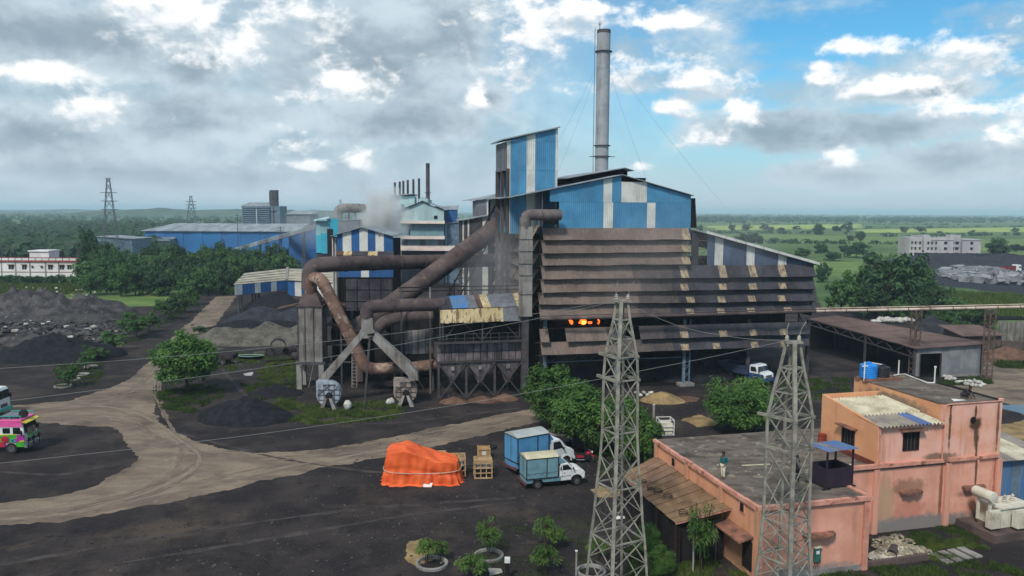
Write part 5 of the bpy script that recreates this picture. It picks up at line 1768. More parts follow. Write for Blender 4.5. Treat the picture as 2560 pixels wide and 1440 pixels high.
# bits on the low roof
lit_ = MB()
rr_ = random.Random(5)
for k in range(40):
    p = FP.tp(rr_.uniform(1660, 2040), rr_.uniform(1105, 1215), LH)
    if not (.3 < p.x < 11 and .3 < p.y < 13.4):
        continue
    s = rr_.uniform(.03, .09)
    lit_.hexa([FP.wor((p.x + dx0 * s, p.y + dy0 * s * .6, LH + .002)) for dx0, dy0 in ((-1, -1), (1, -1), (1, 1), (-1, 1))], [FP.wor((p.x + dx0 * s * .7, p.y + dy0 * s * .4, LH + .04)) for dx0, dy0 in ((-1, -1), (1, -1), (1, 1), (-1, 1))])
tag(lit_.build('roof_litter', m_stone_pale), 'pale crumbs of broken plaster scattered on the low roof', kind='stuff')
for i, (px_, py_, l_, a_, nm) in enumerate(((1890, 1163, 2.0, .15, 'pale thin plank lying on the low roof near the tower'), (2120, 1168, 1.4, .9, 'pale thin plank beside the upper storey wall'))):
    p = FP.tp(px_, py_, LH)
    o = thing('plank', nm, 'plank', FP.wor((p.x, p.y, LH)), a_)
    boxobj('board', -l_ / 2, l_ / 2, -.06, .06, .004, .05, m_creamr, o)
# coils of wire on the tin canopy
for i, (f, s_) in enumerate(((.28, .25), (.5, .3), (.62, .3), (.93, .3), (.42, .2))):
    y = cw.y + (yBo - cw.y) * f
    x = xo + (.7 if i < 4 else .35) + .2 * i % .5
    zc_ = zo + .62 * (x - xo) / (-xo) + .1
    t = [(x + math.cos(k * .7) * s_ * (1 + .1 * math.sin(k)), y + math.sin(k * .7) * s_ * .8, zc_ + .012 * k) for k in range(24)]
    o = MB().tube([FP.wor(p) for p in t], .02, 5).build('wire_coil', m_soot)
    tag(o, '%s coil of black wire from the front edge of the brown tin canopy' % ('fourth', 'third', 'second', 'nearest', 'small middle')[i], 'wire coil', 'wire coils on the tin canopy')
# meter box on the front wall
mb_ = FP.fr(2041, 1385, -.36)
mt = thing('meter_box', 'small green and cream meter box on the pink front wall', 'meter box', FP.wor((mb_.x, -.45, mb_.z)), FP.a)
boxobj('case', -.22, .22, -.06, .09, -.42, .42, mat('green_enamel', C((52, 112, 100)), C((40, 90, 84)), .5, 2), mt)
boxobj('hood', -.25, .25, -.12, .09, .42, .5, m_creamr, mt)
boxobj('dial', -.12, .1, -.07, -.055, .05, .25, m_pvc, mt)
for k in range(4):
    MB().tube([(-.15 + k * .1, 0, -.42), (-.2 + k * .12, .02, -.8 - .1 * (k % 2))], .015, 5).build('cable', m_redrum if k % 2 else m_soot, mt)
# ------------------------------------------------------------------ open truss shed at right
a0, a1 = G(2288, 946), G(2453, 938)
ang = math.atan2(a1.y - a0.y, a1.x - a0.x)
FR_ = Frame(a0, ang)
os_ = thing('truss_shed', 'long low open shed with brown roof and grey end wall', 'shed', a0, ang)
wS = (a1 - a0).length
zL, zR = FR_.fr(2288, 872).z, FR_.fr(2453, 860).z
bk = FR_.tp(2022, 792, zL + 1.2)
bk2 = FR_.tp(2090, 785, zR + 1.3)
bl_ = V((bk.x, bk.y, zL + .9))
br_ = V((bk2.x, bk2.y, zR + 1.1))
m_broof = mat('brown_roof_sheet', C((112, 92, 86)), C((90, 74, 70)), .85, .25, (1, .3, 1), spots=[(C((74, 62, 60)), .6, .5, .54, .68), (C((134, 112, 102)), .4, .9, .56, .7)], corr=('X', .35, .04), rand=.05)
nS = 11
for i in range(nS):
    f0, f1 = i / nS, (i + 1) / nS
    fl, fr_ = V((-.6, -.5, zL + .12)), V((wS + .6, -.5, zR + .12))
    q = [fl.lerp(bl_, f0), fr_.lerp(br_, f0), fr_.lerp(br_, f1), fl.lerp(bl_, f1)]
    d = V((0, 0, .05 * (i % 2)))
    MB().slab([p + d for p in q], .06, (0, 0, 1)).build('roof_sheet', m_broof, os_)
dl, dr_ = FR_.fr(2300, 900).x, FR_.fr(2352, 900).x
zd = FR_.fr(2320, 884).z
m_gwall = mat('grey_end_sheet', C((138, 138, 140)), C((118, 118, 120)), .85, .5, streak=(C((100, 92, 88)), .5, 1.3), corr=('X', .22, .03), rand=.05)
zw = lambda x: zL + (zR - zL) * x / wS


def endw(x0, x1, z0, n_=1):
    for i in range(n_):
        p, q = x0 + (x1 - x0) * i / n_ + .01, x0 + (x1 - x0) * (i + 1) / n_
        MB().hexa([(p, -.03 * (i % 2), z0), (q, -.03 * (i % 2), z0), (q, .08, z0), (p, .08, z0)], [(p, -.03 * (i % 2), zw(p)), (q, -.03 * (i % 2), zw(q)), (q, .08, zw(q)), (p, .08, zw(p))]).build('end_wall_sheet', m_gwall, os_)


endw(0, dl, .1)
endw(dl, dr_, zd, 2)
endw(dr_, wS - .3, .25, 5)
boxobj('door_jamb', dl - .08, dl + .02, -.1, .1, 0, zd, m_steel, os_)
boxobj('door_jamb', dr_ - .02, dr_ + .08, -.1, .1, 0, zd, m_steel, os_)
boxobj('plinth', dr_ + .1, wS + .2, -.15, .05, 0, .25, m_conc, os_)
# truss along the open side
top = [V((-.3, 0, zL)).lerp(bl_ - V((0, 0, .1)), k / 12) for k in range(13)]
low = [p - V((0, 0, 1.15 - .35 * (k / 12))) for k, p in enumerate(top)]
barobj('truss_chord', top[0], top[-1], .16, m_steel, os_)
barobj('truss_chord', low[0], low[-1], .14, m_steel, os_)
for k in range(12):
    barobj('truss_web', top[k] if k % 2 else low[k], low[k + 1] if k % 2 else top[k + 1], .1, m_steel, os_)
for k in (0, 5, 12):
    barobj('post', V((top[k].x, top[k].y, 0)), top[k], .25, m_steel, os_)
for k in range(4):
    p = V((wS, 0, 0)).lerp(V((br_.x, br_.y, 0)), k / 3)
    barobj('post', p, p + V((0, 0, zR - .1)), .22, m_steel, os_)
MB().slab([V((wS + .1, 0, .0)), V((br_.x, br_.y, 0)), V((br_.x, br_.y, zR + .9)), V((wS + .1, 0, zR - .1))], .08).build('wall', m_sootshade, os_)
MB().slab([V((bl_.x, bl_.y, .0)), V((br_.x, br_.y, 0)), V((br_.x, br_.y, zR + .9)), V((bl_.x, bl_.y, zL + .8))], .08).build('wall', m_sootshade, os_)
MB().box(dl, dr_ + 2, 4, 4.1, 0, 3).build('inner_screen', m_sootshade, os_)
sheet('shade_floor', [FR_.wor(p) for p in ((.2, .3, 0), (wS - .3, .3, 0), (br_.x, br_.y, 0), (bl_.x, bl_.y, 0))], MATS['shade_floor'], .02, 1, .3)  # the same dark sheet in place of the shed's inner shade

# ------------------------------------------------------------------ overhead pipeline on lattice pylons
pp_ = [AY(1352, 798, 91.6), AY(1720, 788, 95.5), AY(2040, 778, 99.0), AY(2290, 773, 101.5), AY(2560, 767, 103.5), AY(2700, 764, 105)]
pl = thing('overhead_pipeline', 'long pinkish overhead pipeline crossing in front of the hall to the right edge', 'pipeline', (pp_[0].x, pp_[0].y, 0))
po = V(pl.location)
m_pipe = mat('pink_beige_pipe', C((206, 184, 168)), C((176, 152, 138)), .7, .5, spots=(C((128, 88, 74)), .6, .5, .5, .7))
for i in range(5):
    MB().tube([pp_[i] - po, pp_[i + 1] - po], .17, 14).build('pipe_run', m_rust if i < 2 else m_pipe, pl, smooth=True)
    a, c = pp_[i] - po + V((0, .2, .32)), pp_[i + 1] - po + V((0, .2, .32))
    MB().tube([a, c], .06, 8).build('thin_pipe', m_rust if i < 2 else m_pipe, pl, smooth=True)
for i in range(26):
    a = pp_[0].lerp(pp_[1], 0) if 0 else None
for t_ in range(1, 24):
    s = t_ / 24 * 5
    i = min(int(s), 4)
    p = pp_[i].lerp(pp_[i + 1], s - i) - po
    d = (pp_[i + 1] - pp_[i]).normalized()
    MB().tube([p - d * .05, p + d * .05], .2, 12).build('coupling', m_rust, pl)


def lattice_post(name, label, px, py_b, w, z1, m, group, nseg=12):
    g = G(px, py_b)
    t = thing(name, label, 'pylon', g, .2, group)
    for x in (-w / 2, w / 2):
        for y in (-w / 2, w / 2):
            barobj('leg', (x, y, 0), (x, y, z1), .11, m, t)
    for k in range(nseg):
        z0, zz = z1 * k / nseg, z1 * (k + 1) / nseg
        for y in (-w / 2, w / 2):
            barobj('lacing', (-w / 2 if k % 2 else w / 2, y, z0), (w / 2 if k % 2 else -w / 2, y, zz), .06, m, t)
        for x in (-w / 2, w / 2):
            barobj('lacing', (x, -w / 2 if k % 2 else w / 2, z0), (x, w / 2 if k % 2 else -w / 2, zz), .06, m, t)
    boxobj('head', -w / 2 - .15, w / 2 + .15, -.15, .15, z1, z1 + .12, m, t)
    return t


m_rsteel = mat('rusty_lattice_steel', C((112, 96, 88)), C((86, 72, 66)), .8, 1.2, spots=(C((120, 78, 58)), .6, 1.2, .5, .66))
lattice_post('pipe_pylon', 'rusty lattice pylon carrying the pipeline before the truss shed', 2283, 943, .85, AY(2283, 776, 102).z - .2, m_rsteel, 'lattice pylons under the pipeline')
lattice_post('pipe_pylon', 'rusty lattice pylon carrying the pipeline at the right end of the truss shed', 2466, 950, .85, AY(2466, 772, 101.5).z - .2, m_rsteel, 'lattice pylons under the pipeline')


# ------------------------------------------------------------------ transmission towers
m_galv = mat('weathered_galvanised', C((148, 144, 131)), C((114, 110, 101)), .75, 2, spots=(C((96, 86, 74)), .5, 1.5, .54, .7))
m_insul = mat('glazed_insulator', C((196, 188, 172)), C((150, 140, 128)), .3, 3)


def lattice_tower(label, cx, levels, yc, phi, arms, rings, xbr, leg_w=.17):
    g = AY(cx(levels[-1][0]), levels[-1][0], yc)
    base = V((g.x, yc, 0))
    t = thing('transmission_tower', label, 'tower', base, 0, 'steel transmission towers in the foreground')
    lv = []
    for (py, hw) in levels:
        p = AY(cx(py), py, yc)
        dist = yc * .9954 + (CAM_H - p.z) * .0961
        lv.append((py, p.z, hw / FPX * dist / math.cos(phi)))
    zb = lv[-1]
    zprev = lv[-2]
    sl = (zb[2] - zprev[2]) / (zb[1] - zprev[1])
    lv.append((1600, 0.0, zb[2] - sl * zb[1]))

    def hd(z):
        for (a, b_) in zip(lv[:-1], lv[1:]):
            if b_[1] <= z <= a[1]:
                return b_[2] + (a[2] - b_[2]) * (z - b_[1]) / (a[1] - b_[1])
        return lv[0][2]
    dirs = [V((math.cos(phi + k * PI / 2 - 2 * phi), math.sin(phi + k * PI / 2 - 2 * phi), 0)) for k in range(4)]
    zpy = lambda py: AY(cx(py), py, yc).z
    C_ = lambda k, z: dirs[k % 4] * hd(z) + V((0, 0, z))
    for k in range(4):
        for a, b_ in zip(lv[:-1], lv[1:]):
            barobj('leg', C_(k, a[1]), C_(k, b_[1]), leg_w if k == 3 else leg_w * .68, m_galv, t)
    for py in rings:
        for k in range(4):
            barobj('ring_member', C_(k, zpy(py)), C_(k + 1, zpy(py)), .075, m_galv, t)
    zx = [zpy(p) for p in xbr]
    while zx[-1] > 1.6:
        zx.append(zx[-1] - 1.7)
    zx[-1] = .05
    for a, b_ in zip(zx[:-1], zx[1:]):
        for k in range(4):
            barobj('brace', C_(k, a), C_(k + 1, b_), .05, m_galv, t)
            barobj('brace', C_(k + 1, a), C_(k, b_), .05, m_galv, t)
    tips = []
    for py, ext in arms:
        z = zpy(py)
        h = hd(z)
        for s_, (i, j) in ((-1, (2, 3)), (1, (0, 1))):
            pass
        # two long channels lie across opposite faces and stick out past the legs
        for i, j in ((2, 3), (1, 0)):
            p, q = C_(i, z), C_(j, z)
            d = (q - p).normalized()
            barobj('cross_arm', p - d * ext, q + d * ext * .25, .15, m_galv, t)
            tips.append(base + p - d * ext)
            tips.append(base + q + d * ext * .25)
    zt_ = lv[0][1]
    boxobj('top_plate', -.45, .45, -.3, .3, zt_ - .06, zt_ + .05, m_galv, t)
    for s_ in (-.32, .32):
        MB().lathe((s_, 0, zt_ + .05), [(.05, 0), (.12, .05), (.06, .1), (.12, .16), (.06, .2), (.1, .26), (.04, .3)], 10).build('insulator', m_insul, t, smooth=True)
    MB().tube([(-.32, 0, zt_ + .3), (-.34, 0, zt_ + .7), (-.25, 0, zt_ + 1.0)], .03, 6).build('earth_spike', m_galv, t)
    MB().tube([(.32, 0, zt_ + .3), (.45, 0, zt_ + .75), (.7, .1, zt_ + 1.1)], .02, 6).build('earth_spike', m_galv, t)
    for k in range(16):
        z = 1.5 + k * (zt_ - 2) / 16
        p = C_(3, z)
        MB().tube([p, p + V((.22, -.1, 0))], .02, 5).build('step_bolt', m_galv, t)
    return t, base, zt_, tips


T1, B1, Z1, tip1 = lattice_tower('lattice steel tower in front of the hall beside the brown canopy', lambda py: 1550 - (py - 750) * 8 / 690,
                                 [(752, 13), (800, 20), (885, 38), (940, 41), (1080, 42), (1150, 46), (1215, 53), (1290, 58), (1350, 65), (1440, 72)], 43.6, rad(16.5), ((889, .55), (946, .6)),
                                 (798, 845, 889, 946, 1075, 1210, 1340), (798, 845, 889, 946, 1010, 1075, 1142, 1210, 1275, 1340, 1400, 1460), .19)
T2, B2, Z2, tip2 = lattice_tower('lattice steel tower standing against the pink building', lambda py: 1978 - (py - 855) * 19 / 585,
                                 [(855, 16), (919, 28), (978, 42), (1040, 54), (1120, 54), (1210, 54), (1296, 55), (1390, 61), (1440, 67)], 42.2, rad(7), ((1040, .6), (1118, .6)),
                                 (919, 978, 1040, 1118, 1296, 1390), (919, 978, 1040, 1118, 1205, 1296, 1343, 1390, 1440), .2)


def wire(label, pts, r_=.012, sub=10):
    P = []
    pts = [V(p) for p in pts]
    n_ = len(pts)
    for i in range(n_ - 1):
        p0, p1, p2, p3 = pts[max(i - 1, 0)], pts[i], pts[i + 1], pts[min(i + 2, n_ - 1)]
        for k in range(sub):
            t = k / sub
            P.append(.5 * ((2 * p1) + (-p0 + p2) * t + (2 * p0 - 5 * p1 + 4 * p2 - p3) * t * t + (-p0 + 3 * p1 - 3 * p2 + p3) * t ** 3))
    P.append(pts[-1])
    o = MB().tube(P, r_, 5).build('overhead_wire', m_wire)
    return tag(o, label, 'wire', 'overhead power lines')


m_wire = mat('aluminium_wire', C((128, 128, 126)), None, .5, metal=.3)
wire('lowest overhead wire running left from the arm of the tower beside the canopy', [AY(1503, 947, 43.2), AY(1180, 1006, 43), AY(640, 1086, 42.5), AY(0, 1158, 42), AY(-260, 1180, 41.8)])
wire('upper of the two overhead wires running left from the tower top', [AY(1541, 749, 43.6), AY(1360, 781, 43.5), AY(1000, 832, 43.2), AY(700, 866, 43), AY(370, 896, 42.6), AY(0, 921, 42.3), AY(-260, 935, 42)])
wire('lower of the two overhead wires running left from the tower top', [AY(1543, 751, 43.5), AY(1360, 793, 43.4), AY(1050, 852, 43.1), AY(717, 910, 42.7), AY(400, 955, 42.4), AY(0, 1005, 42), AY(-260, 1034, 41.8)])
wire('sagging overhead wire joining the tops of the two towers', [AY(1560, 756, 43.6), AY(1700, 816, 43.2), AY(1850, 845, 42.7), AY(1964, 851, 42.2)])
wire('straight overhead wire from the pink building tower to the arm of the other tower', [AY(1963, 852, 42.2), AY(1775, 893, 42.6), AY(1592, 929, 43.1), AY(1500, 948, 43.4)])


# ------------------------------------------------------------------ wheels and trucks
m_tyre = mat('tyre_rubber', C((38, 37, 38)), C((52, 50, 50)), .9, 4)
m_rim = mat('steel_rim', C((92, 90, 90)), C((66, 64, 64)), .6, 3)
m_glass = mat('vehicle_glass', C((26, 30, 36)), None, .08, spec=.8)
m_vwhite = mat('white_vehicle_paint', C((222, 224, 222)), C((204, 204, 200)), .35, 1.2, spots=(C((170, 160, 146)), .4, 2, .56, .7), coords='obj')
m_chassis = mat('chassis_black', C((36, 34, 36)), C((48, 42, 40)), .8, 2)
m_chrome = mat('dull_chrome', C((190, 190, 188)), None, .3, metal=.8)
m_lamp = mat('lamp_glass', C((220, 214, 196)), None, .15, spec=.7)


def wheel(t, x, y, R_, w_, side):
    wl = MB().lathe((x, y, R_), [(R_ * .62, -w_ / 2), (R_ * .94, -w_ / 2), (R_, -w_ / 2 + .04), (R_, w_ / 2 - .04), (R_ * .94, w_ / 2), (R_ * .62, w_ / 2)], 22, 'y').build('wheel', m_tyre, t, smooth=True)
    MB().lathe((x, y, R_), [(R_ * .6, -w_ / 2 - .01), (R_ * .55, -w_ / 2 + .05), (R_ * .2, -w_ / 2 + .06), (R_ * .18, -w_ / 2 - .03)], 16, 'y').build('rim', m_rim, wl, smooth=True) if side < 0 else \
        MB().lathe((x, y, R_), [(R_ * .18, w_ / 2 + .03), (R_ * .2, w_ / 2 - .06), (R_ * .55, w_ / 2 - .05), (R_ * .6, w_ / 2 + .01)], 16, 'y').build('rim', m_rim, wl, smooth=True)


def pickup(label, p_rear, p_front, style, m_box, m_top, group):
    d = p_front - p_rear
    ang = math.atan2(d.y, d.x)
    s = d.length / 3.4
    n_ = V((-math.sin(ang), math.cos(ang), 0))
    org = p_rear + n_ * .78 * s - V((math.cos(ang), math.sin(ang), 0)) * .95 * s
    t = thing('pickup_truck', label, 'pickup truck', (org.x, org.y, 0), ang, group)
    t.scale = (s, s, s)
    far = style == 'van'
    bw = .92
    zb0, zb1 = (.92, 2.55) if not far else (.95, 2.8)
    # chassis
    MB().box(.05, 4.9, -.62, .62, .42, .6).build('chassis', m_chassis, t)
    for y in (-.78, .78):
        for x in (.95, 4.35):
            wheel(t, x, y, .37, .24, -1 if y < 0 else 1)
    # load box with dark frame members
    MB().box(.0, 2.7, -bw, bw, zb0, zb1).build('load_box', m_box, t)
    MB().prism([(-bw - .02, zb1)] + [(-bw - .02 + (2 * bw + .04) * k / 10, zb1 + .26 * math.sin(PI * k / 10) + .02) for k in range(11)] + [(bw + .02, zb1)], -.03, 2.74, 'x').build('box_roof', m_top, t, smooth=True)
    for x in (.0, 1.72, 2.7):
        boxobj('box_frame', x - .03, x + .03, -bw - .03, -bw + .01, zb0, zb1, m_chassis, t)
        boxobj('box_frame', x - .03, x + .03, bw - .01, bw + .03, zb0, zb1, m_chassis, t)
    for z in (zb0, zb1):
        boxobj('box_frame', -.02, 2.72, -bw - .03, -bw + .01, z - .03, z + .03, m_chassis, t)
        boxobj('box_frame', -.035, .0, -bw, bw, z - .03, z + .03, m_chassis, t)
    boxobj('box_seam', .05, 2.65, -bw - .012, -bw + .01, zb0 + .42, zb0 + .44, m_chassis, t)
    for k in range(5):
        boxobj('reflector', .1 + k * .56, .28 + k * .56, -bw - .02, -bw - .005, zb0 + .32, zb0 + .37, m_chrome, t)
    boxobj('door_line', -.02, .01, -.015, .015, zb0, zb1, m_chassis, t)
    # bed skirt and tail
    MB().prism([(.0, zb0 - .04), (2.95, zb0 - .04), (2.95, .55), (1.45, .55), (1.3, .8), (.62, .8), (.48, .55), (.0, .55)], -.86, .86).build('bed_skirt', m_box, t)
    boxobj('tail_bumper', -.14, .0, -.85, .85, .42, .56, mat('maroon_bumper', C((92, 58, 58)), None, .7) if 'maroon_bumper' not in MATS else MATS['maroon_bumper'], t)
    for y in (-.7, .7):
        boxobj('tail_lamp', -.16, -.13, y - .09, y + .09, .6, .72, m_redrum, t)
    # wind deflector joining box and cab roof
    MB().hexa([(2.7, -bw * .97, 1.98), (3.5, -.7, 1.98), (3.5, .7, 1.98), (2.7, bw * .97, 1.98)], [(2.7, -bw * .97, zb1), (2.75, -bw * .9, zb1 + .02), (2.75, bw * .9, zb1 + .02), (2.7, bw * .97, zb1)]).build('wind_deflector', m_box, t)
    # cab
    if not far:
        cab = [(2.85, .5), (2.85, 1.62), (2.98, 1.94), (3.62, 1.95), (4.02, 1.6), (4.18, 1.42), (4.62, 1.38), (4.98, 1.22), (5.08, .98), (5.08, .6), (4.85, .5), (4.78, .72), (4.62, .86), (4.35, .9), (4.08, .84), (3.92, .7), (3.88, .5)]
        win = [(3.12, 1.38), (3.12, 1.8), (3.55, 1.82), (3.95, 1.4)]
        qtr = [(2.92, 1.38), (2.92, 1.62), (3.02, 1.78), (3.04, 1.38)]
        ws0, ws1 = (3.68, 1.93), (4.12, 1.5)
    else:
        cab = [(2.85, .55), (2.85, 1.9), (3.0, 2.2), (3.75, 2.22), (4.05, 1.95), (4.4, 1.5), (4.85, 1.34), (5.1, 1.15), (5.14, .75), (5.05, .55), (4.82, .6), (4.65, .84), (4.35, .9), (4.08, .84), (3.92, .7), (3.88, .55)]
        win = [(3.2, 1.45), (3.2, 2.02), (3.78, 2.04), (4.12, 1.5)]
        qtr = None
        ws0, ws1 = (3.88, 2.13), (4.34, 1.56)
    MB().prism(cab, -.82, .82).build('cab', m_vwhite, t, bevel=.05)
    for s_ in (-1, 1):
        y = s_ * .82
        MB().prism(win, y - .012, y + .012).build('side_window', m_glass, t)
        if qtr:
            MB().prism(qtr, y - .012, y + .012).build('quarter_window', m_glass, t)
        boxobj('door_handle', 3.2, 3.34, y - .03, y + .03, 1.12, 1.16, m_chassis, t)
        boxobj('door_line', 3.08, 3.095, y - .006, y + .006, .6, 1.36, m_chassis, t)
        boxobj('side_moulding', 2.9, 3.85, y - .015, y + .015, .86, .9, m_rim, t)
        MB().tube([(4.02, y, 1.45), (4.0, y + s_ * .2, 1.52)], .03, 6).build('mirror', m_chassis, t)
        boxobj('mirror_head', 3.97, 4.03, y + s_ * .2 - .07, y + s_ * .2 + .07, 1.42, 1.6, m_chassis, t)
        boxobj('headlamp', 5.04, 5.11, s_ * .58 - .15, s_ * .58 + .15, .9, 1.06, m_lamp, t)
        MB().prism([(4.35 + .52 * math.cos(a_ * PI / 12), .42 + .52 * math.sin(a_ * PI / 12)) for a_ in range(13)] + [(4.35 + .43 * math.cos(a_ * PI / 12), .42 + .43 * math.sin(a_ * PI / 12)) for a_ in range(12, -1, -1)], y - .05, y + .05).build('wheel_arch', m_chassis if not far else m_vwhite, t)
    u, w2 = V((ws0[0], 0, ws0[1])), V((ws1[0], 0, ws1[1]))
    nv = V((-(w2.z - u.z), 0, w2.x - u.x)).normalized() * .02
    MB().slab([u + nv + V((0, -.68, 0)), w2 + nv + V((0, -.74, 0)), w2 + nv + V((0, .74, 0)), u + nv + V((0, .68, 0))], .03).build('windscreen', m_glass, t)
    boxobj('grille', 5.07, 5.1, -.4, .4, .78, 1.0, m_chassis, t)
    boxobj('front_bumper', 5.02, 5.18, -.84, .84, .5, .7, m_rim if not far else m_vwhite, t)
    return t


m_teal = mat('faded_teal_box', C((112, 148, 156)), C((96, 132, 142)), .6, 1.2, streak=(C((78, 104, 112)), .4, 2.4), coords='obj')
m_sky = mat('sky_blue_box', C((84, 142, 182)), C((72, 126, 166)), .6, 1.2, streak=(C((60, 100, 134)), .4, 2.4), coords='obj')
m_creamtop = mat('cream_box_roof', C((196, 188, 156)), C((176, 166, 138)), .7, 1.0, spots=(C((140, 128, 104)), .5, 1.4, .54, .7), coords='obj')
m_greytop = mat('grey_box_roof', C((168, 172, 168)), C((148, 152, 150)), .7, 1.0, coords='obj')
pickup('white bonneted pickup with faded teal box parked nearer the camera', G(1343, 1223), G(1441, 1213), 'pick', m_teal, m_creamtop, 'box pickups parked side by side')
pickup('white snub nosed pickup with bright blue box parked behind the teal one', G(1319, 1185), G(1414, 1166), 'van', m_sky, m_greytop, 'box pickups parked side by side')


def lorry(label, p_front, ang, cols, cab_s=1.0, body_len=4.6, decor=False, rack=False, name='truck', flat=False, cabt='bonnet'):
    t = thing(name, label, 'truck', (p_front.x, p_front.y, 0), ang)
    m_cab, m_low, m_body = cols
    for y in (-.98, .98):
        wheel(t, -.95, y, .5, .28, -1 if y < 0 else 1)
        wheel(t, -.95 - 4.1, y, .5, .42, -1 if y < 0 else 1)
    MB().box(-7.2 + (4.6 - body_len), .1, -.45, .45, .6, .82).build('chassis', m_chassis, t)
    x1 = -2.1
    x0 = x1 - body_len
    zb = 1.0
    boxobj('load_floor', x0, x1, -1.15, 1.15, zb, zb + .1, m_body, t)
    if not flat:
        for s_ in (-1, 1):
            boxobj('side_board', x0, x1, s_ * 1.15 - .04, s_ * 1.15 + .04, zb + .1, zb + 1.1, m_body, t)
            for k in range(7):
                boxobj('board_rib', x0 + (x1 - x0) * k / 6 - .04, x0 + (x1 - x0) * k / 6 + .04, s_ * 1.15 - .07, s_ * 1.15 + .07, zb, zb + 1.15, m_body, t)
        boxobj('tail_board', x0 - .05, x0 + .02, -1.11, 1.11, zb + .1, zb + 1.1, m_body, t)
        boxobj('head_board', x1 - .02, x1 + .05, -1.11, 1.11, zb + .1, zb + 1.5, m_body, t)
        MB().box(x0 + .06, x1 - .06, -1.09, 1.09, zb + .11, zb + .85).build('load', m_coal, t)
    if cabt == 'bonnet':
        prof = [(-1.95, .75), (-1.95, 2.25), (-1.8, 2.42), (-1.0, 2.4), (-.78, 2.2), (-.6, 1.62), (-.1, 1.5), (.12, 1.3), (.16, .8), (-.3, .75)]
        win = [(-1.75, 1.62), (-1.75, 2.2), (-1.05, 2.2), (-.85, 1.62)]
        ws = ((-.78, 2.24), (-.57, 1.66))
    else:
        prof = [(-1.95, .75), (-1.95, 2.75), (-1.75, 2.95), (-.1, 2.9), (.08, 2.65), (.2, 1.7), (.22, .8), (.1, .7)]
        win = [(-.75, 1.75), (-.75, 2.35), (-.15, 2.35), (.0, 1.75)]
        ws = ((.1, 2.62), (.21, 1.8))
    MB().prism(prof, -1.08, 1.08).build('cab', m_cab, t, bevel=.07)
    low = [(-1.97, .62), (-1.97, 1.4), (.1, 1.4), (.2, 1.2), (.2, .62), (-.42, .62), (-.55, .95), (-.95, 1.06), (-1.35, .95), (-1.48, .62)]
    for s_ in (-1, 1):
        MB().prism(low, s_ * 1.09 - .02, s_ * 1.09 + .02).build('cab_skirt', m_low, t)
        MB().prism(win, s_ * 1.085 - .012, s_ * 1.085 + .012).build('side_window', m_glass, t)
        boxobj('headlamp', .17, .25, s_ * .8 - .12, s_ * .8 + .12, .95, 1.15, m_lamp, t)
        boxobj('mirror', -.4 if cabt == 'bonnet' else .05, -.3 if cabt == 'bonnet' else .15, s_ * 1.35 - .09, s_ * 1.35 + .09, 1.7, 2.1, m_chassis, t)
        barobj('mirror_stalk', (-.5 if cabt == 'bonnet' else 0, s_ * 1.08, 1.9), (-.35 if cabt == 'bonnet' else .1, s_ * 1.28, 1.9), .03, m_chassis, t)
    u, w2 = V((ws[0][0], 0, ws[0][1])), V((ws[1][0], 0, ws[1][1]))
    nv = V((-(w2.z - u.z), 0, w2.x - u.x)).normalized() * .03
    for a_, b_ in ((-.98, -.04), (.04, .98)):
        MB().slab([u + nv + V((0, a_, 0)), w2 + nv + V((0, a_, 0)), w2 + nv + V((0, b_, 0)), u + nv + V((0, b_, 0))], .03).build('windscreen', m_glass, t)
    boxobj('bumper', .2, .42, -1.15, 1.15, .55, .8, m_low if not decor else m_chrome, t)
    boxobj('grille', .18, .24, -.55, .55, .9, 1.25, m_rim, t)
    return t, x0, x1


m_vblue = mat('blue_vehicle_paint', C((44, 74, 124)), C((36, 60, 102)), .5, 1.2, coords='obj')
m_bluegrey = mat('dull_blue_body', C((62, 74, 98)), C((48, 56, 76)), .8, 1.0, coords='obj')
g = G(1918, 962)
lorry('blue and white bonneted truck parked in the dark under the furnace hall', g, rad(-52), (m_vwhite, m_vblue, m_bluegrey), body_len=4.6)
m_red = mat('red_tipper_body', C((150, 44, 48)), C((112, 40, 44)), .7, 1, coords='obj')
lorry('white cabbed red tipper truck among the far coal heaps', G(2546, 681), rad(8), (m_vwhite, m_vwhite, m_red), cabt='flat')
# painted truck at the left edge
g0, g1 = G(-140, 1136), G(31, 1134)
angd = math.atan2(g1.y - g0.y, g1.x - g0.x)
m_pinkp = mat('pink_paint', C((230, 96, 160)), C((206, 78, 140)), .45, 1.5, coords='obj')
m_magp = mat('magenta_paint', C((176, 50, 150)), C((150, 40, 130)), .45, 1.5, coords='obj')
m_grnp = mat('green_paint', C((64, 176, 48)), C((52, 150, 44)), .45, 1.5, coords='obj')
m_yelp = mat('yellow_paint', C((214, 196, 60)), C((190, 168, 56)), .45, 1.5, coords='obj')
m_redp = mat('crimson_paint', C((176, 40, 62)), C((150, 34, 54)), .45, 1.5, coords='obj')
m_cyp = mat('turquoise_paint', C((64, 176, 164)), C((54, 150, 142)), .45, 1.5, coords='obj')
nd = V((-math.sin(angd), math.cos(angd), 0))
fd = V((math.cos(angd), math.sin(angd), 0))
pt, _, _ = lorry('gaudily painted truck with pink roof and green floral cab at the left edge', g1 + nd * .98 + fd * .95, angd, (m_vwhite, m_magp, m_pinkp), cabt='flat', decor=True)
y = -1.115


def patch(name, poly, m, dy=0.0):
    MB().prism(poly, y - .012 - dy, y + .012 - dy).build(name, m, pt)


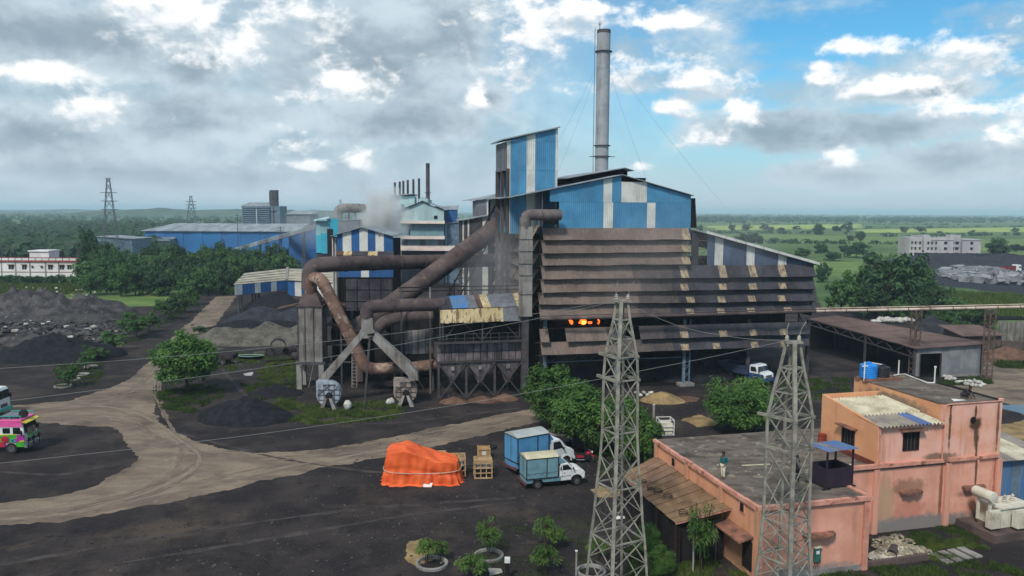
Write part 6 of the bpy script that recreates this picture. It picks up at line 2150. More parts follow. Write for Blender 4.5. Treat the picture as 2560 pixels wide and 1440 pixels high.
for s_ in (-1, 1):
    boxobj('pink_band', -1.96, .05, s_ * 1.1 - .03, s_ * 1.1 + .03, 2.42, 2.9, m_pinkp, pt)
    boxobj('purple_panel', -.42, .21, s_ * 1.1 - .025, s_ * 1.1 + .025, 1.2, 1.7, m_magp, pt)
    boxobj('side_window', -1.6, -1.0, s_ * 1.1 - .02, s_ * 1.1 + .02, 1.85, 2.32, m_glass, pt)
    boxobj('green_panel', -1.95, -.43, s_ * 1.1 - .022, s_ * 1.1 + .022, 1.38, 1.68, m_grnp, pt)
patch('painted_panel', [(-1.95, .66), (-1.95, 1.1), (-1.5, 1.15), (-1.45, .66)], m_redp, .005)
patch('painted_panel', [(-.45, .64), (-.58, .98), (-.2, 1.12), (.19, 1.12), (.19, .64)], m_grnp, .005)
patch('painted_panel', [(-1.95, 1.1), (-1.95, 1.38), (-.9, 1.38), (-.95, 1.1), (-1.4, 1.05)], m_grnp, .006)
patch('painted_rose', [(-1.42 + .36 * math.cos(k * PI / 7), 1.32 + .3 * math.sin(k * PI / 7)) for k in range(14)], m_redp, .03)
patch('painted_peacock', [(-.95, 1.02), (-.98, 1.36), (-.78, 1.38), (-.55, 1.2), (-.5, 1.08), (-.7, 1.1)], m_cyp, .02)
patch('painted_eye', [(-.78 + .09 * math.cos(k * PI / 5), 1.22 + .08 * math.sin(k * PI / 5)) for k in range(10)], m_vblue, .035)
patch('painted_band', [(-1.95, 1.68), (-1.95, 1.75), (-.4, 1.78), (-.4, 1.7)], m_yelp, .015)
patch('painted_band', [(-.2, 1.08), (-.2, 1.18), (.2, 1.24), (.2, 1.1)], m_yelp, .02)
MB().box(-2.0, .06, -1.12, 1.12, 2.9, 3.05).build('roof_panel', m_pinkp, pt, bevel=.05)
MB().prism([(.05, 2.9), (.45, 2.78), (.45, 2.72), (.05, 2.8)], -1.1, 1.1).build('sun_visor', m_yelp, pt)
for s_ in (-1.0, 1.0):
    barobj('roof_rail', (-1.95, s_, 3.35), (-.05, s_, 3.35), .06, m_cyp, pt)
    for x in (-1.9, -1.0, -.1):
        barobj('rail_post', (x, s_, 3.05), (x, s_, 3.35), .05, m_cyp, pt)
boxobj('roof_load', -1.9, -.5, -.9, .9, 3.06, 3.3, m_greysheet, pt)
MB().lathe((-.2, -.3, 3.4), [(.2, -.12), (.36, -.12), (.36, .12), (.2, .12)], 18, 'y').build('spare_tyre', m_tyre, pt, smooth=True)
for k in range(5):
    boxobj('crash_bar', .42, .48, -1.0 + k * .45, -.92 + k * .45, .6, 1.5, m_chrome if k % 2 else m_chassis, pt)
boxobj('crash_bar', .42, .5, -1.1, 1.1, 1.15, 1.22, m_chassis, pt)
boxobj('crash_bar', .42, .5, -1.1, 1.1, 1.5, 1.57, m_grnp, pt)
boxobj('bonnet_sack', .1, .36, -.6, .5, 1.6, 2.2, mat('burlap', C((150, 130, 106)), C((110, 94, 80)), .95, 3), pt)
g2 = G(-92, 1048)
lorry('white cabbed truck showing only its nose behind the painted truck', G(10, 1048) + V((-1.1, 1.5, 0)), angd - .05, (m_vwhite, m_cyp, m_bluegrey), cabt='flat')


# ------------------------------------------------------------------ orange tarpaulin over machinery
def tarpaulin():
    a, c = G(952, 1215), G(1152, 1213)
    org = (a + c) / 2 + V((0, 1.35, 0))
    ang = math.atan2(c.y - a.y, c.x - a.x)
    L_ = (c - a).length / 2
    t = thing('tarpaulin_stack', 'bright orange tarpaulin roped over machinery in the black yard', 'tarpaulin', org, ang)
    nu, nv = 168, 34
    vs, fs = [], []
    tri = lambda q: abs((q % 1) - .5) * 2 - .5

    def top_z(x):
        return roof_z(x, [(-L_ * 1.1, 2.1), (-L_ * .8, 2.7), (-L_ * .42, 2.9), (0, 2.42), (L_ * .35, 1.98), (L_ * .6, 1.9), (L_ * .85, 1.72), (L_ * 1.1, 1.35)])
    for j in range(nv + 1):
        v = j / nv
        for i in range(nu):
            t_ = 2 * PI * i / nu
            c_, s_ = math.cos(t_), math.sin(t_)
            q = (abs(c_) ** 5 + abs(s_) ** 5) ** -.2
            bx_, by_ = c_ * q * L_, s_ * q * 1.4
            am = .5 + .9 * abs(fbm(c_ * 2, s_ * 2, 9.0))
            if v <= .6:                          # the side: sharp pleats hanging from the shoulder, drawn in under the rope
                k = v / .6
                x, y_ = bx_ * (1.0 - .10 * k), by_ * (1.0 - .12 * k)
                z = top_z(x) * (.95 if y_ < 0 else 1) * k
                f = am * (1.15 - .95 * k) * (.42 * tri(t_ * 1.9 + .35 * k + .6 * fbm(c_, s_, 2)) + .22 * tri(t_ * 4.7 - .5 * k)) - .12 * math.exp(-((k - .48) / .1) ** 2)
                f += .07 * fbm(x * .8, z * .9 + y_, 2.0)
                nl = V((c_, s_ * 1.3, 0)).normalized()
                x, y_ = x + nl.x * f, y_ + nl.y * f
                if j == 0:
                    z, x, y_ = .015, x + nl.x * .1, y_ + nl.y * .16
            else:                                # the top: flat panels broken by a few tension lines
                k = (v - .6) / .4
                x, y_ = bx_ * .9 * (1 - k), by_ * .88 * (1 - k)
                z = top_z(x) * (.95 + .05 * k if y_ < 0 else 1) + am * .2 * tri(x * .55 + y_ * .5) * (1 - k * .6) + .05 * fbm(x, y_, 5)
            vs.append((x, y_, max(z, .012)))
    for j in range(nv):
        for i in range(nu):
            p, q = j * nu + i, j * nu + (i + 1) % nu
            fs.append((p, q, q + nu, p + nu))
    m_t = mat('orange_tarpaulin', C((230, 104, 50)), C((210, 84, 38)), .55, .8, spots=(C((206, 62, 22)), .4, 1.4, .54, .7), bump=.02, bscale=5, coords='obj')
    MB().add(vs, fs).build('tarpaulin', m_t, t, smooth=True)
    rope = []
    for i in range(60):
        t_ = PI + PI * i / 59
        c_, s_ = math.cos(t_), math.sin(t_)
        q = (abs(c_) ** 4 + abs(s_) ** 4) ** -.25
        rope.append((c_ * q * L_ * .97 + .05 * c_, s_ * q * 1.4 * .97 - .06, 1.15 + .05 * math.cos(2 * t_) - .12 * math.sin(i / 59 * PI)))
    MB().tube(rope, .028, 6).build('rope', m_creamr, t)
    MB().slab([(L_ * .05, -1.75, .03), (L_ * .25, -1.8, .03), (L_ * .28, -1.45, .25), (L_ * .02, -1.4, .22)], .03).build('plastic_scrap', m_pvc, t)


tarpaulin()

# ------------------------------------------------------------------ wooden crates, tyre
m_wood = mat('pale_crate_wood', C((190, 158, 118)), C((160, 130, 96)), .85, 2.0, spots=(C((112, 90, 68)), .5, 3, .54, .7), rand=.15)
m_card = mat('brown_box', C((176, 140, 92)), C((152, 118, 78)), .9, 1.5, rand=.1)


def crate(label, p, ang, w, d, h, z0=0.0, fill=True):
    t = thing('wooden_crate', label, 'crate', (p.x, p.y, z0), ang, 'crates beside the tarpaulin')
    s_ = .08
    for x in (0, w / 3, 2 * w / 3, w):
        for y in (0, d):
            boxobj('upright', x - s_ / 2, x + s_ / 2, y - .03, y + .03, .02, h, m_wood, t)
    for k in range(4):
        z = .06 + k * (h - .12) / 3
        for y in (-.05, d + .05):
            boxobj('slat', -.05, w + .05, y - .02, y + .02, z - .05, z + .05, m_wood, t)
        for x in (-.06, w + .06):
            boxobj('slat', x - .02, x + .02, 0, d, z - .05, z + .05, m_wood, t)
    for k in range(5):
        y = d * (k + .0) / 4
        boxobj('top_slat', -.06, w + .06, y - .06, y + .06, h, h + .04, m_wood, t)
    for k in range(3):
        boxobj('runner', .0, w, d * k / 2 - .06, d * k / 2 + .06, .0, .05, m_wood, t)
    if fill:
        boxobj('contents', .12, w - .12, .12, d - .12, .08, h * .55, m_soot, t)
        boxobj('contents', .15, w - .2, .15, d * .7, h * .55, h * .8, m_stone_pale, t)
    return t


crate('open slatted wooden crate nearest the pickups', G(1188, 1197), .1, 1.35, 1.5, 1.35)
crate('slatted wooden crate half hidden by the orange tarpaulin', G(1118, 1192), .1, 1.45, 1.5, 1.45)
p = G(1196, 1150)
bxo = thing('packing_box', 'small brown wooden packing box behind the nearest crate', 'box', p, .1, 'crates beside the tarpaulin')
boxobj('box_body', 0, 1.0, 0, .9, .02, 1.0, m_card, bxo)
for x in (.0, 1.0):
    for y in (0, .9):
        boxobj('batten', x - .05, x + .05, y - .05, y + .05, 0, 1.04, m_wood, bxo)
for z in (.08, .95):
    boxobj('batten', 0, 1.0, -.06, -.01, z - .06, z + .06, m_wood, bxo)
boxobj('address_sheet', .3, .68, -.02, -.003, .45, .75, m_pvc, bxo)
crate('pale wooden pallet crate peeping from behind the tarpaulin', G(1075, 1168), .1, 1.3, 1.2, 1.0, fill=False)


def tyre(label, p, R_=.5, group=None, tilt=0.0, z=0.0):
    o = MB().lathe((0, 0, 0), [(R_ * .55, 0), (R_ * .9, .0), (R_, .06), (R_, .2), (R_ * .9, .26), (R_ * .55, .26)], 24, ring=True).build('tyre', m_tyre, smooth=True, origin=(0, 0, 0))
    o.location = (p.x, p.y, z)
    o.rotation_euler = (tilt, 0, 0)
    return tag(o, label, 'tyre', group)


tyre('black truck tyre lying flat behind the packing box', G(1226, 1120), .58)


# ------------------------------------------------------------------ motorbikes under the trees
def motorbike(label, p, ang, m):
    t = thing('motorbike', label, 'motorbike', p, ang, 'motorbikes parked under the trees')
    for x in (0, 1.25):
        w_ = MB().lathe((x, 0, .3), [(.22, -.05), (.29, -.05), (.31, 0), (.29, .05), (.22, .05)], 20, 'y').build('wheel', m_tyre, t, smooth=True)
        MB().lathe((x, 0, .3), [(.06, -.06), (.06, .06)], 10, 'y').build('hub', m_rim, w_)
        for k in range(5):
            a_ = k * PI * 2 / 5
            barobj('spoke', (x, 0, .3), (x + .22 * math.cos(a_), 0, .3 + .22 * math.sin(a_)), .025, m_rim, w_)
    MB().prism([(.42, .35), (.35, .6), (.5, .82), (.85, .88), (1.0, .75), (.95, .5), (.8, .32)], -.12, .12).build('engine_frame', m_chassis, t)
    MB().prism([(.6, .72), (.62, .9), (.85, 1.0), (1.02, .92), (1.05, .78)], -.16, .16).build('fuel_tank', m, t, bevel=.05)
    MB().prism([(-.2, .72), (-.25, .82), (.3, .84), (.6, .8), (.6, .7)], -.13, .13).build('seat', m_tyre, t, bevel=.03)
    MB().prism([(-.25, .55), (-.28, .72), (.35, .7), (.4, .5), (.1, .5)], -.14, .14).build('side_panel', m, t, bevel=.02)
    MB().prism([(1.05, .6), (1.0, .66), (1.25, .68), (1.5, .56), (1.45, .5)], -.08, .08).build('mudguard', m, t)
    for s_ in (-.08, .08):
        barobj('fork', (1.25, s_, .3), (1.02, s_, 1.0), .05, m_chrome, t)
    MB().tube([(.92, -.36, 1.05), (1.0, -.2, 1.06), (1.0, .2, 1.06), (.92, .36, 1.05)], .02, 6).build('handlebar', m_chrome, t)
    MB().lathe((1.12, 0, .92), [(.02, .1), (.1, .06), (.1, -.03), (.04, -.08)], 12, 'x').build('headlamp', m_lamp, t)
    MB().tube([(.4, -.17, .32), (-.3, -.17, .38)], .05, 8).build('exhaust', m_chrome, t)
    barobj('stand', (.45, .1, .35), (.4, .3, .0), .03, m_steel, t)


motorbike('red motorbike parked under the trees beside the pickups', G(1448, 1158), .2, m_redp)
motorbike('dark blue motorbike parked behind the white snub nosed pickup', G(1405, 1128), .6, m_vblue)
# ------------------------------------------------------------------ blue and white store shed on posts
zE, zR = 6.8, 8.2
E_ = [G(584, 713, zE), G(716, 701, zE), G(845, 707, zE)]
Rg = [G(612, 684, zR), G(719, 672, zR), G(845, 677, zR)]
st = thing('store_shed', 'blue and white coal store shed with pale ribbed roof on posts', 'shed', (E_[0].x, E_[0].y, 0))
so0 = V((E_[0].x, E_[0].y, 0))
m_paleroof = mat('pale_ribbed_roof', C((176, 168, 150)), C((146, 138, 124)), .85, .5, rand=.12)
for k in (0, 1):
    for i in range(9):
        f0, f1 = i / 9, (i + 1) / 9
        q = [E_[k].lerp(Rg[k], f0), E_[k + 1].lerp(Rg[k + 1], f0), E_[k + 1].lerp(Rg[k + 1], f1), E_[k].lerp(Rg[k], f1)]
        MB().slab([p - so0 + V((0, 0, .12 * (i % 2) + .1)) for p in q], .08, (0, 0, 1)).build('roof_course', m_paleroof, st)
barobj('roof_seam', E_[1] - so0 + V((0, 0, .3)), Rg[1] - so0 + V((0, 0, .35)), .5, m_conc, st, .1)
for k, lst, hgt in ((0, ((0, .13, 1), (.13, .36, 0), (.36, .47, 1), (.47, .67, 0), (.67, .78, 1), (.78, 1, 0)), 2.0), (1, ((0, .14, 0), (.14, .27, 1), (.27, .55, 0), (.55, 1, 1)), 3.2)):
    for a, c, w_ in lst:
        p, q = (E_[k].lerp(E_[k + 1], f) - so0 + V((.15, .3, 0)) for f in (a + .002, c))
        MB().slab([V((p.x, p.y, zE - hgt)), V((q.x, q.y, zE - hgt)), V((q.x, q.y, zE)), V((p.x, p.y, zE))], .06 + .04 * w_).build('wall_sheet', m_white if w_ else m_blue2, st)
for f, dy in ((.06, 0), (.12, 0), (.24, 2.5), (.3, 2.5), (.36, 2.5), (.98, 0)):
    p = E_[0].lerp(E_[1], f) - so0 + V((0, .6 + dy, 0))
    boxobj('post', p.x - .14, p.x + .14, p.y - .14, p.y + .14, 0, zE - 1.8, m_steel, st)

# ------------------------------------------------------------------ teal melting shop with chimneys
yt = 232.0
FT = Frame((AY(1003, 600, yt).x, yt, 0), .04)
tb = thing('melting_shop', 'pale teal stepped melting shop with ledges and row of chimneys', 'building', FT.o, FT.a)
X = lambda p, y=0.0: FT.fr(p, 560, y).x
Z = lambda py, p=1057, y=0.0: FT.fr(p, py, y).z
m_palet = mat('pale_teal_sheet', C((176, 198, 196)), C((150, 176, 178)), .75, .12, streak=[(C((120, 150, 152)), .6, .6, .5, .7), (C((110, 108, 100)), .4, .4, .55, .72)], rand=.08)
m_teal2 = mat('dusty_teal_sheet', C((128, 160, 166)), C((108, 138, 146)), .8, .12, streak=[(C((94, 120, 128)), .6, .5, .5, .7)], rand=.1)
m_pinkledge = mat('pinkish_ledge', C((196, 180, 170)), C((176, 160, 152)), .85, .3)
w = X(1110)
zr, zel, zer = Z(503), Z(526), Z(524)
nS = 7
for i in range(nS):
    xa_, xb_ = w * i / nS + .03, w * (i + 1) / nS
    top_ = lambda x: zel + (zr - zel) * (1 - abs(x / w - .5) * 2) * .95
    MB().hexa([(xa_, -.05 * (i % 2), Z(552)), (xb_, -.05 * (i % 2), Z(552)), (xb_, .1, Z(552)), (xa_, .1, Z(552))], [(xa_, -.05 * (i % 2), top_(xa_)), (xb_, -.05 * (i % 2), top_(xb_)), (xb_, .1, top_(xb_)), (xa_, .1, top_(xa_))]).build('wall_sheet', m_palet, tb)
    boxobj('wall_sheet', xa_, xb_, .3 - .05 * (i % 2), .4, Z(591), Z(558), m_teal2, tb)
    boxobj('wall_sheet', xa_, xb_, .3 - .05 * (i % 2), .4, Z(616), Z(597), m_teal2 if i % 3 else m_greyw, tb)
for py0, py1, c in ((551, 558.5, 1112), (590, 597, 1112), (614, 626, 1138)):
    MB().slab([(-.3, -1.6, Z(py1)), (X(c), -1.6, Z(py1)), (X(c), .2, Z(py0)), (-.3, .2, Z(py0))], .12).build('ledge', m_pinkledge, tb)
MB().box(0, w, .5, 24, 0, zel - .3).build('core', m_darkw, tb)
for s_ in range(2):
    a, c = ((-2.2, zel - .6), (w / 2, zr + .2)) if s_ == 0 else ((w / 2, zr + .2), (w + .8, zer))
    MB().slab([(a[0], -.8, a[1]), (c[0], -.8, c[1]), (c[0], 24, c[1]), (a[0], 24, a[1])], .12, (0, 0, 1)).build('roof', m_roofm, tb)
MB().prism([(w * .4, zr - .5), (w * .4, zr + .6), (w * .5, zr + 1.3), (w * .62, zr + .5), (w * .62, zr - .5)], 1, 20).build('ridge_vent', m_palet, tb)
boxobj('window', X(1085), X(1094), -.08, .0, Z(548), Z(539), m_dark, tb)
boxobj('window', X(1021), X(1025), .2, .28, Z(588), Z(572), m_dark, tb)
for i in range(3):
    boxobj('side_sheet', -1.9, -.1, .6, 20, Z(612 - 40 * i), Z(582 - 36 * i), m_palet, tb)
# upper penthouse
MB().box(X(980, 10), X(1038, 10), 8, 16, zel - 2, Z(490, 1000, 8)).build('penthouse', m_palet, tb)
MB().slab([(X(975, 8), 7, Z(489, 980, 8)), (X(1034, 8), 7, Z(484, 1034, 8)), (X(1040, 8), 18, Z(486, 1034, 8)), (X(975, 8), 18, Z(489, 980, 8))], .2, (0, 0, 1)).build('penthouse_roof', m_roofm, tb)
m_stack = mat('sooty_stack', C((84, 78, 80)), C((62, 58, 62)), .85, .3, streak=(C((48, 44, 46)), .5, .6))
for p, t_, b_ in ((988, 456, 486), (1000, 454, 486), (1009, 452, 486), (1020, 450, 486), (1034, 448, 500), (1048, 446, 504)):
    r_ = .34
    s2 = MB().lathe((X(p, 10), 10, 0), [(r_, Z(b_ + 5, p, 10)), (r_, Z(t_, p, 10)), (r_ * .8, Z(t_, p, 10)), (r_ * .8, Z(t_, p, 10) - .5)], 14).build('chimney', m_stack, tb, smooth=True)
tall = MB().lathe((X(1070, 9), 9, 0), [(.6, zel - 2), (.58, Z(408, 1070, 9)), (.46, Z(408, 1070, 9)), (.46, Z(408, 1070, 9) - 1)], 16).build('chimney', m_stack, tb, smooth=True)
MB().lathe((X(1070, 9), 9, Z(482, 1070, 9)), [(.6, 0), (1.0, 0), (1.0, .15), (.6, .15)], 16).build('platform', m_steel, tall)
# blue annexes on its right
simple_shed('blue_annex', 'blue sheet annex with grey roof right behind the teal melting shop', 244, 1083, 1142, 526, 524, 14, [], m_blue2, m_white, .05, .4, roofdrop=1.2)
simple_shed('blue_annex', 'slate blue low annex at the right foot of the melting shop', 236, 1113, 1149, 560, 556, 12, [(1113, 1117)], m_bluesteel, m_palet, .05, .4)

# ------------------------------------------------------------------ cyan conveyor tower and truss-roofed shed beside it
yc = 196.0
FC = Frame((AY(790, 600, yc).x, yc, 0), .25)
ct_ = thing('transfer_tower', 'bright cyan sheet metal transfer tower left of the striped shed', 'tower', FC.o, FC.a)
X = lambda p: FC.fr(p, 600).x
Z = lambda py, p=805: FC.fr(p, py).z
m_cyan = mat('cyan_sheet', C((70, 176, 196)), C((60, 156, 178)), .6, .2, streak=(C((110, 150, 160)), .6, .6, .5, .72), rand=.06)
m_cyanl = mat('pale_cyan_sheet', C((150, 186, 190)), C((128, 166, 172)), .7, .2, streak=(C((106, 136, 144)), .6, .6, .5, .72), rand=.06)
for (a, c, py1, py0, m) in ((790, 804, 632, 588, m_cyan), (804, 818, 634, 583, m_cyan), (790, 803, 588, 553, m_cyanl), (803, 824, 583, 548, m_cyanl), (824, 846, 592, 546, m_cyan)):
    MB().box(X(a) + .02, X(c), -.1, .1, Z(py1), Z(py0)).build('wall_sheet', m, ct_)
MB().box(X(790) + .1, X(846), .12, 6, 0, Z(552)).build('core', m_darkw, ct_)
MB().slab([(X(786), -.8, Z(552)), (X(824), -.8, Z(544)), (X(824), 7, Z(542)), (X(786), 7, Z(550))], .15, (0, 0, 1)).build('roof', m_palet, ct_)
MB().box(X(818), X(832), -.3, 1.5, Z(640), Z(572)).build('dark_chute', m_soot, ct_)
MB().box(X(793), X(818), -1.2, .0, Z(552), Z(548)).build('hood', m_cyanl, ct_)
simple_shed('truss_roof_shed', 'small grey shed with open truss gable beside the curved duct', 212, 846, 897, 552, 550, 12, [], m_greyw, m_white, .05, .3)
cdp = thing('curved_duct', 'thick grey gooseneck duct above the sheds beside the smoke', 'duct', V((AY(840, 560, 216).x, 216, 0)))
o_ = V(cdp.location)
pts = fillet([AY(842, 562, 216), AY(846, 522, 216), AY(868, 520, 216), AY(912, 521, 219)], 2.6, 8)
MB().tube([p - o_ for p in pts], 1.25, 16).build('duct_run', m_grime, cdp, smooth=True)
for p in (872, 888):
    a = AY(p, 522, 217) - o_
    barobj('support', a, V((a.x, a.y, 10)), .3, m_steel, cdp)
MB().tube([AY(850, 520, 216) - o_, AY(850, 499, 216) - o_], .35, 10).build('vent_stack', m_palet, cdp, smooth=True)

# ------------------------------------------------------------------ long blue warehouse
yw = 395.0
FW_ = Frame((AY(363, 600, yw).x, yw, 0), .02)
wh = thing('blue_warehouse', 'very long blue warehouse with grey roof beyond the tree belt', 'warehouse', FW_.o, FW_.a)
X = lambda p: FW_.fr(p, 600).x
Z = lambda py, p=560: FW_.fr(p, py).z
m_farblue = mat('warehouse_blue', C((42, 108, 166)), C((36, 94, 148)), .6, .08, streak=(C((66, 108, 164)), .6, .3, .5, .7), rand=.05)
k = 16
for i in range(k):
    a, c = 363 + (745 - 363) * i / k, 363 + (745 - 363) * (i + 1) / k
    boxobj('wall_sheet', X(a) + .1, X(c), -.2 * (i % 2), .3, 0, Z(578), m_farblue, wh)
    MB().slab([(X(a) - 1.5 * (i == 0), -1.2, Z(577.5)), (X(c), -1.2, Z(577.5)), (X(c) + 6.5 * (1 - (i + 1) / k), 22, Z(577.5) + 3.4), (X(a) + 6.5 * (1 - i / k) - (0 if i else 0), 22, Z(577.5) + 3.4)], .2, (0, 0, 1)).build('roof_sheet', m_roofm, wh)
MB().box(X(360), X(440), -8, -.5, 0, Z(596)).build('lean_to', m_bluesteel, wh)
MB().slab([(X(358), -9, Z(600)), (X(442), -9, Z(600)), (X(442), -.3, Z(594)), (X(358), -.3, Z(594))], .2, (0, 0, 1)).build('lean_to_roof', m_roofm, wh)
# its covered conveyor slanting up to the tower
cv = thing('conveyor_gallery', 'long slanting covered conveyor gallery rising across the blue warehouse', 'conveyor', G(590, 650) * 1)
o_ = V(cv.location)
for i in range(8):
    f0, f1 = i / 8, (i + 1) / 8
    A_, B_ = AY(585, 622, 300), AY(792, 562, 225)
    p, q = A_.lerp(B_, f0) - o_, A_.lerp(B_, f1) - o_
    MB().hexa([p + V((0, -1.2, -1.1)), q + V((0, -1.2, -1.1)), q + V((0, 1.2, -1.1)), p + V((0, 1.2, -1.1))], [p + V((0, -1.2, 0)), q + V((0, -1.2, 0)), q + V((0, 1.2, .3)), p + V((0, 1.2, .3))]).build('gallery_section', m_greyw if i % 2 else m_roofm, cv)
    if i in (3, 5, 7):
        for dy in (-1.1, 1.1):
            barobj('trestle_leg', p + V((0, dy, -1)), V((p.x, p.y + dy, 0)), .35, m_steel, cv)
simple_shed('dark_blue_shed', 'dark blue shed in the shade below the conveyor gallery', 250, 722, 792, 590, 570, 16, [], m_blue2, m_white, .0, .4)
simple_shed('grey_depot', 'low grey depot shed behind the lattice pylon', 330, 243, 330, 592, 598, 18, [], m_bluesteel, m_white, .0, .6)

# ------------------------------------------------------------------ far works with a fat chimney
yf = 540.0
FF = Frame((AY(606, 556, yf).x, yf, 0), .02)
fwk = thing('louvred_works', 'distant blue grey louvred works with a fat dark chimney', 'building', FF.o, FF.a)
X = lambda p: FF.fr(p, 540).x
Z = lambda py, p=650: FF.fr(p, py).z
for i in range(8):
    MB().slab([(X(606), -1.4, Z(556 - 5.2 * i)), (X(675), -1.4, Z(556 - 5.2 * i)), (X(675), 0, Z(551.5 - 5.2 * i)), (X(606), 0, Z(551.5 - 5.2 * i))], .3).build('louvre', m_bluesteel, fwk)
MB().box(X(606), X(700), .3, 18, 0, Z(515)).build('core', m_bluesteel, fwk)
MB().slab([(X(604), -1, Z(515)), (X(675), -1, Z(515)), (X(675), 19, Z(505)), (X(604), 19, Z(505))], .4, (0, 0, 1)).build('roof', m_roofm, fwk)
c_ = MB().lathe((X(684), 3, 0), [(2.8, 0), (2.75, Z(477)), (2.95, Z(477)), (2.95, Z(475)), (2.4, Z(475)), (2.4, Z(478))], 20).build('chimney', m_stack, fwk, smooth=True)
MB().lathe((X(684), 3, Z(528)), [(2.8, 0), (3.6, 0), (3.6, .4), (2.8, .4)], 20).build('platform', m_steel, c_)
MB().lathe((X(671), 6, 0), [(.9, 0), (.9, Z(477))], 12).build('thin_chimney', m_stack, fwk, smooth=True)
boxobj('downpipe', X(642), X(645), -1.8, -1.4, 0, Z(522), m_palet, fwk)
simple_shed('grey_shed', 'distant grey shed right of the fat chimney', 520, 716, 775, 536, 536, 22, [], m_greyw, m_white, .0, .8, roofdrop=2.4)

# ------------------------------------------------------------------ white house at the left
g = G(4, 691)
FWH = Frame((g.x, g.y, 0), .02)
ho = thing('white_house', 'long low white house with flat roof at the left edge behind the field', 'house', FWH.o, FWH.a)
X = lambda p: FWH.fr(p, 670).x
Z = lambda py: FWH.fr(100, py).z
m_wpl = mat('white_plaster', C((226, 222, 220)), C((206, 202, 200)), .9, .15, streak=(C((170, 164, 160)), .5, .5, .52, .72))
xE = X(192)
MB().box(-8, xE, 0, 14, 0, Z(655)).build('wall', m_wpl, ho)
MB().box(-8.3, xE + .3, -.4, 14, Z(655), Z(651)).build('roof_band', m_redrum, ho)
for i in range(15):
    boxobj('parapet_block', -8 + i * (xE + 8) / 15 + .15, -8 + (i + 1) * (xE + 8) / 15 - .15, -.25, .1, Z(650.8), Z(645), m_wpl, ho)
boxobj('parapet_rail', -8.2, xE + .2, -.3, .12, Z(645), Z(643.5), m_redrum, ho)
boxobj('plinth_band', -8, xE, -.08, 0, Z(681), Z(679.5), m_redrum, ho)
for p in (4, 39, 75, 114, 147, 190):
    boxobj('pilaster', X(p) - .2, X(p) + .2, -.1, 0, 0, Z(655), m_conc, ho)
for p, w_, h_ in ((28, 13, 11), (61, 11, 11), (81, 4, 5), (104, 4, 5), (126, 11, 11), (155, 11, 11), (174, 11, 10)):
    wi = MB().box(X(p - w_ / 2), X(p + w_ / 2), -.06, .0, Z(668 + h_ / 2), Z(668 - h_ / 2)).build('window', m_dark, ho)
    boxobj('window_shade', X(p - w_ / 2) - .15, X(p + w_ / 2) + .15, -.7, 0, Z(668 - h_ / 2) + .05, Z(668 - h_ / 2) + .2, m_shade, wi)
    boxobj('frame', X(p) - .05, X(p) + .05, -.1, -.06, Z(668 + h_ / 2), Z(668 - h_ / 2), m_wpl, wi)
MB().box(X(66), X(115), 2, 8, Z(651), Z(630)).build('stair_room', m_wpl, ho)
MB().box(X(64), X(117), 1.6, 8.4, Z(630), Z(627)).build('stair_room_roof', m_wpl, ho)

# ------------------------------------------------------------------ grey concrete block of flats at right
g = G(2277, 641)
FG = Frame((g.x, g.y, 0), -.02)
fl = thing('concrete_block', 'unfinished pale grey three storey concrete building in the green fields', 'building', FG.o, FG.a)
X = lambda p: FG.fr(p, 620).x
Z = lambda py: FG.fr(2360, py).z
m_greyc = mat('raw_concrete', C((186, 180, 180)), C((164, 158, 158)), .95, .1, streak=(C((134, 128, 128)), .5, .3, .52, .72))
for (a, c, t_, y0) in ((2277, 2309, 594, 1.5), (2309, 2326, 590, 0), (2326, 2385, 596, .6), (2385, 2409, 594, 3.0), (2409, 2456, 598, 1.2)):
    MB().box(X(a), X(c) - .05, y0, 14, 0, Z(t_)).build('block', m_greyc, fl)
MB().box(X(2318), X(2332), 4, 9, Z(600), Z(588)).build('roof_room', m_greyc, fl)
MB().box(X(2386), X(2411), 4, 9, Z(600), Z(588)).build('roof_room', m_greyc, fl)
for (a, c, y0) in ((2326, 2385, .6), (2409, 2456, 1.2)):
    boxobj('cornice', X(a) - .1, X(c), y0 - .35, y0, Z(600.5), Z(599.5), m_greyc, fl)
for p in (2340, 2350, 2360):
    boxobj('roof_stub', X(p) - .2, X(p) + .2, 2, 2.4, Z(597), Z(591), m_greyc, fl)
for r_ in range(3):
    for (p, w_, y0) in ((2283, 3, 1.5), (2292, 4, 1.5), (2303, 4, 1.5), (2320, 4, .6 - .6), (2331, 4, .6), (2341, 3.5, .6), (2365, 7, .6), (2391, 3.5, 3.0), (2432, 6, 1.2), (2400, 8, 3.0)):
        py = 607.5 + r_ * 14
        wi = MB().box(X(p - w_ / 2), X(p + w_ / 2), y0 - .12, y0 + .02, Z(py + 3.5), Z(py - 3)).build('window', m_dark, fl)
        boxobj('sill', X(p - w_ / 2) - .2, X(p + w_ / 2) + .2, y0 - .5, y0 - .1, Z(py - 4), Z(py - 3.3), m_greyc, wi)
# black boundary wall of the coal store
g0, g1 = G(2290, 648), G(2495, 650)
bw_ = thing('boundary_wall', 'long dark boundary wall between the coal store and the concrete building', 'wall', g0, math.atan2(g1.y - g0.y, g1.x - g0.x))
L_ = (g1 - g0).length
for i in range(8):
    boxobj('wall_bay', L_ * i / 8 + .1, L_ * (i + 1) / 8 - .1, 0, .4, 0, 3.0, m_coalgrey, bw_)
    boxobj('wall_pier', L_ * i / 8 - .25, L_ * i / 8 + .1, -.1, .5, 0, 3.2, m_coalgrey, bw_)

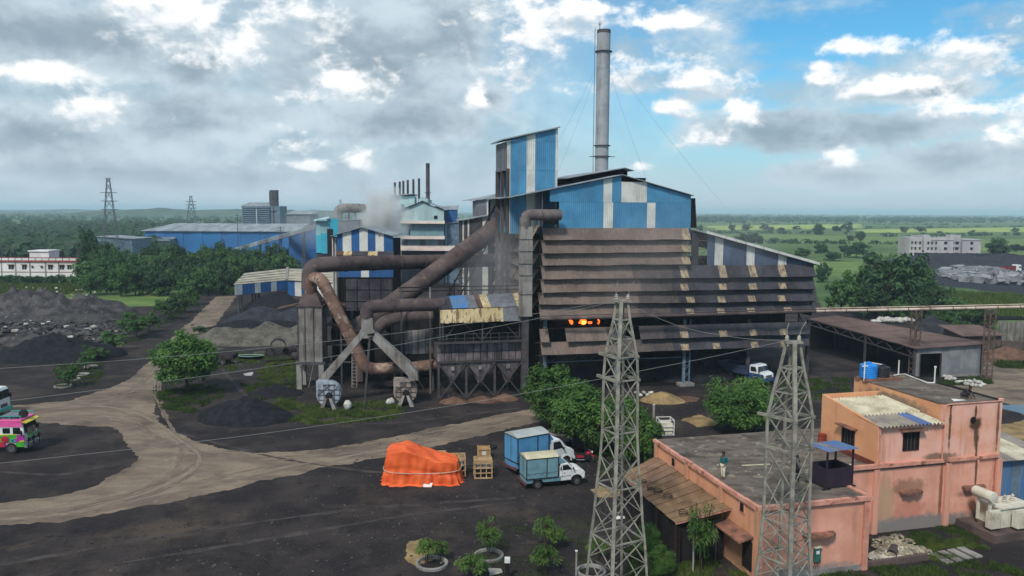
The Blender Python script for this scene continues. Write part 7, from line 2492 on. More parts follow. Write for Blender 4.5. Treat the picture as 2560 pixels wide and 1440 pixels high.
# ------------------------------------------------------------------ brick hut and pens at the right edge
g = G(2410, 872)
FK = Frame(g, .03)
hut = thing('brick_hut', 'small dark brick hut with flat tin roof behind the truss shed', 'hut', g, .03)
X = lambda p: FK.fr(p, 850).x
Z = lambda py: FK.fr(2440, py).z
m_brick = mat('sooty_brick', C((104, 88, 82)), C((82, 70, 68)), .95, .6, streak=(C((62, 56, 56)), .5, 1.0), bump=.02, bscale=4)
MB().box(0, X(2503), 0, 6, 0, Z(836)).build('wall', m_brick, hut)
MB().slab([(-.8, -.6, Z(838)), (X(2508), -.6, Z(836)), (X(2508), 6.6, Z(834) + .5), (-.8, 6.6, Z(834) + .5)], .12, (0, 0, 1)).build('roof', m_broof, hut)
g = G(2503, 880)
pen = thing('brick_pen', 'low sooty brick yard wall right of the brick hut', 'wall', g, .06)
for i in range(8):
    boxobj('wall_bay', i * 1.6, i * 1.6 + 1.58, 0, .3, 0, 1.8 - .15 * (i % 3), m_brick, pen)
for i in range(4):
    boxobj('pen_panel', 3 + i * 1.4, 4.2 + i * 1.4, 5, 5.2, 0, 4.2 - .3 * (i % 2), m_plank, pen)
MB().box(2.8, 9, 5, 9, 4.3, 4.45).build('pen_roof', m_sootshade, pen)


# ------------------------------------------------------------------ pylons and poles far off
def far_pylon(label, px, py_b, py_t, y, w_px, n_=9, arms=(.62, .72, .82)):
    b_, t_ = AY(px, py_b, y), AY(px, py_t, y)
    t = thing('electricity_pylon', label, 'pylon', (b_.x, y, 0), .3, 'lattice pylons in the distance')
    H_ = t_.z
    W_ = w_px / FPX * y / 2
    hw = lambda z: W_ * (1 - z / H_ * .82) if z < H_ * .55 else W_ * (.55 - .4 * (z / H_ - .55) / .45)
    zs_ = [H_ * (1 - (1 - i / n_) ** 1.25) for i in range(n_ + 1)]
    Cn = lambda k, z: V(((1, 1, -1, -1)[k % 4] * hw(z), (1, -1, -1, 1)[k % 4] * hw(z), z))
    s_ = max(.12, y / 2600)
    for a, c in zip(zs_[:-1], zs_[1:]):
        for k in range(4):
            barobj('leg', Cn(k, a), Cn(k, c), s_ * 1.5, m_steelb, t)
            barobj('brace', Cn(k, a), Cn(k + 1, c), s_, m_steelb, t)
            barobj('brace', Cn(k + 1, a), Cn(k, c), s_, m_steelb, t)
    for f in arms:
        z = H_ * f
        MB().bar((-W_ * .95, 0, z + .2), (W_ * .95, 0, z + .2), s_ * 2).build('cross_arm', m_steelb, t)
    barobj('peak_arm', (-W_ * .5, 0, H_), (W_ * .5, 0, H_), s_, m_steelb, t)


m_steelb = mat('distant_steel', C((92, 98, 104)), None, .8)
far_pylon('tall lattice electricity pylon rising behind the tree belt at left', 279, 655, 445, 325, 40)
far_pylon('far faint electricity pylon on the skyline left of the far works', 479, 556, 490, 900, 26, 7)


def pole(label, px, py_b, py_t):
    g = G(px, py_b)
    t = thing('power_pole', label, 'pole', g, .1, 'power poles in the distance')
    h = AY(px, py_t, g.y).z
    MB().tube([(0, 0, 0), (0, 0, h)], [.2, .14], 8).build('post', m_steel, t)
    for k in (0, 1):
        barobj('cross_arm', (-1.5, 0, h - .6 - k * 1.2), (1.5, 0, h - .6 - k * 1.2), .18, m_steel, t)
    for x in (-1.3, 0, 1.3):
        MB().lathe((x, 0, h - .5), [(.08, 0), (.12, .15), (.05, .3)], 8).build('insulator', m_insul, t)


pole('dark power pole behind the stair room of the white house', 28, 652, 612)
pole('dark power pole right of the white house roof', 175, 660, 602)
pole('power pole between the white house and the pylon', 196, 656, 604)
pole('lamp pole in front of the blue warehouse wall', 596, 640, 535)
pole('slim pole before the slanting conveyor gallery', 703, 650, 566)
pole('dark power pole at the far left edge of the fields', 6, 656, 618)
# ------------------------------------------------------------------ trees
def leafmat(name, a, b_, hi, rand=.22):
    m = mat(name, C(a), C(b_), .75, .45, (1, 1, 1), .38, .62, 4, fine=(C(hi), 1.1, .55, .5, .68), rand=rand, transl=.3, spec=.25)
    return m


L_near = leafmat('leaf_bright', (84, 118, 52), (58, 90, 42), (118, 146, 70))
L_mid = leafmat('leaf_mid', (80, 112, 58), (56, 88, 48), (110, 140, 72))
L_dark = leafmat('leaf_dark', (66, 94, 56), (46, 72, 46), (90, 118, 66))
L_far = leafmat('leaf_far', (54, 80, 50), (40, 62, 42), (74, 98, 58), .25)
L_sap = leafmat('leaf_sapling', (92, 122, 54), (62, 92, 42), (130, 150, 76))
m_bark = mat('bark', C((84, 70, 58)), C((62, 52, 44)), .95, 3, bump=.02)
PROTO = {}


def crown_mesh(key, m, seed, ncl, nleaf, leaf, flat=1.0, shell=.55, lobes=0.0, droop=0.0, aspect=.5, rc=(.2, .34), low=-1.0):
    r = random.Random(seed)
    vs, fs = [], []
    cl = []
    while len(cl) < ncl:
        d = V((r.gauss(0, 1), r.gauss(0, 1), r.gauss(0, 1))).normalized()
        q = shell + (1 - shell) * r.random() ** .6
        wob = 1 + lobes * fbm(d.x * 1.6 + seed, d.y * 1.6, d.z * 1.6)
        p = d * q * .84 * wob
        if p.z < low:
            continue
        cl.append((p, r.uniform(*rc)))
    for (c, R_) in cl:
        for _ in range(nleaf):
            d = V((r.gauss(0, 1), r.gauss(0, 1), r.gauss(0, .8))).normalized()
            p = c + d * R_ * (.45 + .6 * r.random())
            n = (d * .7 + V((0, 0, .7)) + V((r.gauss(0, .45), r.gauss(0, .45), r.gauss(0, .3)))).normalized()
            t = V((r.gauss(0, 1), r.gauss(0, 1), -droop)).cross(n)
            t = t.normalized() if t.length > 1e-3 else V((1, 0, 0))
            if droop:
                t = (V((d.x, d.y, -droop)) + V((r.gauss(0, .3), r.gauss(0, .3), r.gauss(0, .3)))).normalized()
                n = (n - t * n.dot(t)).normalized()
            s_ = t.cross(n)
            L_ = leaf * r.uniform(.7, 1.35)
            w_ = L_ * aspect
            b = len(vs)
            vs += [p - t * L_, p + s_ * w_, p + t * L_, p - s_ * w_]
            fs.append((b, b + 1, b + 2, b + 3))
    me = bpy.data.meshes.new('crown')
    me.from_pydata([tuple(v) for v in vs], [], fs)
    me.materials.append(m)
    PROTO[key] = me


def trunk_mesh(key, seed, split=.42, n=5, r0=.06, spread=.6, stems=1):
    r = random.Random(seed)
    b = MB()
    for s_ in range(stems):
        ox, oy = (r.uniform(-.12, .12), r.uniform(-.12, .12)) if stems > 1 else (0, 0)
        top_ = V((ox * 2 + r.uniform(-.05, .05), oy * 2 + r.uniform(-.05, .05), split))
        b.tube([(ox, oy, -.02), (ox + .01, oy, split * .5), top_], [r0 * 1.2, r0, r0 * .8], 8)
        for k in range(n):
            a = 2 * PI * k / n + r.uniform(-.3, .3)
            e = V((math.cos(a) * spread * r.uniform(.5, 1), math.sin(a) * spread * r.uniform(.5, 1), split + r.uniform(.2, .45)))
            mid = top_.lerp(e, .5) + V((0, 0, .05))
            b.tube([top_ - V((0, 0, .06)), mid, e], [r0 * .6, r0 * .4, r0 * .15], 6)
    me = bpy.data.meshes.new('trunk')
    me.from_pydata(b.v, [], b.f)
    me.materials.append(m_bark)
    PROTO[key] = me


crown_mesh('round', L_near, 1, 90, 110, .062, shell=.6, lobes=.3, low=-.8)
crown_mesh('round2', L_near, 2, 80, 110, .066, shell=.5, lobes=.55, low=-.9)
crown_mesh('bush', L_near, 3, 95, 110, .06, shell=.5, lobes=.5, droop=.5, aspect=.28)
for k in range(4):
    crown_mesh('mid%d' % k, L_mid, 10 + k, 46, 50, .10, shell=.5, lobes=.6)
    crown_mesh('dark%d' % k, L_dark, 20 + k, 50, 55, .095, shell=.5, lobes=.65)
for k in range(3):
    crown_mesh('far%d' % k, L_far, 30 + k, 30, 26, .16, shell=.45, lobes=.6)
    crown_mesh('tier%d' % k, L_mid, 40 + k, 34, 60, .085, shell=.45, lobes=.9, rc=(.16, .3))
for k in range(3):
    crown_mesh('sap%d' % k, L_sap, 50 + k, 20, 44, .15, shell=.3, lobes=.5, droop=.7, aspect=.2, rc=(.25, .4))
trunk_mesh('trunk', 1)
trunk_mesh('trunk2', 2, .35, 6, .05, .7)
trunk_mesh('stems', 3, .5, 4, .03, .4, 3)


def tree(label, px, py_b, py_t, r_px, kind, group=None, name='tree', rz_frac=None, trunk='trunk', cat='tree', sq=1.0):
    g = G(px, py_b)
    h = AY(px, py_t, g.y).z
    R_ = r_px / FPX * g.y
    rz_ = min(h * (rz_frac or .44), h * .5)
    t = thing(name, label, cat, g, random.uniform(0, 6.28), group)
    c = bpy.data.objects.new('crown', PROTO[kind])
    COL.objects.link(c)
    c.location = (0, 0, h - rz_ * 1.0)
    c.scale = (R_ / .95, R_ / .95 * sq, rz_ / .98)
    setp(c, t)
    k = bpy.data.objects.new('trunk', PROTO[trunk])
    COL.objects.link(k)
    k.scale = (min(R_, h * .4), min(R_, h * .4), h)
    setp(k, t)
    return t


tree('solitary round leafy tree beside the dirt road junction', 468, 985, 836, 77, 'round', rz_frac=.42)
tree('tall bright tree behind the pickups, nearest the bag filter', 1372, 1072, 903, 68, 'round2', 'trees behind the pickups', rz_frac=.42)
tree('spreading bright tree behind the red motorbike', 1466, 1134, 976, 80, 'round', 'trees behind the pickups', rz_frac=.4)
tree('leafy tree between two others behind the blue box pickup', 1424, 1098, 940, 60, 'round2', 'trees behind the pickups', rz_frac=.42)
tree('low leafy tree seen through the lattice of the canopy tower', 1552, 1118, 985, 66, 'round2', 'trees behind the pickups', rz_frac=.45)
tree('dense low bush below the trees at the tower foot', 1604, 1165, 1030, 52, 'round', 'trees behind the pickups', rz_frac=.48)
tree('big dense mango-like bush before the hall column at right', 1852, 1082, 944, 92, 'bush', rz_frac=.47, name='bushy_tree')
# row of young trees left of the road
for i, (px, pb, pt_, r_, lab) in enumerate(((338, 846, 776, 42, 'layered young tree left of the road, largest of its row'), (372, 832, 780, 30, 'young tree half behind the largest layered one'), (425, 800, 745, 36, 'young tree midway up the roadside row'),
                                           (462, 782, 728, 34, 'young tree near the upper end of the roadside row'), (408, 788, 742, 26, 'small young tree behind the middle of the roadside row'), (476, 764, 716, 28, 'young tree topmost in the roadside row'),
                                           (285, 878, 824, 34, 'dark young tree below the largest one in the roadside row'), (240, 906, 862, 30, 'low spreading young tree beside the black coal heap'), (215, 925, 880, 24, 'thin young tree between two ring planters'), (172, 968, 908, 26, 'thin pale sapling at the lower end of the roadside row'),
                                           (500, 838, 812, 24, 'low bush above the solitary round tree'))):
    tree(lab, px, pb, pt_, r_, 'tier%d' % (i % 3), 'young trees along the road', rz_frac=.4, trunk='stems')
# tree belt behind the yard
rb = random.Random(11)
ncount = 0
ords = ['first', 'second', 'third', 'fourth', 'fifth', 'sixth', 'seventh', 'eighth', 'ninth', 'tenth', 'eleventh', 'twelfth', 'thirteenth', 'fourteenth', 'fifteenth', 'sixteenth']
for row, (pb, top0, n_, x0, x1, kinds, rn) in enumerate(((694, 612, 14, 215, 775, 'dark', 'back row'), (708, 622, 14, 205, 745, 'mid', 'third row'), (722, 640, 13, 200, 690, 'dark', 'second row'), (737, 668, 11, 215, 575, 'mid', 'front row'))):
    for i in range(n_):
        px = x0 + (x1 - x0) * (i + .5 + rb.uniform(-.3, .3)) / n_
        tree('%s tree from the left in the %s of the tree belt' % (ords[i], rn), px, pb + rb.uniform(-4, 5), top0 + rb.uniform(-10, 16), rb.uniform(24, 36), '%s%d' % (kinds if rb.random() < .7 else ('mid' if kinds == 'dark' else 'dark'), rb.randrange(4)), 'trees of the belt', rz_frac=.47)
tree('tall dark tree standing above the tree belt beside the pylon', 226, 700, 572, 26, 'dark1', 'trees of the belt', rz_frac=.46)
tree('rounded dark tree rising above the belt before the pylon foot', 262, 700, 606, 34, 'dark2', 'trees of the belt', rz_frac=.46)
# hedge in front of the white house
for i in range(9):
    tree('%s shrub from the left along the white house' % ords[i], -20 + i * 25, 709 + rb.uniform(-2, 3), 687 + rb.uniform(-3, 4), 18, 'dark%d' % (i % 4), 'shrubs before the white house', name='shrub', cat='shrub', rz_frac=.5)
# right: trees behind and beside the hall
tree('leafy tree between the red motorbike and the tower', 1512, 1140, 1000, 62, 'round2', 'trees behind the pickups', rz_frac=.44)
R_list = [(2212, 792, 628, 72, 'dark0', 'largest leafy tree right of the hall'), (2262, 786, 640, 60, 'dark1', 'big leafy tree standing right against the largest one'), (2300, 778, 655, 52, 'mid1', 'leafy tree nearest the grey coal heap at right'),
          (2150, 784, 668, 50, 'mid2', 'leafy tree left of the largest one'), (2102, 776, 690, 34, 'mid0', 'lighter leafy tree nearest the hall at right'), (2180, 796, 706, 42, 'dark3', 'low leafy tree below the largest one'),
          (2340, 790, 712, 40, 'dark2', 'dark low tree at the edge of the bright grass'), (2056, 706, 655, 20, 'dark1', 'small dark tree just behind the hall roof end'), (2385, 800, 742, 34, 'mid3', 'leafy bush under the pipeline between the pylons'),
          (2428, 812, 760, 34, 'mid0', 'bush right of centre between the two pipe pylons'), (2460, 820, 770, 28, 'dark0', 'bush behind the right pipe pylon'), (2350, 822, 770, 28, 'mid2', 'bush behind the brown shed roof'), (2290, 800, 740, 36, 'dark2', 'dark bush behind the left pipe pylon'),
          (2404, 842, 800, 30, 'mid1', 'low bush beside the brick hut'), (2240, 800, 752, 34, 'mid3', 'low bush at the foot of the big trees')]
for (a, b_, c, d, e, f) in R_list:
    tree(f, a, b_, c, d, e, 'trees right of the hall', rz_frac=.48)
F_list = [(1877, 618, 580, 32, 'dark0', 'large dark field tree just above the annex roof'), (1750, 577, 563, 9, 'far0', 'tiny field tree nearest the blue gable'), (1830, 577, 561, 10, 'far1', 'small round field tree left of the wide dark one'), (1865, 578, 559, 13, 'far2', 'small dense field tree above the annex roof slope'),
          (1909, 575, 560, 12, 'far0', 'small field tree right of the dense one'), (1926, 580, 566, 10, 'far1', 'tiny bush-like field tree in the far meadow'), (1952, 582, 568, 10, 'far1', 'tiny low field tree left of the big dark one'), (1992, 574, 565, 12, 'far0', 'far low field tree clump in the meadow'), (2045, 587, 560, 17, 'dark1', 'broad dark field tree in mid meadow'),
          (2090, 580, 563, 13, 'far2', 'pale field tree right of the broad dark one'), (2119, 577, 556, 15, 'far0', 'round dark field tree above the meadow'), (2150, 602, 578, 13, 'dark2', 'spreading field tree before the bright strip'), (2126, 602, 588, 11, 'far1', 'low field tree beside the spreading one'),
          (2052, 634, 609, 18, 'dark3', 'dark rounded field tree left of the tall one'), (2140, 644, 604, 31, 'dark0', 'tall dark field tree behind the right tree clump'), (2085, 652, 628, 26, 'mid1', 'bushy field tree left of the tall dark one'), (2005, 644, 620, 24, 'mid2', 'bushy field tree nearest the annex'),
          (2178, 660, 632, 22, 'dark2', 'dark field tree at the right of the bushy ones'), (2259, 581, 566, 11, 'far1', 'small dark field tree above the concrete building left end'), (2303, 581, 566, 13, 'far2', 'small dark field tree above the concrete building'), (2430, 589, 576, 10, 'far0', 'small solitary field tree right of the concrete building'),
          (2495, 642, 596, 33, 'dark1', 'broad tree right of the concrete building'), (2540, 630, 608, 20, 'far2', 'tree at the right edge behind the coal store'), (2536, 581, 570, 11, 'far0', 'dark field tree far at the right edge'), (2350, 584, 577, 7, 'far2', 'tiny field tree in the bright strip'),
          (1960, 650, 628, 20, 'mid3', 'bush just above the annex louvres'), (2110, 630, 612, 15, 'far1', 'bush between the field trees'), (1800, 600, 584, 12, 'far1', 'dark bush beside the annex roof ridge')]
for (a, b_, c, d, e, f) in F_list:
    tree(f, a, b_, c, d, e, 'trees in the far fields', rz_frac=.48)


# saplings in the foreground
def ring(px, py, R_, label, m=None):
    g = G(px, py)
    o = MB().lathe((0, 0, 0), [(R_ * .8, .0), (R_, .0), (R_, .16), (R_ * .94, .2), (R_ * .84, .18)], 24, ring=True).build('ring_planter', m or m_conc, smooth=True, origin=(0, 0, 0))
    o.location = g
    tag(o, label, 'planter', 'concrete ring planters')


S_list = [(1066, 1410, 1338, 32, 'sap0', 'leaning sapling on the yellow sand at the bottom'), (1098, 1405, 1344, 32, 'sap1', 'bushy sapling right of the leaning one'), (1222, 1392, 1292, 36, 'sap2', 'slim sapling with tidy crown in a ring planter'), (1186, 1452, 1378, 44, 'sap0', 'low yellow green sapling at the bottom edge'),
          (1362, 1376, 1276, 30, 'sap1', 'tall thin sapling right of the ring planter'), (1390, 1372, 1314, 32, 'sap2', 'small side sapling leaning right of the tall thin one'), (1362, 1440, 1352, 42, 'sap0', 'dense green sapling below the tall thin one'), (1492, 1400, 1335, 28, 'sap1', 'yellowish sapling at the canopy tower foot'),
          (1752, 1434, 1256, 42, 'sap2', 'tall drooping sapling in front of the brown canopy'), (1622, 1392, 1312, 34, 'bush', 'dark bush left of the canopy opening'), (1650, 1440, 1368, 40, 'bush', 'dark bush at the bottom below the canopy')]
for (a, b_, c, d, e, f) in S_list:
    tree(f, a, b_, c, d, e, 'saplings in the foreground', rz_frac=.36 if e != 'bush' else .46, trunk='stems', name='sapling', cat='sapling')
ring(1080, 1412, 1.0, 'pale concrete ring planter around the leaning sapling')
ring(1222, 1392, .95, 'pale concrete ring planter around the slim sapling')
ring(1478, 1432, .9, 'mossy concrete ring planter at the tower foot')
ring(158, 967, 1.0, 'pale ring planter at the lower end of the roadside row')
ring(182, 950, .9, 'pale ring planter second from the lower end of the roadside row')
ring(205, 938, .9, 'pale ring planter third from the lower end of the roadside row')
ring(228, 918, .9, 'pale ring planter beside the coal heap at left')
ring(1398, 1082, 1.2, 'ring planter under the trees behind the blue box pickup')


# ------------------------------------------------------------------ far woods and hedges: one mass of trees
def woods(name, label, m, items):
    vs, fs = [], []
    r = random.Random(77)
    for (x, y, h, R_, nq) in items:
        for _ in range(nq):
            d = V((r.gauss(0, 1), r.gauss(0, 1), r.gauss(0, 1))).normalized() * (r.random() ** .4)
            p = V((x + d.x * R_, y + d.y * R_, h * .52 + d.z * h * .46))
            s_ = R_ * r.uniform(.22, .42)
            n = (d + V((0, -.25, .6))).normalized()
            u = n.cross(V((r.gauss(0, 1), r.gauss(0, 1), r.gauss(0, 1)))).normalized()
            w_ = n.cross(u)
            b = len(vs)
            vs += [p + u * s_, p + w_ * s_ * .8, p - u * s_, p - w_ * s_ * .8]
            fs.append((b, b + 1, b + 2, b + 3))
    me = bpy.data.meshes.new(name)
    me.from_pydata([tuple(v) for v in vs], [], fs)
    me.materials.append(m)
    o = bpy.data.objects.new(name, me)
    COL.objects.link(o)
    tag(o, label, kind='stuff')


rw = random.Random(5)
items = []
for _ in range(2600):
    px, py = rw.uniform(-200, 1300), 531 + 75 * rw.random() ** 1.5
    if px > 760 and py > 575:
        continue
    g = G(px, py)
    if g.y > 9000 or fbm(g.x * .004, g.y * .004, 3) < -.25:
        continue
    h = rw.uniform(6, 11)
    items.append((g.x, g.y, h, h * rw.uniform(.45, .8), 26 if g.y < 900 else 12))
for _ in range(420):
    px, py = rw.uniform(-150, 420), rw.uniform(590, 648)
    if 205 < px < 360 and py > 628:
        continue
    g = G(px, py)
    h = rw.uniform(5, 9)
    items.append((g.x, g.y, h, h * rw.uniform(.45, .8), 60))
woods('woods', 'hazy mass of distant woods covering the plain at left', L_far, items)
items = []
for _ in range(4600):
    px, py = rw.uniform(1200, 2800), 533 + 25 * rw.random() ** 1.25
    g = G(px, py)
    if g.y > 9500 or fbm(g.x * .0025, g.y * .006, 8) < -.22:
        continue
    h = rw.uniform(7, 13)
    items.append((g.x, g.y, h, h * rw.uniform(.6, 1.1), 10))
for (x0, y0, x1, y1, n_) in ((1740, 606, 2280, 612, 60), (1800, 560, 2400, 563, 70), (2140, 572, 2600, 567, 40), (2200, 592, 2560, 588, 40), (1760, 583, 2120, 585, 40)):
    for k in range(n_):
        t = rw.random()
        g = G(x0 + (x1 - x0) * t + rw.uniform(-3, 3), y0 + (y1 - y0) * t + rw.uniform(-.5, .5))
        h = rw.uniform(1.5, 4)
        items.append((g.x, g.y, h, h * rw.uniform(.7, 1.6), 12))
woods('hedgerows', 'distant dark hedgerows and tree lines crossing the plain at right', L_far, items)


# ------------------------------------------------------------------ grass, as blades
def grass(name, label, m, polys, seed):
    r = random.Random(seed)
    vs, fs = [], []
    for (pp, n_, h0, h1, sp) in polys:
        poly = pxs(*pp)
        xs, ys_ = [p.x for p in poly], [p.y for p in poly]
        k = tries = 0
        while k < n_ and tries < n_ * 12:
            tries += 1
            x, y = r.uniform(min(xs), max(xs)), r.uniform(min(ys_), max(ys_))
            if not inpoly(x, y, poly) or fbm(x * .5, y * .5, seed) < -.18 + .3 * r.random():
                continue
            k += 1
            for q in range(4):
                a = r.uniform(0, 6.28)
                h = r.uniform(h0, h1)
                w_ = h * .16
                lean = h * r.uniform(.1, .6)
                bx_, by_ = x + r.gauss(0, sp), y + r.gauss(0, sp)
                b = len(vs)
                vs += [(bx_ - w_ * math.sin(a), by_ + w_ * math.cos(a), 0), (bx_ + w_ * math.sin(a), by_ - w_ * math.cos(a), 0), (bx_ + lean * math.cos(a), by_ + lean * math.sin(a), h)]
                fs.append((b, b + 1, b + 2))
    me = bpy.data.meshes.new(name)
    me.from_pydata(vs, [], fs)
    me.materials.append(m)
    o = bpy.data.objects.new(name, me)
    COL.objects.link(o)
    tag(o, label, kind='stuff')


grass('grass', 'bright rough grass growing round the fans and the building', m_grass,
      [(((640, 1035), (700, 1000), (780, 1015), (960, 1004), (1012, 1022), (990, 1046), (900, 1058), (760, 1062), (690, 1055)), 5200, .12, .38, .15),
       (((640, 930), (690, 900), (745, 890), (745, 958), (650, 958)), 3000, .1, .35, .15), (((600, 880), (690, 890), (690, 905), (560, 930), (540, 915)), 900, .1, .3, .15),
       (((2292, 1368), (2425, 1346), (2470, 1372), (2400, 1398), (2330, 1404)), 4200, .06, .2, .08), (((2340, 730), (2700, 745), (2700, 795), (2430, 790)), 5000, .4, 1.1, .6),
       (((1640, 1440), (1700, 1408), (1840, 1408), (1900, 1470), (1640, 1480)), 2600, .06, .22, .1), (((-80, 712), (190, 715), (200, 735), (-80, 745)), 3500, .4, 1.2, .6), (((480, 724), (590, 724), (590, 735), (480, 735)), 1500, .4, .9, .4)], 3)
grass('dry_grass', 'dull patchy grass and weeds on the yard edges', m_grassd,
      [(((392, 978), (470, 962), (552, 962), (560, 990), (480, 1032), (402, 1022)), 3000, .08, .3, .15), (((1950, 950), (2120, 945), (2125, 1000), (1960, 1000)), 2600, .08, .3, .15),
       (((2050, 1420), (2200, 1400), (2330, 1408), (2460, 1400), (2600, 1440), (2600, 1480), (2050, 1480)), 4200, .06, .25, .1), (((1240, 1300), (1480, 1290), (1470, 1450), (1130, 1450)), 1500, .04, .14, .08),
       (((1570, 1330), (1700, 1380), (1840, 1400), (1600, 1460), (1570, 1440)), 1800, .06, .28, .1), (((2478, 862), (2600, 860), (2600, 925), (2490, 918)), 3200, .2, .7, .3), (((2180, 1340), (2440, 1305), (2460, 1345), (2300, 1365)), 1500, .05, .2, .1),
       (((1590, 1060), (1640, 1050), (1640, 1180), (1500, 1190), (1480, 1120)), 1500, .08, .3, .1), (((130, 900), (270, 890), (250, 960), (140, 975)), 1600, .08, .3, .15), (((300, 860), (360, 850), (420, 790), (500, 745), (440, 800)), 1000, .1, .4, .2), (((600, 960), (740, 955), (740, 1000), (640, 1000)), 1200, .08, .3, .1),
       (((2330, 958), (2470, 940), (2480, 960), (2400, 965)), 900, .1, .4, .15)], 4)
# ------------------------------------------------------------------ small things
m_cwhite = mat('cream_transformer_paint', C((214, 208, 190)), C((190, 184, 166)), .6, 1.5, spots=(C((130, 100, 80)), .5, 1.6, .58, .7))
g = G(2488, 1354)
tf = thing('transformer', 'cream power transformer with radiators on a dark plinth at the right edge', 'transformer', g, .3)
boxobj('plinth', -.4, 4.2, -.3, 2.8, 0, .55, m_brick, tf)
boxobj('tank', .9, 3.6, .5, 2.2, .6, 1.9, m_cwhite, tf)
boxobj('tank_cover', .8, 3.7, .4, 2.3, 1.9, 1.98, m_cwhite, tf)
for (x0, y0) in ((-.15, .2), (1.6, -.25), (2.9, -.25)):
    for k in range(7):
        boxobj('radiator_fin', x0 + k * .13, x0 + k * .13 + .05, y0 - .0, y0 + .5, .75, 1.85, m_cwhite, tf)
    boxobj('radiator_header', x0 - .02, x0 + .9, y0 + .18, y0 + .32, 1.85, 1.93, m_cwhite, tf)
MB().lathe((.3, 1.3, 2.75), [(.1, -.8), (.34, -.75), (.36, -.7), (.36, .7), (.34, .75), (.1, .8)], 18, 'y').build('conservator', m_cwhite, tf, smooth=True)
for y in (.85, 1.75):
    boxobj('conservator_post', .25, .4, y - .08, y + .08, .9, 2.45, m_cwhite, tf)
for k in range(3):
    MB().lathe((1.5 + k * .7, 1.4, 1.98), [(.1, 0), (.16, .08), (.08, .14), (.15, .22), (.07, .3), (.12, .38), (.04, .5)], 12).build('bushing', m_insul, tf, smooth=True)
g = G(2508, 1262)
ts = thing('tin_shed', 'blue tin shed with patched cream and grey roof at the right edge', 'shed', g + V((0, .5, 0)), .25)
for k in range(5):
    boxobj('wall_sheet', k * .9 + .01, k * .9 + .9, -.02 * (k % 2), .06, 0, 3.3, m_bluesteel if k % 2 else m_bluew, ts)
boxobj('side_wall', 0, .06, .08, 5, 0, 3.2, m_bluesteel, ts)
for k in range(4):
    MB().slab([(-.4 + k * 1.25, -.5, 3.35), (.8 + k * 1.25, -.5, 3.35), (.8 + k * 1.25, 5.2, 4.0), (-.4 + k * 1.25, 5.2, 4.0)], .04, (0, 0, 1)).build('roof_sheet', m_greyr if k in (0, 3) else m_creamr, ts)
# rubble beside the building
p = G(2250, 1388)
heap('rubble_heap', 'pale heap of broken tiles and plaster beside the pink building', 'heap', p, 2.3, 1.1, .55, m_stone_pale, .25, 2.0, rough=.4, n=30, rings=9)
b = MB()
rocks(b, pxs((2180, 1352), (2250, 1340), (2335, 1388), (2280, 1402), (2190, 1398)), 420, .08, .34, .5, lambda x, y: .12 + .35 * max(0, 1 - ((x - p.x) ** 2 / 4 + (y - p.y) ** 2 / 1.2)), 31)
tag(b.build('tile_rubble', mat('tile_bits', C((176, 164, 140)), C((112, 104, 92)), .9, 1.6, fine=(C((80, 74, 68)), 5, .6))), 'broken cream tiles strewn over the rubble beside the pink building', kind='stuff')
o = thing('rusty_pipe_stub', 'short rusty pipe section lying on the pale rubble', 'pipe', G(2232, 1392) + V((0, 0, .35)), -.6)
MB().lathe((0, 0, 0), [(.28, -.55), (.3, -.55), (.3, .55), (.28, .55), (.25, .5), (.25, -.5)], 18, 'y', True).build('pipe_shell', m_rust, o, smooth=True)
for i, (px, py) in enumerate(((2352, 1398), (2376, 1393), (2400, 1388), (2424, 1383))):
    o = thing('concrete_slab', '%s concrete trench slab from the left beside the grass' % ords[i], 'slab', G(px, py), .3, 'trench slabs')
    MB().box(-.27, .27, -.75, .75, .0, .12).build('slab_body', m_conc, o, bevel=.02)
tb_ = thing('trench_wall', 'low dark mossy trench kerb below the rubble', 'kerb', G(2150, 1425), .28)
for i in range(6):
    boxobj('kerb_stone', i * .85, i * .85 + .82, 0, .25, 0, .4, m_brick, tb_)
# white caged tank behind the low roof
g = G(1655, 1098)
ib = thing('caged_tank', 'white plastic tank in a white cage behind the low roof', 'tank', g + V((0, 1.2, 0)), .1)
boxobj('tank', .1, 1.3, .1, 1.2, .12, 1.15, m_cwhite, ib)
for z in (.05, .5, .85, 1.5):
    for (a, c) in (((0, 0), (1.4, 0)), ((1.4, 0), (1.4, 1.3)), ((0, 1.3), (1.4, 1.3)), ((0, 0), (0, 1.3))):
        barobj('cage_rail', (*a, z), (*c, z), .06, m_pvc, ib)
for (x, y) in ((0, 0), (1.4, 0), (0, 1.3), (1.4, 1.3)):
    barobj('cage_post', (x, y, 0), (x, y, 1.53), .07, m_pvc, ib)
fn = thing('slat_fence', 'short grey slatted fence left of the caged tank', 'fence', g + V((-1.6, 1.0, 0)), .1)
for k in range(9):
    boxobj('slat', k * .16, k * .16 + .1, 0, .05, 0, 1.1, m_plank, fn)
# gate frame and fence posts in the yard
for i, (px, pb, pt_, w_, lab) in enumerate(((1633, 1078, 1012, .2, 'tall grey steel post right of the tower foot trees'), (1440, 1440, 1378, .1, 'pale fence post at the bottom left of the tower'), (1732, 1432, 1340, .09, 'leaning pale fence post in front of the canopy'), (1694, 1405, 1372, .06, 'thin fence stake below the canopy'),
                                            (1268, 1450, 1405, .28, 'black bollard with white cap at the bottom edge'))):
    g = G(px, pb)
    h = AY(px, pt_, g.y).z
    o = thing('post', lab, 'post', g)
    boxobj('shaft', -w_ / 2, w_ / 2, -w_ / 2, w_ / 2, 0, h, m_grime if i < 4 else m_soot, o)
    boxobj('cap', -w_ / 2 - .02, w_ / 2 + .02, -w_ / 2 - .02, w_ / 2 + .02, h, h + (.05 if i < 4 else .25), m_pvc, o)
o = thing('paper_scrap', 'crumpled pale sheet lying left of the bollard', 'scrap', G(1240, 1432), .4)
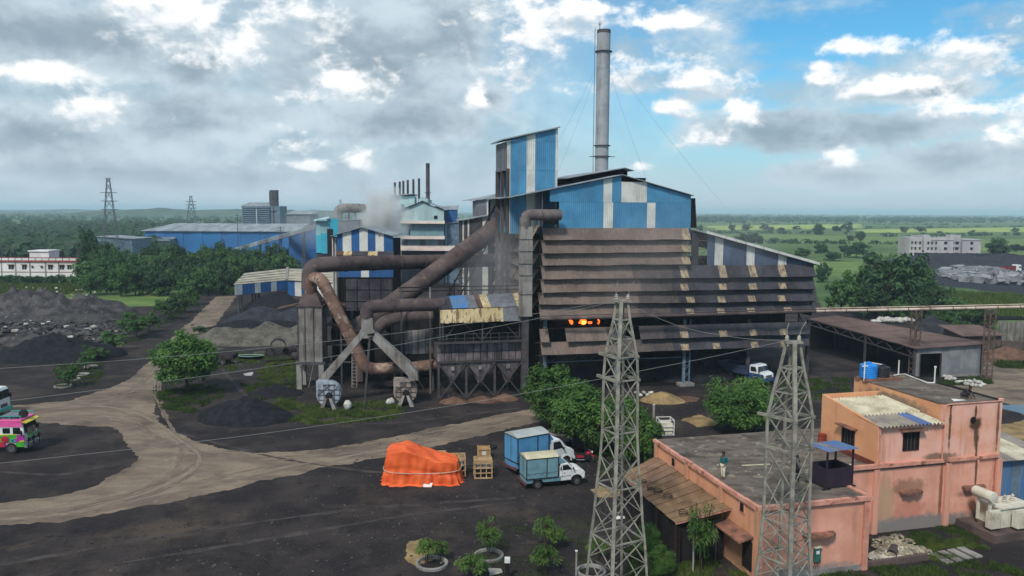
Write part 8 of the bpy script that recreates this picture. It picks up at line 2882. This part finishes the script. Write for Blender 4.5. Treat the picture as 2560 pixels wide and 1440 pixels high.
MB().slab([(-.5, -.3, .03), (.3, -.35, .12), (.45, .3, .05), (-.35, .4, .2)], .02).build('sheet', m_stone_pale, o)
o = thing('plastic_sheet', 'white plastic sheet on the ground inside the tower legs', 'scrap', G(1548, 1296), .2)
MB().slab([(-.4, -.2, .03), (.35, -.25, .08), (.45, .2, .05), (-.3, .25, .14)], .02).build('sheet', m_pvc, o)
# trailer, tub and scrap near the silo
m_dsteel = mat('old_brown_steel', C((66, 58, 56)), C((50, 45, 46)), .9, 1.2)
g = G(566, 914)
tr = thing('flat_trailer', 'dark two wheeled flat trailer behind the round tree', 'trailer', g, .02)
boxobj('bed', -3.6, .9, 0, 2.2, .85, .97, m_dsteel, tr)
for k in range(6):
    boxobj('side_board', -3.6 + k * .75, -3.6 + k * .75 + .73, -.04, .02, .97, 1.5, m_dsteel, tr)
boxobj('tail_board', .88, .94, .0, 2.2, .97, 1.5, m_dsteel, tr)
for y in (.15, 2.05):
    wheel(tr, -.5, y, .45, .25, -1 if y < 1 else 1)
for k in range(2):
    boxobj('white_sheet', -3.2 + k * .5, -1.2 + k * .9, .4 + k * .9, .9 + k * .9, .975, 1.02, m_pvc, tr)
g = G(626, 898)
tu = thing('oval_tub', 'dark oval tub with pale green rim on the wet ground', 'tub', g, .05)
rim = [(1.85 * math.cos(t * .131), .75 * math.sin(t * .131) + .12 * math.cos(t * .262), .55) for t in range(49)]
MB().tube(rim, .06, 6).build('rim', mat('pale_green_rim', C((128, 158, 142)), None, .6), tu)
vs = [(x * k, y * k, z) for k, z in ((1, .55), (.88, .02), (.82, .06), (.0, .06)) for (x, y, _) in rim[:48]]
fs = [(r_ * 48 + i, r_ * 48 + (i + 1) % 48, (r_ + 1) * 48 + (i + 1) % 48, (r_ + 1) * 48 + i) for r_ in range(3) for i in range(48)]
MB().add(vs, fs).build('bowl', m_soot, tu, smooth='all')
for i, (px, py, R_, L_, a, lab) in enumerate(((696, 884, 1.15, 1.6, .3, 'largest dark pipe ring lying left of the silo'), (724, 892, .75, 1.5, -.4, 'medium dark pipe section leaning by the silo'), (736, 882, .6, 1.2, .2, 'dark pipe section between two others by the silo'), (742, 900, .55, 1.4, .9, 'small dark pipe section at the silo foot'), (676, 892, .7, .5, .1, 'dark drum end left of the pipe rings'))):
    o = thing('scrap_pipe', lab, 'pipe', G(px, py) + V((0, 0, R_)), a, 'scrap pipe sections by the silo')
    MB().lathe((0, 0, 0), [(R_ * .92, -L_ / 2), (R_, -L_ / 2), (R_, L_ / 2), (R_ * .92, L_ / 2), (R_ * .88, L_ / 2 - .05), (R_ * .88, -L_ / 2 + .05)], 20, 'y', True).build('pipe_shell', m_dsteel, o, smooth=True)
for i, (px, py, l_, a) in enumerate(((690, 905, 2.6, .5), (704, 916, 2.2, -.2), (715, 905, 2.4, 1.0))):
    o = thing('scrap_beam', '%s rusty scrap beam in the weeds left of the silo legs' % ('longest', 'lowest', 'steepest lying')[i], 'beam', G(px, py), a, 'scrap beams in the weeds')
    MB().box(-l_ / 2, l_ / 2, -.15, .15, .02, .08).box(-l_ / 2, l_ / 2, -.04, .04, .08, .3).box(-l_ / 2, l_ / 2, -.15, .15, .3, .36).build('beam_body', m_dsteel, o)


# ------------------------------------------------------------------ sacks
def sack(label, p, ang, l_, w_, h_, m, group, z=0.0, cat='sack'):
    vs, fs = [], []
    n_, k_ = 12, 7
    r = random.Random(label + str(p.x))
    for j in range(k_ + 1):
        v = j / k_ * 2 - 1
        q = max(0, 1 - abs(v) ** 3) ** .5
        for i in range(n_):
            t = 2 * PI * i / n_
            f = 1 + .45 * (r.random() - .5)
            vs.append((v * l_ / 2, math.cos(t) * w_ / 2 * (.25 + .75 * q) * f, h_ / 2 + math.sin(t) * h_ / 2 * (.2 + .8 * q) * f))
    fs = [(j * n_ + i, j * n_ + (i + 1) % n_, (j + 1) * n_ + (i + 1) % n_, (j + 1) * n_ + i) for j in range(k_) for i in range(n_)] + [tuple(range(n_)), tuple(k_ * n_ + i for i in range(n_))]
    o = MB().add(vs, fs).build('sack', m, smooth='all', origin=(0, 0, 0))
    o.location = (p.x, p.y, z)
    o.rotation_euler = (0, r.uniform(-.2, .2), ang)
    return tag(o, label, cat, group)


m_sack = mat('white_woven_sack', C((196, 193, 185)), C((150, 146, 138)), .8, 2.2, bump=.03, bscale=6, rand=.12)
sack('upright white sack beside the pale blue grey fan', G(869, 1024), .2, .9, .8, 1.0, m_sack, None)
sack('white sack leaning at the rusty beige fan', G(976, 1013), .4, 1.0, .8, .8, m_sack, None)
r = random.Random(8)
for i in range(34):
    f = r.random()
    px, py = 2356 + 110 * f + r.uniform(-6, 6), 950 + 18 * f + r.uniform(-4, 5)
    sack('white sack dumped in the heap before the truss shed end wall', G(px, py), r.uniform(0, 3), r.uniform(.5, .9), r.uniform(.35, .55), r.uniform(.25, .45), m_sack, 'white sacks dumped before the truss shed', r.choice((0, 0, .2)))
for i in range(7):
    sack('pale bulging sack under the tarpaulin heap behind the brown shed roof', G(2190 + i * 14, 806 + r.uniform(-3, 3)), r.uniform(0, 3), 2.2, 1.6, r.uniform(.7, 1.2), m_sack, 'pale tarpaulins behind the brown shed roof')  # a heap of pale tarpaulins, shaped here as sacks
for i in range(5):
    sack('small white sack at the sand heap beside the hall column', G(1592 + i * 9, 985 + (i % 2) * 6), r.uniform(0, 3), .7, .45, .35, m_sack, 'white sacks at the sand heap')
b = MB()
rocks(b, pxs((1000, 1080), (1600, 1150), (1500, 1440), (300, 1440), (100, 1350), (700, 1250)), 1500, .04, .2, .5, None, 41)
rocks(b, pxs((560, 960), (1000, 960), (1300, 1020), (700, 1100), (420, 1060)), 260, .06, .25, .5, None, 42)
rocks(b, pxs((1600, 990), (2100, 960), (2050, 1070), (1640, 1060)), 260, .06, .3, .5, None, 43)
tag(b.build('yard_litter', m_slag), 'stones, clinker and litter scattered over the black yard', kind='stuff')
p, h = gz(2330, 830, 790)
heap('clinker_heap', 'dark clinker heap behind the brown shed roof', 'heap', p, 5, 3, h, m_coalgrey, 0, 3.3, rough=.3)
p, h = gz(2515, 900, 868)
heap('earth_heap', 'brown earth bank right of the right pipe pylon', 'heap', p, 6, 3, h, m_dust, 0, 4.3, rough=.3)


# ------------------------------------------------------------------ people
m_skin = mat('brown_skin', C((110, 74, 56)), None, .6)
m_hair = mat('black_hair', C((24, 20, 20)), None, .7)


def skin(name, pts, edges, m, parent, root=0):
    me = bpy.data.meshes.new(name)
    me.from_pydata([p[0] for p in pts], edges, [])
    o = bpy.data.objects.new(name, me)
    COL.objects.link(o)
    me.materials.append(m)
    md = o.modifiers.new('skin', 'SKIN')
    for i, p in enumerate(pts):
        sv_ = me.skin_vertices[0].data[i]
        sv_.radius = p[1] if isinstance(p[1], tuple) else (p[1], p[1])
        sv_.use_root = i == root
    md.use_smooth_shade = True
    o.modifiers.new('sub', 'SUBSURF').levels = 1
    o.modifiers['sub'].render_levels = 2
    return setp(o, parent)


def person(label, p, ang, J, m_shirt, m_trou, shirt=True):
    t = thing('person', label, 'person', p, ang)
    N = list(J)
    pts = [(J[k][0], J[k][1]) for k in N]
    ix = {k: i for i, k in enumerate(N)}
    E = [('pelvis', 'waist'), ('waist', 'chest'), ('chest', 'neck'), ('neck', 'jaw'), ('jaw', 'head'), ('head', 'crown'), ('jaw', 'nose')]
    for s_ in 'lr':
        E += [('chest', 'sh' + s_), ('sh' + s_, 'el' + s_), ('el' + s_, 'wr' + s_), ('wr' + s_, 'pa' + s_), ('pelvis', 'hip' + s_), ('hip' + s_, 'kn' + s_), ('kn' + s_, 'an' + s_), ('an' + s_, 'toe' + s_)]
    ed = [(ix[a], ix[c]) for a, c in E]
    for s_ in 'lr':                              # thumb and four fingers leave the palm
        pa, wr = V(J['pa' + s_][0]), V(J['wr' + s_][0])
        d = (pa - wr).normalized()
        sd_ = d.cross(V((1, 0, 0)))
        sd_ = sd_.normalized() if sd_.length > .1 else V((0, 1, 0))
        for k, (off, L_) in enumerate(((-.032, .06), (-.011, .075), (.011, .08), (.032, .07), (-.05, .045))):
            a = pa + sd_ * off * .9 + d * (.02 if k < 4 else -.035)
            m1 = a + d * L_ * .55 + (sd_ * -.015 if k == 4 else V((0, 0, 0)))
            m2 = m1 + (d * .8 + V((0, .25, -.2))) * L_ * .45
            b0 = len(pts)
            pts += [(tuple(a), .01), (tuple(m1), .009), (tuple(m2), .008)]
            ed += [(ix['pa' + s_], b0), (b0, b0 + 1), (b0 + 1, b0 + 2)]
    body = skin('body', pts, ed, m_skin, t)
    big = lambda k, f=.018: (J[k][0], tuple(v + f for v in J[k][1]) if isinstance(J[k][1], tuple) else J[k][1] + f)
    if shirt:
        K = ['pelvis', 'waist', 'chest', 'shl', 'ell', 'shr', 'elr', 'wrl', 'wrr']
        skin('shirt', [big(k) for k in K], [(0, 1), (1, 2), (2, 3), (3, 4), (2, 5), (5, 6), (4, 7), (6, 8)], m_shirt, t)
    K = ['pelvis', 'hipl', 'knl', 'anl', 'hipr', 'knr', 'anr']
    skin('trousers', [big(k, .02) for k in K], [(0, 1), (1, 2), (2, 3), (0, 4), (4, 5), (5, 6)], m_trou, t)
    hd_ = V(J['head'][0])
    MB().lathe(hd_ + V((0, .012, .02)), [(.02, .13), (.07, .115), (.102, .06), (.108, .0), (.098, -.04)], 16).build('hair', m_hair, t, smooth=True)
    for s_ in (-1, 1):
        MB().lathe(hd_ + V((s_ * .035, -.092, .0)), [(.004, -.012), (.012, -.004), (.012, .004), (.004, .01)], 8, 'y').build('eye', m_pvc, body)
        MB().lathe(hd_ + V((s_ * .098, .01, -.01)), [(.005, -.02), (.024, -.01), (.024, .01), (.005, .02)], 8).build('ear', m_skin, body)
    MB().box(hd_.x - .026, hd_.x + .026, hd_.y - .098, hd_.y - .088, hd_.z - .075, hd_.z - .066).build('mouth', m_redrum, body)
    return t


def standing(bow=0.0, stride=.08):
    return dict(pelvis=((0, 0, .95), (.15, .1)), waist=((0, 0, 1.1), (.13, .09)), chest=((0, .01, 1.33), (.16, .1)), neck=((0, 0, 1.48), .055), jaw=((0, -.015 - bow * .3, 1.55), (.065, .07)), head=((0, -.01 - bow, 1.63), (.085, .1)), crown=((0, -.01 - bow, 1.7), (.06, .07)), nose=((0, -.11 - bow, 1.58), .014),
                shl=((-.18, .01, 1.42), .06), ell=((-.25, .05, 1.15), .043), wrl=((-.22, -.08, .96), .03), pal=((-.21, -.1, .88), (.04, .022)), shr=((.18, .01, 1.42), .06), elr=((.25, .06, 1.15), .043), wrr=((.2, -.08, .98), .03), par=((.18, -.11, .9), (.04, .022)),
                hipl=((-.09, 0, .88), (.095, .1)), knl=((-.1, -stride * .3, .5), .062), anl=((-.1, stride * .5, .09), .042), toel=((-.11, stride * .5 - .17, .035), (.045, .03)), hipr=((.09, 0, .88), (.095, .1)), knr=((.1, -stride, .5), .062), anr=((.1, -stride * .5, .09), .042), toer=((.11, -stride * .5 - .17, .035), (.045, .03)))


m_tsh = mat('teal_shirt', C((30, 104, 106)), C((24, 84, 90)), .85, 5)
m_ctr = mat('cream_trousers', C((206, 196, 172)), C((186, 176, 152)), .85, 5)
m_dcl = mat('dark_cloth', C((62, 58, 62)), C((48, 44, 48)), .9, 5)
pp0 = FP.tp(1808, 1196, LH)
person('person in teal shirt and cream trousers standing at the edge of the low roof', FP.wor((pp0.x, pp0.y, LH + .005)), -.9, standing(.05), m_tsh, m_ctr)
pp0 = FP.tp(1990, 1205, LH)
person('person in dark clothes standing behind the tower on the low roof', FP.wor((pp0.x, pp0.y, LH + .005)), .4, standing(.02), m_dcl, m_dcl)
sq_ = dict(pelvis=((0, .12, .26), (.15, .11)), waist=((0, .1, .42), (.13, .09)), chest=((0, -.08, .62), (.15, .1)), neck=((0, -.2, .72), .055), jaw=((0, -.27, .74), (.065, .07)), head=((0, -.33, .79), (.085, .09)), crown=((0, -.37, .86), (.06, .06)), nose=((0, -.42, .73), .014),
           shl=((-.17, -.12, .68), .06), ell=((-.24, -.3, .46), .042), wrl=((-.14, -.45, .25), .03), pal=((-.12, -.48, .16), (.04, .022)), shr=((.17, -.12, .68), .06), elr=((.26, -.34, .42), .042), wrr=((.2, -.56, .12), .03), par=((.2, -.6, .05), (.04, .022)),
           hipl=((-.1, .1, .25), (.095, .1)), knl=((-.17, -.3, .48), .062), anl=((-.14, -.05, .09), .042), toel=((-.15, -.22, .035), (.045, .03)), hipr=((.1, .1, .25), (.095, .1)), knr=((.17, -.3, .46), .062), anr=((.14, -.05, .09), .042), toer=((.15, -.22, .035), (.045, .03)))
pp0 = FP.tp(2428, 1001, HZ)
person('person in dark clothes squatting at the front edge of the high roof', FP.wor((pp0.x, pp0.y + .55, HZ + .03)), .7, sq_, m_dcl, m_dcl)
o = thing('white_cloth', 'small white cloth beside the squatting person on the high roof', 'cloth', FP.wor(FP.tp(2402, 1003, HZ + .04) + V((0, .2, 0))), .2)
MB().slab([(-.5, -.15, .02), (.45, -.2, .05), (.5, .18, .02), (-.4, .22, .1)], .02).build('cloth_sheet', m_pvc, o)


# ------------------------------------------------------------------ smoke and haze
def volbox(name, label, c, s, dens, col, nscale, lo, hi, aniso=.2, dirz=0.0):
    o = MB().box(-s[0] / 2, s[0] / 2, -s[1] / 2, s[1] / 2, -s[2] / 2, s[2] / 2).build(name, None, origin=(0, 0, 0))
    o.location = c
    m = bpy.data.materials.new(name)
    m.use_nodes = True
    N, L = m.node_tree.nodes, m.node_tree.links
    N.remove(N['Principled BSDF'])
    pv_ = N.new('ShaderNodeVolumePrincipled')
    pv_.inputs['Color'].default_value = col
    pv_.inputs['Anisotropy'].default_value = aniso
    pv_.inputs['Density'].default_value = dens
    if nscale:
        tco = N.new('ShaderNodeTexCoord')
        nz = N.new('ShaderNodeTexNoise')
        nz.inputs['Scale'].default_value = nscale
        nz.inputs['Detail'].default_value = 3
        L.new(tco.outputs['Object'], nz.inputs[0])
        mp = N.new('ShaderNodeVectorMath')
        mp.operation = 'DIVIDE'
        L.new(tco.outputs['Object'], mp.inputs[0])
        mp.inputs[1].default_value = (s[0] / 2, s[1] / 2, s[2] / 2)
        ln = N.new('ShaderNodeVectorMath')
        ln.operation = 'LENGTH'
        L.new(mp.outputs[0], ln.inputs[0])
        fa = N.new('ShaderNodeMath')                # denser in the middle, nothing at the walls of the box
        fa.operation = 'MULTIPLY_ADD'
        L.new(ln.outputs['Value'], fa.inputs[0])
        fa.inputs[1].default_value = -.55
        L.new(nz.outputs[0], fa.inputs[2])
        mr = N.new('ShaderNodeMapRange')
        mr.interpolation_type = 'SMOOTHSTEP'
        mr.inputs[1].default_value, mr.inputs[2].default_value = lo, hi
        mr.inputs[4].default_value = dens
        L.new(fa.outputs[0], mr.inputs[0])
        L.new(mr.outputs[0], pv_.inputs['Density'])
    L.new(pv_.outputs[0], N['Material Output'].inputs['Volume'])
    o.data.materials.clear()
    o.data.materials.append(m)
    return tag(o, label, kind='stuff')


volbox('smoke', 'pale smoke billowing beside the melting shop', AY(952, 548, 214), (17, 12, 25), .6, (.99, .98, .96, 1), .16, .0, .32)
volbox('smoke', 'thin grey smoke drifting off the sheds left of the melting shop', AY(820, 560, 206), (30, 10, 13), .05, (.93, .95, .98, 1), .10, -.05, .3)
volbox('smoke', 'thin brown smoke drifting along the hall louvres', FH.wor((12, -3.2, 17)), (34, 5.0, 15), .035, (.86, .82, .8, 1), .12, -.05, .32)
volbox('smoke', 'thin smoke curling round the downcomer at the hall corner', FH.wor((-5, 1.5, 15)), (11, 9, 15), .05, (.86, .87, .9, 1), .14, -.05, .32)
volbox('haze', 'bluish moist haze filling the air over the plain', (0, 6960, 26), (18200, 14240, 54.5), .00021, (.66, .85, 1.0, 1), 0, 0, 0, 0.0)
